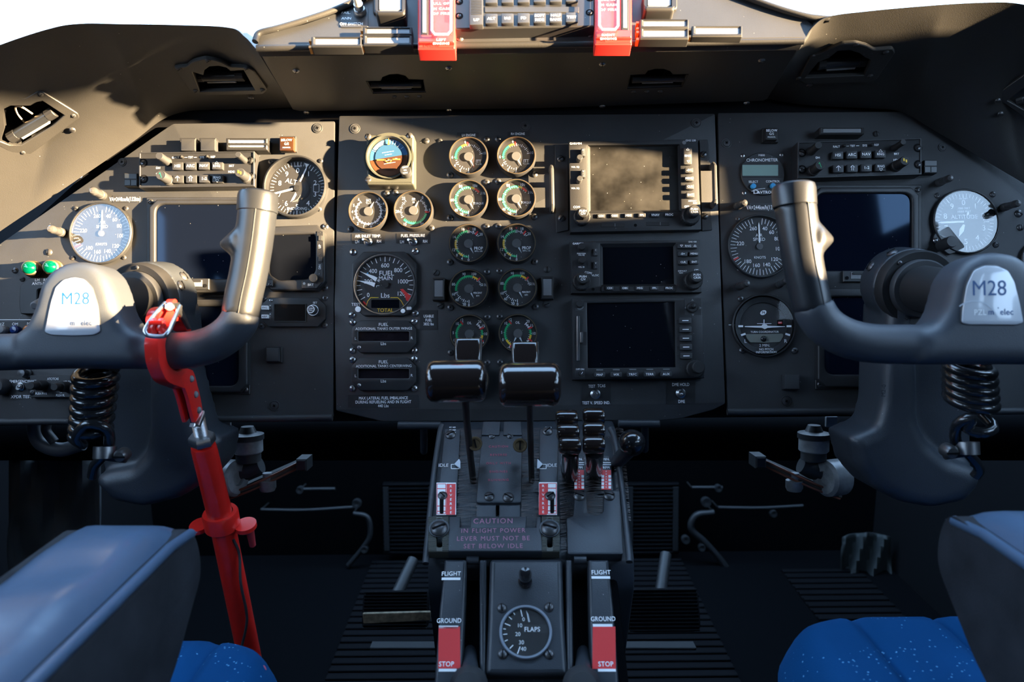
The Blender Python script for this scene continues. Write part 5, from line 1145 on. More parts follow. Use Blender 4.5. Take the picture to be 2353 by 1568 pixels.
for x, y, dx in ((70, 887, 20), (124, 890, 20)):
    a, c = t.P(x + 30, y - 1, h), t.P(x, y, h + .028); d = c - a; M = Matrix.Translation(a) @ d.to_track_quat('Z', 'Y').to_matrix().to_4x4(); L_ = d.length; q = 12 * t.k
    t.add('knob', MB().lathe([(q, 0), (q, L_ * .5), (q * .95, L_ * .55), (q * .72, L_ * .55), (q * .72, L_ * .95), (q * .6, L_), (0, L_)], BLACK, seg=26, M=M, ribs=1, ribd=.03))
screw(t, 74, 903, 6, 's', h)
t = T('rotary_control', 'black knob cut by the left edge of the photo under the yoke bar', 'knob', -8, 890); c = t.L(-10, 888, .014); t.solo(MB().lathe([(.010, 0), (.010, .012), (.008, .0145), (0, .015)], KEYM, (*c, 0), 30, ribs=1, ribd=.03))
t = T('rotary_selector', 'metal switch collar half hidden under the locked yoke bar', 'switch', 50, 856); t.solo(MB().lathe([(.0064, 0), (.0064, .002), (.0045, .003), (.0045, .012), (0, .0125)], DSTEEL, (*t.L(50, 858, .01), 0), 18))
t = T('edge_gauge', 'round gauge cut by the right edge of the photo behind the yoke', 'gauge', 2395, 596); dialbase(t, 2395, 596, 46, gl=GLASSD)
# ------------------------------------------------------------------ control yokes, columns, cords and the red lock
YUP = Vector((0, .20, .98))
BLUEP = mat('logo blue', (.005, .065, .21), .4); PALEG = mat('logo grey', (.52, .56, .62), .4)
BADGE = mat('badge white', (.52, .54, .58), .22, coat=.7)
def yoke(label, hub, d, barpts, grip, gcap, nub, hubpts, padpts, br, gr, mir, logo, txt):
    fr = Frame(W(*hub, d), PX, YUP)
    t = T('control_yoke', label, 'control yoke', *hub, fr, group='control yokes')
    k = t.k; mx = t.L(mir, hub[1])[0]
    path = smooth_path([t.P(x, y) for x, y in barpts], 6)
    flip = lambda P: [Vector((2 * mx - p.x, p.y, p.z)) for p in P]
    b = MB(); b.tube(path, br * k, YOKE, 20); b.tube(flip(path), br * k, YOKE, 20)
    hp = rnd(t.poly(hubpts), 10 * k, 3); b.plate(hp, -.024, .021, YOKE, bevel=.013, steps=4, bottom=True)
    t.add('yoke_bar', organic(b, .0028, 10, .5, 'yoke_bar'))
    pp = rnd(t.poly(padpts, .022), [6 * k] * len(padpts), 3)
    b = MB(); b.plate(offs(ccw(pp), -.0008), .015, .0215, KEYM, bevel=.0006); t.add('badge_rim', b)
    b = MB(); b.plate(pp, .016, .0228, BADGE, bevel=.0012, steps=2); z = .0230
    for s_, x, y, h, m, al, bold in txt: b.text(s_, *t.L(x, y, z), z, h * k, m, al, bold=bold, sx=.92)
    for c, r_, a0, a1, w in logo: cc = t.L(*c, z); b.arc(r_ * k, (r_ + w) * k, a0, a1, z, PALEG if w < 3 else WHITE, cc)
    t.add('badge', b, 'white M28 badge with blue lettering')
    gp = smooth_path([t.P(x, y) for x, y in grip], 8); n = len(gp)
    rr = [(gr[0] + (gr[1] - gr[0]) * i / (n - 1)) * k for i in range(n)]
    for fl in (0, 1):
        P = flip(gp) if fl else gp; b = MB(); b.tube(P, rr, GRIP, 28)
        q = [t.P(x, y) for x, y in nub]
        if fl: q = flip(q)
        c = (q[0] + q[2]) / 2
        b.tube([c + (c - q[1]) * .35, c, c.lerp(q[1], .55), q[1]], [.017, .0155, .008, .0022], GRIP, 14)
        g_ = t.add('grip', organic(b, .0022, 12, .5, 'grip'), 'black hand grip'); 
        for v in g_.data.vertices: pass
        cp = [t.P(x, y) for x, y in gcap]
        if fl: cp = flip(cp)
        L_ = (cp[1] - cp[0]); M = Matrix.Translation(cp[0]) @ L_.to_track_quat('Z', 'Y').to_matrix().to_4x4(); L_ = L_.length; q_ = (gr[1] + 1.5) * k
        t.add('grip_cap', MB().lathe([(q_ * .94, -L_ * .04), (q_, 0), (q_, L_ * .72), (q_ * .95, L_ * .9), (q_ * .8, L_ * .99), (0, L_ * 1.03)], GRIP, seg=36, M=M), 'smooth end cap')
        s0 = [p + Vector((0, 0, 1)) * 0 for p in P]
        sm = MB(); off = Vector((.25 if not fl else -.25, 0, 1)).normalized()
        sm.tube([p + off * (r_ * .985) for p, r_ in zip(P[1:-2], rr[1:-2])], .0007, RUB, 6); t.add('grip_seam', sm)
    return t
yl = yoke('left control yoke clamped by the red lock, badge lit by the sun', (170, 700), .71,
    [(172, 805), (260, 806), (340, 807), (420, 806), (478, 795), (520, 772), (548, 742), (556, 716)],
    [(551, 728), (560, 680), (571, 630), (582, 565), (590, 500), (592, 480)], [(591, 487), (594, 440)], [(552, 520), (503, 561), (533, 602)],
    [(50, 845), (50, 770), (80, 752), (100, 710), (114, 655), (140, 622), (172, 607), (205, 604), (240, 612), (264, 635), (280, 672), (292, 720), (312, 752), (345, 770), (345, 845)],
    [(102, 764), (117, 694), (128, 660), (146, 643), (170, 637), (193, 642), (210, 660), (222, 700), (230, 762), (215, 770), (168, 772), (118, 770)], 43, (42, 44), 172,
    [((142, 758), 34, -60, 60, 2.5)],
    [('M28', 173, 686, 27, BLUEP, 'C', 0), ('PZL', 140, 744, 9, WHITE, 'L', 1), ('m', 160, 742, 11, BLUEP, 'L', 1), ('elec', 185, 742, 11, BLUEP, 'L', 1), ('.', 183, 728, 11, BLUEP, 'C', 1)])
yr = yoke('right control yoke without a lock, badge in shade', (2275, 680), .645,
    [(2275, 791), (2190, 790), (2100, 791), (2010, 790), (1948, 778), (1900, 752), (1876, 722), (1868, 700)],
    [(1868, 715), (1858, 668), (1846, 610), (1836, 545), (1829, 485), (1826, 468)], [(1826, 474), (1823, 422)], [(1874, 505), (1917, 551), (1885, 598)],
    [(2085, 838), (2085, 765), (2130, 748), (2152, 715), (2172, 640), (2198, 605), (2232, 587), (2270, 583), (2310, 590), (2342, 612), (2362, 655), (2378, 715), (2400, 748), (2450, 768), (2450, 838)],
    [(2210, 742), (2212, 712), (2222, 655), (2238, 622), (2262, 611), (2290, 611), (2316, 622), (2332, 650), (2344, 700), (2352, 742), (2335, 747), (2225, 746)], 46, (44, 47), 2278,
    [((2240, 745), 50, -40, 80, 2.6)],
    [('M28', 2273, 662, 33, BLUEP, 'C', 0), ('PZL', 2238, 718, 12, WHITE, 'L', 1), ('m', 2270, 717, 13, BLUEP, 'L', 1), ('elec', 2298, 717, 13, BLUEP, 'L', 1), ('.', 2294, 702, 13, BLUEP, 'C', 1)])
COLM = mat('column paint', (.030, .035, .043), .42, bump=.3, bscale=900, vary=.1, vscale=20, speck=.01)
def column(label, org, d, raised, recess, hubpx, hubd, ring, dr, bolts, emboss=None, mirror=1):
    fr = Frame(W(*org, d), PX, Vector((0, .10, .995)))
    t = T('control_column', label, 'control column', *org, fr, group='control columns')
    b = MB(); b.plate(rnd(t.poly(raised), 12 * t.k, 3), -.045, .018, COLM, bevel=.014, steps=4, bottom=True)
    b.plate(rnd(t.poly(recess), 12 * t.k, 3), -.045, -.004, COLM, bevel=.006, steps=3, bottom=True)
    I = t.M.inverted()
    h0 = I @ W(*hubpx, hubd); h1 = I @ W(*ring, dr); ax = (h1 - h0).normalized()
    b.tube([h1 + ax * .012, h1 + ax * .05], [.041, .041], COLM, 36)
    t.add('housing', organic(b, .0030, 4, .5, 'housing'))
    M = Matrix.Translation(h1) @ ax.to_track_quat('Z', 'Y').to_matrix().to_4x4()
    t.add('shaft', MB().cyl(h0 - ax * -.015, h1 + ax * .02, .024, BLACK, 36))
    t.add('collar', MB().lathe([(.024, -.010), (.029, -.010), (.0305, -.008), (.0305, .004)], KEYM, seg=40, M=M))
    t.add('flange_ring', MB().lathe([(.031, .004), (.031, -.002), (.038, -.003), (.0395, 0), (.0395, .014)], BLACK, seg=44, M=M))
    for a in (20, 140, 260):
        c = M @ Vector((.0345 * math.cos(R(a)), .0345 * math.sin(R(a)), -.0032)); o = bpy.data.objects.new('screw', SCR['s']); COL.objects.link(o); o.parent = t.root()
        o.matrix_local = Matrix.Translation(c) @ (-ax).to_track_quat('Z', 'Y').to_matrix().to_4x4() @ Matrix.Scale(.0022, 4)
    for a, q in bolts:
        dirv = Vector((math.cos(R(a)), math.sin(R(a)), 0)); zz = Vector((ax.x, ax.y, ax.z)); dirv = (dirv - ax * dirv.dot(ax)).normalized()
        p = h1 + ax * q + dirv * .0405; o = bpy.data.objects.new('screw', SCR['s']); COL.objects.link(o); o.parent = t.root()
        o.matrix_local = Matrix.Translation(p) @ dirv.to_track_quat('Z', 'Y').to_matrix().to_4x4() @ Matrix.Scale(.0058, 4)
    if emboss:
        b = MB()
        for s_, x, y, h in emboss: b.text(s_, *t.L(x, y, .019), .0192, h * t.k, COLM, rot=88, bold=1)
        t.add('cast_lettering', b, 'raised cast numbers')
    return t
column('left control column with the curly cord, behind the red lock', (340, 900), .835,
    [(352, 640), (400, 650), (425, 720), (436, 860), (470, 985), (520, 1000), (512, 1060), (470, 1110), (420, 1140), (340, 1160), (270, 1146), (236, 1112), (230, 1088), (262, 1078), (315, 1070), (346, 1035), (354, 975)],
    [(250, 650), (360, 640), (365, 1000), (330, 1085), (236, 1095), (226, 1060), (228, 860)], (175, 700), .71, (318, 688), .805, [(35, .035), (20, .02)])
column('right control column with cast numbers and a curly cord', (2100, 880), .80,
    [(2040, 660), (2085, 630), (2090, 700), (2096, 850), (2098, 960), (2118, 1010), (2162, 1048), (2225, 1068), (2240, 1080), (2236, 1112), (2205, 1146), (2130, 1162), (2060, 1150), (1998, 1118), (1958, 1070), (1938, 1000), (2000, 975), (2014, 920), (2020, 800), (2028, 700)],
    [(2080, 640), (2200, 640), (2240, 850), (2240, 1085), (2180, 1080), (2090, 1020), (2080, 960)], (2280, 695), .645, (2110, 662), .775, [(150, .035), (120, .02)],
    emboss=[('M2-0', 2030, 898, 9), ('250004010100', 2056, 900, 7)])
CORD = mat('cord black', (.012, .013, .015), .22, coat=.5)
def cord(label, c0, c1, d, rad, turns, tail, wr, clamp, col):
    fr = Frame(W(*c0, d), PX, Vector((0, 0, 1))); t = T('curly_cord', label, 'cord', *c0, fr, group='curly cords of the yokes')
    k = t.k; a, c = t.P(*c0), t.P(*c1); pts = []; n = int(turns * 16)
    for i in range(n + 1):
        q = 2 * math.pi * i / 16; u = i / n; p = a.lerp(c, u); r_ = rad * k * (1 - .1 * u * col)
        pts.append(p + Vector((math.cos(q) * r_, math.sin(q) * r_ * .18, -math.sin(q) * r_)))
    pts += [t.P(x, y, z) for x, y, z in tail]
    P = smooth_path(pts[::1], 3)
    t.add('cable', MB().tube(P, wr * k, CORD, 10))
    (x, y), (sx, sy) = clamp
    b = MB(); p0 = t.P(x, y, .004); b.lathe([(wr * 1.9 * k, -.006), (wr * 2.1 * k, -.006), (wr * 2.1 * k, .006), (wr * 1.9 * k, .006)], STEEL, seg=20, M=Matrix.Translation(p0) @ Matrix.Rotation(R(75), 4, 'X')); q = t.P(sx, sy, .004)
    b.tube([p0 - Vector((0, .004, 0)), q - Vector((0, .004, 0))], [.0045, .0055], BLACK, 12); t.add('clamp', b, 'metal cord clamp')
    e = q + Vector((.0, .001, .008)); t.add('clamp_screw', MB().lathe([(.0068, -.008), (.0068, .002), (.005, .0045), (0, .005)], DSTEEL, (*e, ), 22)); 
    b = MB(); b.box((e.x, e.y, e.z + .005), (.012, .0016, .001), VOID, M=None); t.add('screw_slot_shade', b)  # near-black bar painted on as the slot's shade
    return t
cord('curly cord hanging below the locked yoke', (222, 848), (208, 1000), .745, 41, 6.6, [(190, 1022, .01), (176, 1005, .018), (200, 975, .02), (245, 985, .015), (252, 1020, .004), (236, 1050, .0), (218, 1070, -.004), (212, 1095, -.01)], 12, ((241, 1040), (288, 1044)), 1)
cord('curly cord hanging below the right yoke', (2226, 832), (2232, 930), .70, 46, 5.3, [(2280, 975, .012), (2262, 995, .02), (2222, 985, .015), (2235, 960, .02), (2200, 975, .012), (2196, 1015, .0), (2222, 1040, -.004), (2250, 1075, -.008), (2240, 1095, -.012)], 12.5, ((2222, 1030), (2172, 1035)), -.3)
# ---- red lock
LF = Frame(Vector((W(402, 808, .71).x, W(402, 808, .71).y, W(402, 808, .71).z)), Vector((0, 1, 0)), Vector((0, 0, 1)))
t = T('control_lock', 'red control lock clamped on the left yoke bar with a long red tube', 'lock', 402, 808, LF)
lo = [(384, 772), (381, 793), (384, 818), (392, 838), (402, 850), (412, 853), (425, 847), (439, 849), (447, 860), (444, 878), (428, 893), (410, 888), (394, 882), (382, 872), (374, 856), (367, 836), (364, 813), (363, 785), (369, 772)]
def jaw(nm, pts, z0, z1, lab=None):
    b = MB().plate([(p[0], p[1]) for p in smooth_path([(*q, 0) for q in t.poly(pts)], 3, True)], z0, z1, REDP, bevel=.0012, steps=2, bottom=True); return t.add(nm, b, lab)
jaw('lower_jaw', lo, -.0125, -.0, 'red C-shaped jaw under the bar')
tail = [(416, 866), (439, 849), (448, 861), (454, 884), (461, 912), (466, 943), (463, 953), (450, 971), (445, 962), (439, 938), (433, 915), (427, 897)]
jaw('side_plate', tail, -.0034, .0002); jaw('side_plate', tail, -.0127, -.0095)
up = [(366, 745), (368, 722), (378, 708), (398, 706), (416, 718), (430, 736), (441, 760), (430, 762), (421, 746), (408, 738), (396, 740), (388, 752), (384, 770), (368, 772)]
jaw('upper_jaw', up, -.0125, -.0, 'red jaw over the bar')
liner = MB()
cpts = [t.P(x, y, -.008) for x, y in ((388, 775), (385, 800), (389, 825), (397, 842), (410, 848))]; liner.tube(smooth_path(cpts, 4), .0035, RUB, 8, sq=1.6, up=(0, 0, 1)); t.add('jaw_liner', liner, 'black rubber liner')
for x, y in ((439, 871), (449, 907), (456, 943)): t.add('rivet', MB().lathe([(.0036, 0), (.0034, .0014), (.002, .0026), (0, .003)], LAMPW, (*t.L(x, y, 0), 0), 16), 'pale rivet')
LI = t.M.inverted(); Q = lambda x, y, d: LI @ W(x, y, d)
hook = MB()
for x in (354, 371): hook.tube([Q(x, 738, .668), Q(x + 2, 747, .664), Q(x - 3, 754, .663), Q(x + 2, 762, .664), Q(x, 771, .668)], [.0036, .0034, .0026, .0034, .003], REDP, 8)
c_ = Q(362, 741, .664); hook.box(tuple(c_), (.007, .0035, .0125), REDP, bevel=.0008); t.add('catch', hook, 'red hooked catch')
w = MB(); wp = [Q(380, 697, .69), Q(354, 726, .672), Q(335, 756, .662), Q(336, 767, .660), Q(344, 772, .660), Q(374, 773, .660), Q(386, 764, .662), Q(400, 735, .674), Q(414, 704, .69)]
w.tube(smooth_path(wp, 5), .0021, STEEL, 10); t.add('wire_bail', w, 'bright steel wire bail')
lv = MB(); lv.plate(t.poly([(380, 697), (412, 695), (425, 722), (440, 756), (434, 757), (416, 726), (402, 706), (384, 708)], .004), .002, .0045, STEEL, bevel=.0006, bottom=True); lv.cyl(t.P(390, 706, -.022), t.P(390, 706, .008), .0042, STEEL, 16, bevel=.0008); t.add('latch_lever', lv, 'steel over-centre lever')
for z in (-.019, -.008): t.add('pivot_ear', MB().lathe([(.0078, 0), (.0078, .006), (0, .006)], REDP, (*t.L(388, 706, z), z), 22))
A = lambda x, y, z=-.0062: t.P(x, y, z)
rodm = MB()
p0, p1 = A(453, 955), A(463, 1002); M = Matrix.Translation(p0) @ (p1 - p0).to_track_quat('Z', 'Y').to_matrix().to_4x4(); L_ = (p1 - p0).length
pr = []
for i in range(19): pr += [(.0074, L_ * i / 18), (.0066, L_ * (i + .5) / 18)]
rodm.lathe([(0, 0)] + pr + [(0, L_)], ZINC, seg=18, M=M); t.add('threaded_rod', rodm, 'bright threaded rod')
fk = MB(); fk.plate(t.poly([(428, 885), (446, 882), (464, 955), (462, 975), (446, 978), (440, 955)], -.006), -.0093, -.0036, DSTEEL, bevel=.0008, bottom=True); fk.plate(t.poly([(446, 973), (455, 976), (468, 944), (470, 956), (458, 984), (444, 981)], .001), -.003, .0022, ZINC, bevel=.0008, bottom=True); t.add('fork', fk, 'steel fork end')
p0, p1 = A(462, 1000), A(467, 1026); M = Matrix.Translation(p0) @ (p1 - p0).to_track_quat('Z', 'Y').to_matrix().to_4x4()
t.add('lock_nut', MB().lathe([(0, 0), (.0125, 0), (.0138, .002), (.0138, .009), (.0125, .011), (0, .011)], ZINC, seg=6, M=M), 'zinc nut')
q0, q1, q2 = A(467, 1024), A(512, 1210), A(600, 1640)
tb = MB(); tb.tube([q0, q0.lerp(q1, .04), q1, q2], [.0125, .0132, .0136, .0140], REDP, 28); t.add('tube', tb, 'long red tube')
ax = (q2 - q1).normalized(); M = Matrix.Translation(q1 - ax * .008) @ ax.to_track_quat('Z', 'Y').to_matrix().to_4x4()
t.add('collar', MB().lathe([(.0140, -.012), (.0185, -.012), (.0195, -.010), (.0195, .008), (.0175, .010), (.0140, .010)], REDP, seg=30, M=M), 'red clamp collar')
for u_, v_, w_ in ((0, .026, .012), (.006, -.026, .011)):
    b = MB(); b.plate([(.013 * math.cos(q) + (0), w_ * math.sin(q)) for q in [2 * math.pi * i / 20 for i in range(20)]], -.003, .003, REDP, bevel=.001, bottom=True, M=Matrix.Translation(q1 + Vector((u_ * 0, 0, v_)))  @ ax.to_track_quat('Z', 'Y').to_matrix().to_4x4()); t.add('lug', b)
e = q1 + Vector((0, -.002, .030)) - ax * .004; t.add('bolt', MB().cyl(e, e + ax * .03, .005, mat('dull red paint', (.35, .03, .04), .5), 14, bevel=.0008, r2=.0036), 'dull red bolt')
cb = MB(); cb.tube(smooth_path([A(536, 1240, .006), A(550, 1275, .010), A(553, 1340, .012), A(566, 1405, .012), A(566, 1440, .01), A(555, 1490, .002), A(548, 1540, .004)], 6), .0016, KEYM, 8); t.add('lanyard', cb, 'thin grey lanyard')
# ------------------------------------------------------------------ centre pedestal
QA, QB, QC = W(1217, 975, .86), W(1212, 1278, .735), W(1208, 1568, .66)
QUAD = Frame((QA + QB) / 2, PX, QA - QB); LOWF = Frame((QB + QC) / 2, PX, QB - QC)
t = T('throttle_pedestal', 'black centre pedestal with lever slots, placards and red STOP patches', 'pedestal', 1212, 1120, QUAD); TP = t
def side(x0, x1, pts, m, bev=.006):     # prism across the cockpit from a fore-aft outline (world y, z)
    Mx = Matrix(((0, 0, 1, 0), (1, 0, 0, 0), (0, 1, 0, 0), (0, 0, 0, 1)))
    return MB().plate(rnd(pts, bev, 3), x0, x1, m, bevel=.004, steps=2, bottom=True, M=Mx)
dn = QUAD.n * -.008
a, b_, c = QA + dn, QB + dn, QC + LOWF.n * -.016
addw(t, 'upper_body', side(-.086, .121, [(a.y + .05, a.z + .005), (a.y, a.z), (b_.y, b_.z), (b_.y - .004, b_.z - .030), (a.y + .05, .34)], PEDM))
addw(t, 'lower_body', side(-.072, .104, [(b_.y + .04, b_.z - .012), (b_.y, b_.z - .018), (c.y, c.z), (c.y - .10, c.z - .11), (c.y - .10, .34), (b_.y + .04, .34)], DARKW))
def strip(nm, pts, z0, z1, m=PEDM, tt=None, bev=.0012, r=3, lab=None, holes=(), back=0):
    q = tt or t; return q.add(nm, MB().plate(rnd(q.poly(pts, z1), r * q.k, 3), z0, z1, m, bevel=bev, steps=2, holes=[rnd(q.poly(h, z1), 5 * q.k, 3) for h in holes]), lab)
ls = strip('label_strip', [(1022, 985), (1058, 985), (1048, 1186), (1002, 1186)], -.008, .004)
rs = strip('label_strip', [(1240, 985), (1283, 985), (1280, 1186), (1238, 1186)], -.008, .004)
cp = strip('warning_plate', [(1108, 990), (1200, 990), (1198, 1156), (1094, 1156)], -.008, .005, r=8)
strip('hinge_leaf', [(1110, 968), (1150, 968), (1148, 1000), (1106, 1000)], -.008, .007); strip('hinge_leaf', [(1157, 968), (1197, 968), (1200, 1000), (1156, 1000)], -.008, .007)
strip('lower_leaf', [(1094, 1158), (1140, 1158), (1140, 1190), (1094, 1190)], -.008, .002); strip('lower_leaf', [(1147, 1158), (1196, 1158), (1196, 1190), (1147, 1190)], -.008, .002)
gp = strip('gate_plate', [(1322, 1130), (1346, 1130), (1350, 1178), (1368, 1186), (1386, 1178), (1388, 1128), (1424, 1126), (1432, 1274), (1304, 1274), (1302, 1190), (1318, 1186)], -.008, .005, r=5)
for x0, x1, x2, x3, s_ in ((1318, 1340, 1322, 1346, 0), (1382, 1402, 1386, 1410, 0)):
    strip('lever_strip', [(x0, 1046), (x1, 1046), (x3, 1128), (x2, 1128)], -.008, .003)
for (x0, x1, y0, y1), tx in (((1003, 1048, 1110, 1184), 1), ((1238, 1280, 1109, 1184), 0)):
    b = MB(); b.plate(t.rect(x0, y0, x1, y1, 0, .004), .004, .0043, WHITE); z = .0045
    w = (x1 - x0) * .46
    rx = x1 - w / 2 - 1 if tx else x0 + w / 2 + 1
    b.poly(t.poly([(rx - w / 2, y0 + 3), (rx + w / 2, y0 + 3), (rx + w / 2 - 1, y1), (rx - w / 2 - 1, y1)], .004), z, RED)
    for i, ch in enumerate('REVERSE'): b.text(ch, *t.L(rx - .5, y0 + 9 + i * 10, .004), z + .0002, 6.4 * t.k, WHITE, bold=1)
    ox = x0 + w / 2 + 1 if tx else x1 - w / 2 - 2
    b.frame_line(t.rect(ox - 10, y0 + 3, ox + 10, y1 - 2, 0, .004), 1.4 * t.k, z, RED)
    for yy in (y0 + 14, y0 + 54, y0 + 66): b.line(t.L(ox - 10, yy, .004), t.L(ox + 10, yy, .004), 2.2 * t.k, z, RED)
    b.plate(t.rect(ox - 4, y0 + 22, ox + 5, y0 + 72, 4, .004), z, z + .0003, VOID)
    t.add('reverse_placard', b, 'red and white REVERSE placard')
b = MB(); z = .0044; q = .004
for x, sg in ((1019, 1), (1268, -1)):
    b.text('IDLE', *t.L(x, 1070, q), z, 9 * t.k, WHITE, sx=.9)
    x = 1046 if sg > 0 else 1246; b.frame_line(t.rect(x - 9, 1068, x + 9, 1078, 0, q), 1.6 * t.k, z, WHITE)
for x in (1036, 1256):
    for i in range(3):
        b.text('FT ND', *t.L(x + 4, 975 + i * 6 + 8, q), z, 3.6 * t.k, WHITE, bold=1)
t.add('lettering', b)
b = MB(); z = .0054; q = .005
for i, s_ in enumerate(('CAUTION', 'REVERSE', 'ONLY WITH', 'ENGINES', 'RUNNING')): b.text(s_, *t.L(1146, 1027 + i * 19.2, q), z, 6.2 * t.k, MAG, sx=.95, bold=1, gap=.12)
t.add('warning_lettering', b, 'faded red CAUTION REVERSE ONLY WITH ENGINES RUNNING lettering')
q = .003
for x, w in ((1331, 22), (1393, 22)):
    b = MB(); b.text('MIN.', *t.L(x, 1056, q), .0032, 6.4 * t.k, WHITE, bold=1, sx=.85); b.line(t.L(x - w / 2, 1064, q), t.L(x + w / 2, 1064, q), 2 * t.k, .0032, WHITE); b.line(t.L(x - w / 2, 1068.5, q), t.L(x + w / 2, 1068.5, q), 2 * t.k, .0032, WHITE)
    b.text('RPM', *t.L(x, 1075, q), .0032, 6.4 * t.k, WHITE, bold=1, sx=.85)
    b.plate(t.rect(x - w / 2, 1081, x + w / 2, 1126, 0, q), q, .0034, RED)
    for i in range(4):
        for sg in (-1, 1): b.plate(t.rect(x + sg * 8 - 3, 1093 + i * 8.3, x + sg * 8 + 3, 1099 + i * 8.3, 0, q), .0034, .0036, WHITE)
    for i, ch in enumerate('FEATHER'): b.text(ch, *t.L(x, 1085 + i * 6, q), .0038, 4 * t.k, WHITE, bold=1)
    t.add('feather_placard', b, 'red and white MIN. RPM FEATHER placard')
# caution plate
cz = .010
strip('caution_plate', [(1032, 1187), (1058, 1187), (1057, 1212), (1081, 1212), (1081, 1187), (1210, 1187), (1208, 1212), (1232, 1212), (1234, 1187), (1243, 1187), (1246, 1268), (1028, 1268)], -.002, cz, r=1)
b = MB(); 
for s_, y, h in (('CAUTION', 1198, 12.5), ('IN FLIGHT POWER', 1220, 10.5), ('LEVER MUST NOT BE', 1238, 10.5), ('SET BELOW IDLE', 1255.5, 10.5)): b.text(s_, *t.L(1134, y, cz), cz + .0003, h * t.k, mat('pink print', (.42, .17, .26), .6), sx=.92, bold=0, gap=.1)
t.add('caution_lettering', b, 'pink CAUTION IN FLIGHT POWER LEVER MUST NOT BE SET BELOW IDLE lettering')
RIBM = mat('olive ribbed metal', (.075, .075, .062), .5)
for x0, x1, sx in ((984, 1031, 1009), (1245, 1286, 1263)):
    b = MB().plate(t.rect(x0, 1187, x1, 1268, 1, cz), -.002, cz, RIBM, bevel=.0006, holes=[rnd(t.poly([(sx - 6, 1192), (sx + 7, 1192), (sx + 7, 1258), (sx - 6, 1258)], cz), 5 * t.k, 3)])
    for i in range(26):
        y = 1189 + i * 3.05
        for u0, u1 in ((x0 + 1, sx - 7), (sx + 8, x1 - 1)): b.box(((t.L((u0 + u1) / 2, y, cz)) + (cz + .0003,)), ((u1 - u0) * t.k, 1.2 * t.k, .0007), RIBM)
    t.add('adjuster_block', b); 
    t.add('washer', MB().lathe([(22 * t.k, cz + .0005), (22 * t.k, cz + .0018), (0, cz + .0018)], PEDM, (*t.L(sx, 1216, cz), 0), 30)); screw(t, sx, 1216, 19, 's', cz + .0012, rot=.4 if sx < 1100 else -.3)
for x, y, r_, z in ((1017, 1140, 11, .004), (1264, 1141, 12, .004), (1124, 1142, 12, .005), (1168, 1144, 13, .005), (1331, 1141, 13, .005), (1400, 1140, 13, .005), (1130, 1003, 8, .005), (1172, 1003, 8, .005), (1035, 1000, 13, .004), (1258, 992, 13, .004)): screw(t, x, y, r_, 's', z, rot=random.uniform(-.8, .8))
for x, pts in ((0, [(1016, 978), (1010, 1000), (996, 1100), (980, 1270), (978, 1296)]), (1, [(1402, 985), (1412, 1010), (1426, 1100), (1444, 1262), (1446, 1292)])):
    t.add('side_rail', MB().tube(smooth_path([t.P(x_, y_, .002) for x_, y_ in pts], 5), 7 * t.k, PEDM, 12))
# brush bristles in the slots
def bristle(t, quads, n, z, nm):
    b = MB()
    for (x0, x1, y0, y1, s_) in quads:
        for i in range(n):
            y = random.uniform(y0, y1); u = (y - y0) / (y1 - y0); w = random.uniform(.5, .75) * (x1 - x0)
            p = t.P(x0 + s_ * u, y, z) if random.random() < .5 else t.P(x1 + s_ * u, y, z); sg = 1 if p.x == t.P(x0 + s_ * u, y, z).x else -1
            q = p + Vector((sg * w * t.k, random.uniform(-4, 6) * t.k, random.uniform(-.002, .003))); d = Vector((0, 1, 0)) * .00022
            b.add([p - d, p + d, q], [(0, 1, 2)], BR)
    return t.add(nm, b, kind='stuff')
BR = mat('bristle brown', (.06, .045, .04), .4)
bristle(t, [(1056, 1106, 985, 1210, -8), (1198, 1242, 985, 1210, 0), (1282, 1322, 990, 1270, 8), (1340, 1386, 1040, 1185, 4), (1404, 1432, 985, 1200, 18)], 330, .002, 'brush_bristles')
# idle pointer arrows
for x, sg in ((1050, 1), (1240, -1)):
    b = MB(); b.plate(t.poly([(x - 6 * sg, 1068), (x + 5 * sg, 1056), (x + 8 * sg, 1062), (x + 8 * sg, 1078)] if sg > 0 else [(x - 5, 1056), (x + 7, 1068), (x - 2, 1078), (x - 6, 1078)], .005), .0046, .006, PALEG); t.add('idle_pointer', b, 'pale pointer at IDLE')
# ---- lower panel with flap gauge
L2 = T('flap_panel', 'x', 'x', 1208, 1425, LOWF); L2.e = None
class Sub:      # adds parts of the pedestal on the lower frame
    pass
def addl(nm, mb, lab=None): return addw(t, nm, mb, L2.M, lab)
def lstrip(nm, pts, z0, z1, m=PEDM, r=5, bev=.003, lab=None): return addl(nm, MB().plate(rnd(L2.poly(pts, z1), r * L2.k, 3), z0, z1, m, bevel=bev, steps=3), lab)
lstrip('guide_rail', [(1022, 1286), (1072, 1286), (1068, 1400), (1060, 1568), (1056, 1640), (994, 1640), (1000, 1540), (1010, 1400)], -.06, .006, r=3)
lstrip('guide_rail', [(1352, 1286), (1398, 1286), (1410, 1400), (1420, 1540), (1428, 1640), (1366, 1640), (1360, 1568), (1354, 1400)], -.06, .006, r=3)
lstrip('inner_rail', [(1102, 1286), (1118, 1286), (1116, 1568), (1116, 1640), (1098, 1640), (1102, 1568)], -.06, .004, r=2); lstrip('inner_rail', [(1300, 1286), (1314, 1286), (1318, 1568), (1320, 1640), (1304, 1640), (1302, 1568)], -.06, .004, r=2)
lstrip('flap_plate', [(1126, 1284), (1292, 1284), (1296, 1420), (1304, 1545), (1300, 1552), (1122, 1552), (1116, 1545), (1122, 1420)], -.03, .007, r=9, bev=.005)
lstrip('end_cap', [(1116, 1556), (1304, 1556), (1308, 1640), (1112, 1640)], -.06, -.006, r=6)
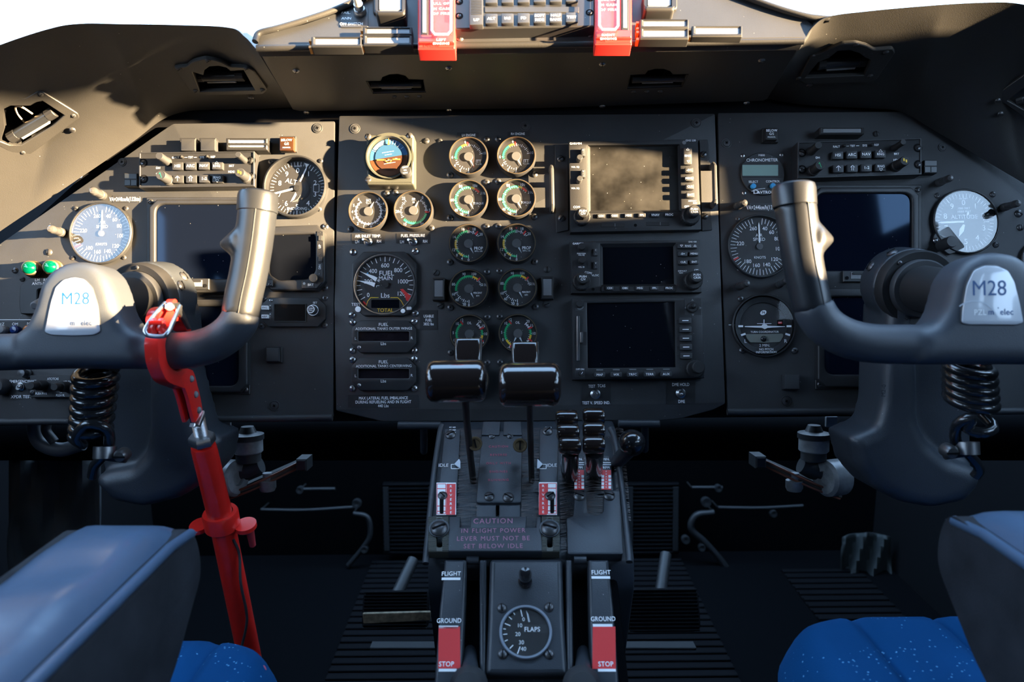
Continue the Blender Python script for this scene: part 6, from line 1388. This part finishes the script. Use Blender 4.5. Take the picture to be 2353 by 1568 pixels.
for x, y0, x2 in ((1086, 1290, 1), (1333, 1290, 2)): addl('slot_end', MB().tube([L2.P(x - 14, 1288, .0), L2.P(x + 14, 1288, .0)], .004, PEDM, 10))
q = .006; z = .0063
for (x0, x1, y0, y1), lt, lx in (((1007, 1057, 1441, 1537), 1031, -3), ((1361, 1414, 1441, 1538), 1391, 3)):
    k = L2.k; b = MB()
    addl('stop_patch', MB().plate(L2.poly([(x0 + 1, y0), (x1, y0), (x1 + 1, y1), (x0, y1)], q), q, q + .0004, RED), 'red patch')
    tx = 1037 if lt < 1100 else 1381; tg = 1032 if lt < 1100 else 1386; ts = 1026 if lt < 1100 else 1392
    b.text('FLIGHT', *L2.L(tx, 1319 if lt < 1100 else 1316, q), z, 10 * k, WHITE, bold=1, sx=.92); b.text('GROUND', *L2.L(tg, 1427 if lt < 1100 else 1423, q), z, 10 * k, WHITE, bold=1, sx=.85); b.text('STOP', *L2.L(ts, 1527, q), z + .0003, 10 * k, WHITE, bold=1, sx=.92)
    for xa, xb, yy in ((tx - 22, tx + 21, 1331 if lt < 1100 else 1328), (tg - 24, tg + 21, 1442 if lt < 1100 else 1438), (ts - 18, ts + 23, 1541)): b.line(L2.L(xa, yy, q), L2.L(xb, yy, q), 6 * k, z + .0001, WHITE)
    addl('lever_placard', b, 'hand-lettered FLIGHT GROUND STOP markings')
k = L2.k; c = L2.L(1207, 1322, .024)
addl('indicator_stud', MB().lathe([(17 * k, .006), (16 * k, .010), (13 * k, .011), (13 * k, .018), (15 * k, .020), (15 * k, .028), (11 * k, .032), (0, .033)], GLOSSB, (*c, 0), 26), 'black domed stud')
for x, y in ((1153, 1398), (1262, 1396), (1155, 1504), (1262, 1504)):
    o = bpy.data.objects.new('screw', SCR['s']); COL.objects.link(o); o.parent = t.root(); o.matrix_local = t.M.inverted() @ L2.M @ Matrix.Translation(L2.P(x, y, .007)) @ Matrix.Rotation(random.uniform(0, 3), 4, 'Z') @ Matrix.Scale(11 * k, 4)
f = T('flap_gauge', 'round FLAPS gauge with a pale grey ring on the pedestal', 'gauge', 1208, 1452, LOWF); cx, cy = f.L(1208, 1452, .009); q = 60 * f.k
f.add('ring', MB().lathe([(q, .004), (q, .0095), (q * .985, .0105), (q * .91, .0105), (q * .89, .008)], mat('ring grey', (.22, .25, .30), .45), (cx, cy, 0), 52), 'pale grey ring')
b = MB(); b.disc(cx, cy, .008, q * .9, BLACK, 48); f.add('dial', b); b = MB(); z = .0083
for a, l in ((-12, .3), (-32, .12), (-48, .18), (-68, .26), (-82, .12), (-96, .18), (-113, .14), (-135, .2), (-158, .3)): b.tick(a, q * (.88 - l), q * .86, q * .035, z, WHITE, (cx, cy))
for s_, x, y in (('0', 1203, 1424), ('10', 1194, 1438), ('20', 1190, 1458), ('30', 1198, 1477), ('40', 1203, 1492)): b.text(s_, *f.L(x, y, .008), z, 8.5 * f.k, WHITE)
b.plate(f.rect(1201, 1436, 1259, 1455, 0, .008), .008, .0082, DIAL); b.text('FLAPS', *f.L(1223, 1447, .008), z, 10 * f.k, WHITE, bold=1, sx=.92); f.add('dial_markings', b)
b = MB(); b.plate([f.L(x, y, .009) for x, y in ((1209, 1404), (1214, 1412), (1218, 1430), (1214, 1430))], .0088, .0094, NEED, bottom=True); f.add('needle', b)
b = MB(); b.disc(cx, cy, .0098, q * .9, GLASSC, 40); f.add('glass_cover', b)
# ---- levers
KNOB = mat('knob dark brown gloss', (.016, .011, .010), .16, coat=.8)
def throttle(label, cx_, cy_, d, w, h, tabc, stem, sw, brass):
    fr = Frame(W(cx_, cy_, d), PX, Vector((0, .5, .86))); t = T('throttle_lever', label, 'lever', cx_, cy_, fr, group='throttle levers')
    k = t.k; L_ = w * k / 2; r_ = h * k / 2
    M = Matrix.Translation((0, 0, 0)) @ Matrix.Rotation(R(90), 4, 'Y')
    e = .008; prof = [(0, -L_)] + [(r_ - e + e * math.sin(a), -L_ + e - e * math.cos(a)) for a in [math.pi / 2 * i / 5 for i in range(6)]] + [(r_ - e + e * math.cos(a), L_ - e + e * math.sin(a)) for a in [math.pi / 2 * i / 5 for i in range(6)]] + [(0, L_)]
    t.add('knob', MB().lathe(prof, KNOB, seg=40, M=M), 'glossy rounded knob')
    I = t.M.inverted(); p = I @ W(*tabc, d + .045); b = MB(); b.box(tuple(p), (64 * k * 1.05, .030, .022), KNOB, bevel=.005, steps=3); t.add('reverse_catch', b)
    P = [I @ W(*q) for q in stem]; b = MB(); b.tube(smooth_path(P, 4), sw * k, BLACK, 10, sq=1.0); t.add('stem', b)
    p = I @ W(*brass, .775); dn_ = (I.to_3x3() @ (CAM - W(*brass, .775))).normalized(); M = Matrix.Translation(p) @ dn_.to_track_quat('Z', 'Y').to_matrix().to_4x4()
    t.add('stop_pin', MB().lathe([(.0075, -.028), (.0075, .0), (.0068, .0012), (.0052, .0012), (.0048, .0002), (.002, .0004), (0, .0006)], BRASSD, seg=22, M=M), 'brass ended stop pin')
    b = MB(); b.box((0, 0, .0012), (.0016, .009, .0012), VOID, M=M); t.add('pin_slot_shade', b)  # slot in the pin end is shade painted as a near-black bar
throttle('throttle lever with a large glossy knob, the one further from the propeller levers', 1049, 876, .69, 138, 98, (1076, 815), [(1068, 900, .70), (1072, 960, .74), (1080, 1040, .785), (1088, 1110, .812)], 9, (1092, 1020))
throttle('throttle lever with a large glossy knob, the one nearer the propeller levers', 1217, 884, .68, 142, 102, (1206, 824), [(1217, 910, .70), (1218, 970, .74), (1220, 1040, .785), (1222, 1110, .812)], 8, (1195, 1024))
def prop(label, pts, d, w, stem):
    x0, y0 = pts[1]; fr = Frame(W(x0, y0, d), PX, Vector((0, .55, .83))); t = T('propeller_lever', label, 'lever', x0, y0, fr, group='propeller levers'); k = t.k; I = t.M.inverted()
    b = MB(); M = Matrix.Rotation(R(90), 4, 'Y'); L_ = w * k / 2; r_ = 21 * k; e = .004
    prof = [(0, -L_), (r_ - e, -L_), (r_ - e * .3, -L_ + e * .3), (r_, -L_ + e), (r_, L_ - e), (r_ - e * .3, L_ - e * .3), (r_ - e, L_), (0, L_)]
    for x, y in pts: b.lathe(prof, KNOB, seg=26, M=Matrix.Translation(t.P(x, y)) @ M)
    t.add('knob', b, 'glossy black three-ribbed knob')
    b = MB(); P = [I @ W(*q) for q in stem]; b.tube(smooth_path(P, 4), [.013, .013, .0125, .0125, .012, .012, .0115, .011, .011][:len(smooth_path(P, 4))], GLOSSB, 14, sq=.8); t.add('stem', b)
prop('left propeller lever with a ribbed black knob', [(1302, 963), (1305, 994), (1309, 1024)], .755, 52, [(1309, 1030, .762), (1309, 1070, .79), (1310, 1110, .815)])
prop('right propeller lever with a ribbed black knob next to the ball knob', [(1364, 958), (1364, 990), (1364, 1022)], .755, 51, [(1365, 1030, .762), (1365, 1065, .79), (1366, 1095, .815)])
fr = Frame(W(1452, 1018, .80), PX, Vector((0, .3, .95))); t = T('friction_knob', 'glossy black ball knob on the right edge of the pedestal', 'knob', 1452, 1018, fr)
q = 31 * t.k; t.add('ball', MB().lathe([(q * math.sin(a), -q * math.cos(a)) for a in [math.pi * i / 16 for i in range(17)]], GLOSSB, (0, 0, 0), 32), 'glossy ball')
I = t.M.inverted(); t.add('arm', MB().tube([I @ W(1448, 1030, .80), I @ W(1420, 1060, .815), I @ W(1405, 1075, .83)], [.009, .008, .008], PEDM, 12))
for x, y, lab in ((1077, 1545, 'fuel lever in the slot beside the left red STOP patch'), (1337, 1545, 'fuel lever in the slot beside the right red STOP patch')):
    fr = Frame(W(x, y, .645), PX, Vector((0, .5, .86))); t = T('fuel_lever', lab, 'lever', x, y, fr, group='fuel levers'); I = t.M.inverted()
    t.add('stem', MB().tube([I @ W(x, y + 20, .64), I @ W(x + 3, y - 10, .665), I @ W(x + 3, y - 50, .70)], [.0085, .0075, .006], PEDM, 14))
    t.add('knob', MB().lathe([(0, -.014), (.010, -.013), (.0165, -.004), (.0165, .004), (.012, .012), (0, .015)], KEYM, (*(I @ W(x, y + 32, .635)),), 26), 'round grey knob')
for x0, x1, y, lab in ((914, 1014, 978, 'grey bar handle under the panel edge left of the pedestal'), (1420, 1516, 974, 'grey bar handle under the panel edge right of the pedestal')):
    fr = Frame(W((x0 + x1) / 2, y, .875), PX, Vector((0, 0, 1))); t = T('bar_handle', lab, 'handle', (x0 + x1) / 2, y, fr, group='bar handles under the panel')
    t.add('bar', MB().cyl(t.P(x0, y), t.P(x1, y), 9 * t.k, PEDM, 20, bevel=.001)); sx = x1 - 34 if x0 > 1200 else x0 + 60; t.add('stalk', MB().tube([t.P(sx, y, -.002), t.P(sx, y + 30, -.02), t.P(sx, y + 60, -.05)], .0045, PEDM, 10))
# ------------------------------------------------------------------ seats and armrests
Mx = Matrix(((0, 0, 1, 0), (1, 0, 0, 0), (0, 1, 0, 0), (0, 0, 0, 1)))
VINYL = mat('sky-tinted armrest vinyl', (.058, .095, .155), .28, bump=.4, bscale=60, vary=.1, vscale=10); SUEDE = mat('armrest side fabric', (.024, .026, .031), .85, bump=.3, bscale=700, spec=.12, vary=.25, vscale=30)  # vinyl colour includes the windscreen sky's blue reflection
def arm2(label, x0, x1, inner, zf, yf, drop, top_px):
    yb = yf - .55
    P = [(yf - .01, zf), (yf, zf - .025), (yf - .002, zf - .05), (yf - .06, zf - drop * .75), (yf - .12, zf - drop), (yb, zf - drop * 1.1), (yb, zf)]
    t = T('armrest', label, 'armrest', *top_px, Frame(W(*top_px, .6), PX, Vector((0, 0, 1))), group='seat armrests'); I = t.M.inverted()
    t.add('pad_side', MB().plate(rnd(P, .014, 4), x0, x1, SUEDE, bevel=.009, steps=4, bottom=True, M=I @ Mx), 'grey fabric side')
    n, m = 40, 14; w = x1 - x0; vs, fs = [], []
    for i in range(n + 1):
        u = i / n; y = yf - .002 - u * (yf - yb)
        for j in range(m + 1):
            v = j / m; x = x0 + .003 + (w - .006) * v
            edge = min(1, 3.5 * min(v, 1 - v)); e2 = min(1, u * 12)
            hh = .022 * (1 - (1 - edge) ** 2.2) * (1 - (1 - e2) ** 2.2) + .0016 * math.sin(u * 46 + v * 2.5 + math.sin(u * 11)) * edge * e2
            vs.append(I @ Vector((x, y, zf - .010 + hh)))
    for i in range(n):
        for j in range(m): q = i * (m + 1) + j; fs.append((q, q + m + 1, q + m + 2, q + 1))
    t.add('pad_top', MB().add(vs, fs, VINYL), 'smooth padded top with the sky reflection put into its blue-grey')
    xs = x1 - .003 if inner > 0 else x0 + .003
    t.add('piping', MB().tube([I @ Vector((xs, yf - .014, zf - .006)), I @ Vector((xs, yf - .05, zf - .001)), I @ Vector((xs, yb, zf - .001))], .0042, VINYL, 10), 'piped edge')
pl, pr = W(440, 1195, .625), W(2180, 1165, .60)
arm2('left blue-grey armrest out of focus in front of the red lock tube', pl.x - .095, pl.x + .008, 1, pl.z, pl.y, .13, (300, 1300))
arm2('right blue-grey armrest out of focus at the lower right', pr.x - .006, pr.x + .098, -1, pr.z, pr.y, .13, (2250, 1300))
def seat_fabric():
    m = mat('seat fabric blue', (.005, .06, .24), .85, bump=.3, bscale=900, spec=.15); n, l = nt(m); b = n['Principled BSDF']; tc = n.new('ShaderNodeTexCoord')
    base = n.new('ShaderNodeRGB'); base.outputs[0].default_value = (.002, .060, .19, 1); last = base.outputs[0]
    for sc, th, cut, c in ((230, .20, .45, (.10, .34, .62, 1)), (70, .20, .955, (.45, .10, .16, 1)), (55, .16, .965, (.6, .22, .05, 1)), (64, .16, .97, (.05, .45, .4, 1))):
        x = n.new('ShaderNodeTexVoronoi'); x.inputs['Scale'].default_value = sc; l.new(tc.outputs['Object'], x.inputs['Vector'])
        y = n.new('ShaderNodeTexWhiteNoise'); l.new(x.outputs['Position'], y.inputs['Vector'])
        a = n.new('ShaderNodeMath'); a.operation = 'LESS_THAN'; a.inputs[1].default_value = th; l.new(x.outputs['Distance'], a.inputs[0])
        g_ = n.new('ShaderNodeMath'); g_.operation = 'GREATER_THAN'; g_.inputs[1].default_value = cut; l.new(y.outputs['Value'], g_.inputs[0])
        k = n.new('ShaderNodeMath'); k.operation = 'MULTIPLY'; l.new(a.outputs[0], k.inputs[0]); l.new(g_.outputs[0], k.inputs[1]); f_ = k.outputs[0]
        if sc == 230:
            w = n.new('ShaderNodeTexNoise'); w.inputs['Scale'].default_value = 16; l.new(tc.outputs['Object'], w.inputs['Vector'])
            r_ = n.new('ShaderNodeMath'); r_.operation = 'GREATER_THAN'; r_.inputs[1].default_value = .5; l.new(w.outputs['Fac'], r_.inputs[0])
            k2 = n.new('ShaderNodeMath'); k2.operation = 'MULTIPLY'; l.new(f_, k2.inputs[0]); l.new(r_.outputs[0], k2.inputs[1]); f_ = k2.outputs[0]
        mx = n.new('ShaderNodeMix'); mx.data_type = 'RGBA'; l.new(f_, mx.inputs['Factor']); l.new(last, mx.inputs['A']); mx.inputs['B'].default_value = c; last = mx.outputs['Result']
    l.new(last, b.inputs['Base Color']); return m
SEATF = seat_fabric()
def seat(label, xc, hw, yf, zt, px):
    t = T('pilot_seat', label, 'seat', *px, Frame(Vector((xc, yf - .22, zt - .06)), PX, Vector((0, 0, 1))), group='pilot seats'); t.u = t.v = 0; t.M = t.fr.M.copy(); I = t.M.inverted()
    n, m = 46, 64; vs, fs = [], []; L_ = .46
    for i in range(n + 1):
        u = i / n
        for j in range(m + 1):
            v = j / m * 2 - 1
            rr = .09
            x = v * hw; y = yf - u * L_
            # round the front corners
            cxn = abs(x) - (hw - rr)
            if cxn > 0: y -= (1 - math.sqrt(max(0, 1 - (cxn / rr) ** 2))) * rr * max(0, 1 - u * 2)
            ex = min(1, (1 - abs(v)) * 5); ey = min(1, u * 7)
            h = .055 * (1 - (1 - ex) ** 2.4) * (1 - (1 - ey) ** 2.4)
            fl = abs(math.sin((x / .080 + .5) * math.pi)); h -= .010 * (1 - min(1, fl * 2.2)) ** 1.5 * ex * min(1, ey * 1.2)
            vs.append(I @ Vector((xc + x, y, zt - .055 + h)))
    for i in range(n):
        for j in range(m): q = i * (m + 1) + j; fs.append((q, q + m + 1, q + m + 2, q + 1))
    # skirt
    base = len(vs); rim = [j for j in range(m + 1)] + [i * (m + 1) + m for i in range(1, n + 1)] + [n * (m + 1) + j for j in range(m - 1, -1, -1)] + [i * (m + 1) for i in range(n - 1, 0, -1)]
    for q in rim: p = vs[q]; vs.append(Vector((p.x * .98, p.y - .0, p.z)) - Vector((0, .07, 0)))
    for k in range(len(rim)): k2 = (k + 1) % len(rim); fs.append((rim[k], rim[k2], base + k2, base + k))
    t.add('cushion', MB().add(vs, fs, SEATF), 'fluted blue patterned cushion')
    b = MB(); b.box((0, -.095, 0), (hw * 1.8, .04, .38), KEYM, bevel=.006); t.add('seat_pan', b)
    b = MB(); b.box((0, -.115 - (zt - .06 - .32 - .115) / 2, 0), (hw * 1.2, zt - .06 - .32 - .115, .28), KEYM, bevel=.006); t.add('seat_base', b)
zs = .745
seat('blue patterned pilot seat at the lower left below the red tube', -.415, .195, W(500, 1497, .72).y + .05, W(500, 1500, .72).z + .012, (450, 1540))
seat('blue patterned pilot seat with fluted cushion at the lower right', .455, .205, W(2010, 1445, .72).y + .05, W(2010, 1445, .72).z + .012, (2050, 1500))

# ------------------------------------------------------------------ under the panel
IRON = mat('dark cast iron', (.020, .022, .025), .5, bump=.2, bscale=400); ALU = mat('dull aluminium', (.24, .25, .26), .42, metal=.25, vary=.25, vscale=90); COPPER = mat('copper fibre', (.22, .075, .045), .5); CABLE = mat('steel cable', (.10, .095, .085), .5, metal=.4, bump=.6, bscale=900)
def under(name, label, cat, px, py, d, group=None): return T(name, label, cat, px, py, Frame(W(px, py, d), PX, Vector((0, .1, .995))), group)
for sg, px, lab, q in ((-1, 570, 'left', 0), (1, 1870, 'right', 1)):
    mx = (lambda x: x) if sg < 0 else (lambda x: 570 + (1870 - 570) + (570 - x))
    dd = .98
    t = under('column_bearing', 'dull metal bearing and bracket under the panel by the %s control column' % lab, 'bearing', mx(570), 1027, dd, 'column bearings')
    P = t.P; X = mx; dy = 0 if sg < 0 else -3
    b = MB(); c = P(X(570), 1024 + dy); k = t.k; Mv = Matrix.Translation(c) @ Matrix.Rotation(R(-90), 4, 'X')
    t.add('bearing_ring', MB().lathe([(0, -17 * k), (30 * k, -17 * k), (33 * k, -14 * k), (33 * k, 12 * k), (30 * k, 15 * k), (0, 15 * k)], ALU, seg=36, M=Mv), 'pale metal ring')
    t.add('bearing_cap', MB().lathe([(28 * k, -36 * k), (28 * k, -16 * k), (20 * k, -40 * k), (0, -40 * k)][::-1], IRON, seg=30, M=Mv)); t.add('bearing_seat', MB().lathe([(36 * k, 14 * k), (36 * k, 26 * k), (20 * k, 30 * k), (14 * k, 44 * k), (0, 44 * k)], IRON, seg=30, M=Mv))
    t.add('bracket', MB().plate(rnd(t.poly([(X(480), 1000), (X(512), 985), (X(500), 1060), (X(470), 1090), (X(450), 1060)]), 6 * k, 3), -.03, -.018, IRON, bevel=.001, bottom=True)); t.add('arm', MB().tube([P(X(540), 1088, -.01), P(X(575), 1078, -.01), P(X(600), 1068, -.01)], [22 * k, 24 * k, 20 * k], IRON, 18))
    e = P(X(526), 1098, .004); Mh = Matrix.Translation(e) @ Matrix.Rotation(R(70) * -sg, 4, 'Y')
    t.add('end_bush', MB().lathe([(0, -.016), (.020, -.016), (.024, -.012), (.024, .012), (.020, .016), (.010, .016), (.009, .012), (0, .012)], ALU, seg=30, M=Mh), 'pale metal bush')
    t = under('cable_quadrant', 'slanted copper-edged cable quadrant below the %s column bearing' % lab, 'pulley', mx(600), 1110, .99, 'cable quadrants'); P = t.P; k = t.k
    a, c = P(X(508), 1148 + dy * 2, .0), P(X(690), 1068 + dy * 2, .0); mid = (a + c) / 2
    for off in (5.5, -5.5):
        nn = Vector((-(c - a).y, (c - a).x, 0)).normalized() * off * k; b = MB(); b.tube(smooth_path([a + nn, mid + nn + Vector((0, 0, .02)), c + nn], 10), 2.6 * k, COPPER, 8); t.add('flange', b, 'copper coloured flange')
    b = MB(); b.tube(smooth_path([a, mid + Vector((0, 0, .016)), c], 10), 4 * k, CABLE, 8); t.add('cable', b, 'steel cable in the groove')
    b = MB(); nn = Vector((0, 0, -.012)); b.plate([(p.x, p.y) for p in (a + Vector((0, -.004, 0)), c + Vector((0, -.004, 0)), c + Vector((0, .004, 0)), a + Vector((0, .004, 0)))], -.04, -.006, IRON, bottom=True); t.add('sector', b); bb = MB(); bb.box(tuple(c + (c - a).normalized() * .006), (.014, .016, .03), IRON, bevel=.002); t.add('stop_block', bb)
    e = P(X(615), 1118, .012); t.add('pivot_bolt', MB().lathe([(0, -.018), (.006, -.018), (.006, -.008), (.011, -.008), (.011, .002), (.009, .006), (0, .006)], ALU, seg=18, M=Matrix.Translation(e) @ Matrix.Rotation(R(90), 4, 'X')))
t = under('torque_tube', 'dark torque tube running across under the panel', 'tube', 1176, 1010, 1.12); t.solo(MB().cyl(t.P(-100, 1005), t.P(2450, 1005), .035, DARKW, 24))
for x, lab in ((505, 'left control column'), (1950, 'right control column')):
    t = under('strap_bracket', 'pair of pale strap brackets under the panel edge by the %s' % lab, 'bracket', x, 985, 1.0, 'strap brackets')
    for dx in (-38, 38) if x > 1000 else (12, -28): t.add('strap', MB().plate(rnd(t.poly([(x + dx - 13, 958), (x + dx + 13, 958), (x + dx + 12, 982), (x + dx - 14, 982)]), .001), -.004, 0, ALU, bevel=.0006, bottom=True))
t = under('hose', 'grey hose loop under the panel at the far left', 'hose', 100, 1000, .95); t.add('hose_tube', MB().tube(smooth_path([t.P(x, y) for x, y in ((85, 955), (80, 985), (95, 1020), (140, 1034), (190, 1020))], 8), .009, mat('hose grey', (.07, .075, .085), .5), 14)); t.add('sleeve', MB().tube(smooth_path([t.P(x, y, .006) for x, y in ((110, 965), (106, 990), (125, 1016))], 6), .006, KEYM, 10))
# rudder pedals with ribbed treads, floor runners, rods
def pedal(label, x0, x1, y0, y1, d, ribs):
    t = under('rudder_pedal', label, 'pedal', (x0 + x1) / 2, (y0 + y1) / 2, d, 'rudder pedals'); k = t.k
    fr = Frame(t.fr.o, PX, Vector((0, .45, .89))); t.fr = fr; t.u = t.v = 0; t.M = fr.M.copy()
    w, h = (x1 - x0) * k / 2, (y1 - y0) * k / 2
    t.add('tread', MB().plate(rnd([(-w, -h), (w, -h), (w, h), (-w, h)], .012, 3), -.012, 0, RUBD, bevel=.003, bottom=True))
    for i in range(ribs):
        b = MB(); b.box((0, -h + 2 * h * (i + .5) / ribs, .0012), (w * 1.9, 2 * h / ribs * .55, .005), RUBD, bevel=.001); t.add('rib', b)
    t.add('hanger', MB().tube([Vector((0, h * .8, -.012)), Vector((.02, h * 2.6, -.05))], .010, IRON, 12))
pedal('rudder pedal at the right foot of the left seat', 832, 985, 1360, 1445, 1.20, 12); pedal('rudder pedal at the left foot of the right seat', 1440, 1608, 1355, 1450, 1.20, 12)
def runner(label, x0, x1, y0, y1, d, n):
    t = under('ribbed_mat', label, 'mat', (x0 + x1) / 2, (y0 + y1) / 2, d, 'ribbed footwell mats'); b = MB()
    b.plate(t.rect(x0, y0, x1, y1), -.006, -.003, RUBD, bottom=True); t.add('sheet', b)
    for x in (x0 + 8, x1 - 8): t.add('backing_rail', MB().box((*t.L(x, (y0 + y1) / 2), -.006 - (1.70 - t.fr.o.y) / 2), (.012, (y1 - y0) * t.k * .9, 1.70 - t.fr.o.y + .02), IRON))
    for i in range(n):
        y = y0 + (y1 - y0) * (i + .5) / n; c = t.L((x0 + x1) / 2, y); b = MB(); b.box((c[0], c[1], -.001), ((x1 - x0) * t.k, (y1 - y0) * t.k / n * .5, .005), RUBD, bevel=.001); t.add('rib', b)
runner('ribbed mat on the bulkhead left of the pedestal', 880, 1000, 1110, 1275, 1.76, 18); runner('ribbed mat on the bulkhead right of the pedestal', 1440, 1560, 1110, 1275, 1.76, 18)
def floormat(label, x0, x1, y0, y1, px, n):
    t = T('floor_mat', label, 'mat', *px, Frame(Vector((0, 0, .3205)), PX, Vector((0, 1, 0))), 'ribbed footwell mats'); t.u = t.v = 0; t.M = t.fr.M.copy()
    t.add('sheet', MB().box(((x0 + x1) / 2, (y0 + y1) / 2, .001), (x1 - x0, y1 - y0, .002), RUBD))
    for i in range(n): b = MB(); b.box(((x0 + x1) / 2, y0 + (y1 - y0) * (i + .5) / n, .004), (x1 - x0, (y1 - y0) / n * .5, .005), RUBD, bevel=.001); t.add('rib', b)
floormat('ribbed floor mat under the pedals left of the pedestal', -.34, -.12, 1.10, 1.66, (850, 1380), 24); floormat('ribbed floor mat under the pedals right of the pedestal', .16, .40, 1.10, 1.66, (1550, 1380), 24); floormat('ribbed floor mat by the right armrest', .62, .80, 1.0, 1.60, (2110, 1380), 24)
WORN = mat('worn beige paint', (.22, .18, .12), .7, vary=.5, vscale=120)
t = under('kick_strip', 'worn beige strip beside the left rudder pedal', 'strip', 910, 1418, 1.16); t.solo(MB().plate(rnd(t.poly([(834, 1408), (990, 1404), (990, 1424), (836, 1432)]), .002), 0, .004, WORN, bevel=.001, bottom=True))
t = under('floor_sill', 'dull metal sill strip across the floor behind the pedestal', 'sill', 1176, 1492, 1.12)
for x0, x1 in ((850, 1010), (1425, 1600)): t.add('sill_strip', MB().plate(t.poly([(x0, 1489), (x1, 1489), (x1, 1496), (x0, 1496)]), -.02, 0, IRON, bevel=.001, bottom=True))
def rods(label, pts, d, r, m, px, py, extra=()):
    t = under('control_rod', label, 'rod', px, py, d, 'rods and pipes in the footwell'); P = smooth_path([t.P(x, y) for x, y in pts], 6) if len(pts) > 2 else [t.P(x, y) for x, y in pts]
    t.add('rod', MB().tube(P, r, m, 10))
    t.add('standoff', MB().tube([P[0], P[0] + Vector((0, 0, -(1.71 - W(px, py, d).y)))], .002, BLACK, 6))
    for x, y, q in extra: t.add('fitting', MB().lathe([(0, -.008), (q, -.008), (q * 1.1, 0), (q, .008), (q * .4, .008), (0, .006)], IRON, (*t.P(x, y, .002),), 18))
rods('thin rod across the left footwell', [(600, 1172), (700, 1173), (815, 1166)], 1.74, .004, IRON, 700, 1172, [(820, 1157, .010)]); rods('curved pipe hanging in the left footwell', [(812, 1180), (845, 1190), (850, 1230), (832, 1262), (800, 1300)], 1.74, .006, IRON, 830, 1230, [(838, 1262, .008)])
rods('thin rod across the right footwell', [(1650, 1167), (1750, 1168), (1845, 1163)], 1.74, .004, IRON, 1750, 1168, [(1622, 1154, .011), (1776, 1180, .008)]); rods('curved pipe hanging in the right footwell', [(1640, 1178), (1600, 1185), (1588, 1215), (1618, 1245), (1650, 1280), (1672, 1310)], 1.74, .008, IRON, 1610, 1220, [(1575, 1240, .009), (1612, 1258, .008)])
rods('upper rod with a hex fitting in the right footwell', [(1590, 1121), (1660, 1121)], 1.74, .004, IRON, 1640, 1121, [(1650, 1122, .008)]); rods('short rod below the left cable quadrant', [(690, 1125), (770, 1124)], 1.74, .004, IRON, 720, 1125, [(690, 1126, .008)])
t = under('insulation_blanket', 'dark quilted blanket on the side wall at the far left of the footwell', 'blanket', 100, 1150, 1.15); b = MB(); vs, fs = [], []
for i in range(17):
    for j in range(13):
        x, y = 20 + i * 13, 1045 + j * 24; p = t.P(x, y, .012 * math.sin(i * .9) * math.sin(j * .5 + i * .3)); vs.append(p)
for i in range(16):
    for j in range(12): q = i * 13 + j; fs.append((q, q + 1, q + 14, q + 13))
b.add(vs, fs, mat('blanket grey', (.035, .042, .048), .7, bump=.3, bscale=60)); o = t.solo(b); m_ = o.modifiers.new('s', 'SOLIDIFY'); m_.thickness = .004
t = under('cloth_cover', 'crumpled dark cloth cover in the right footwell', 'cover', 1960, 1280, 1.70); vs, fs = [], []
for i in range(15):
    for j in range(13):
        x = 1935 + i * 8 - max(0, 6 - j) * 0; y = 1225 + j * 9 + (i - 7) ** 2 * .2; vs.append(t.P(x, y, .014 * math.sin(i * 1.1 + j * .4)))
for i in range(14):
    for j in range(12): q = i * 13 + j; fs.append((q, q + 1, q + 14, q + 13))
o = t.solo(MB().add(vs, fs, mat('cover cloth', (.04, .048, .05), .7))); m_ = o.modifiers.new('s', 'SOLIDIFY'); m_.thickness = .003
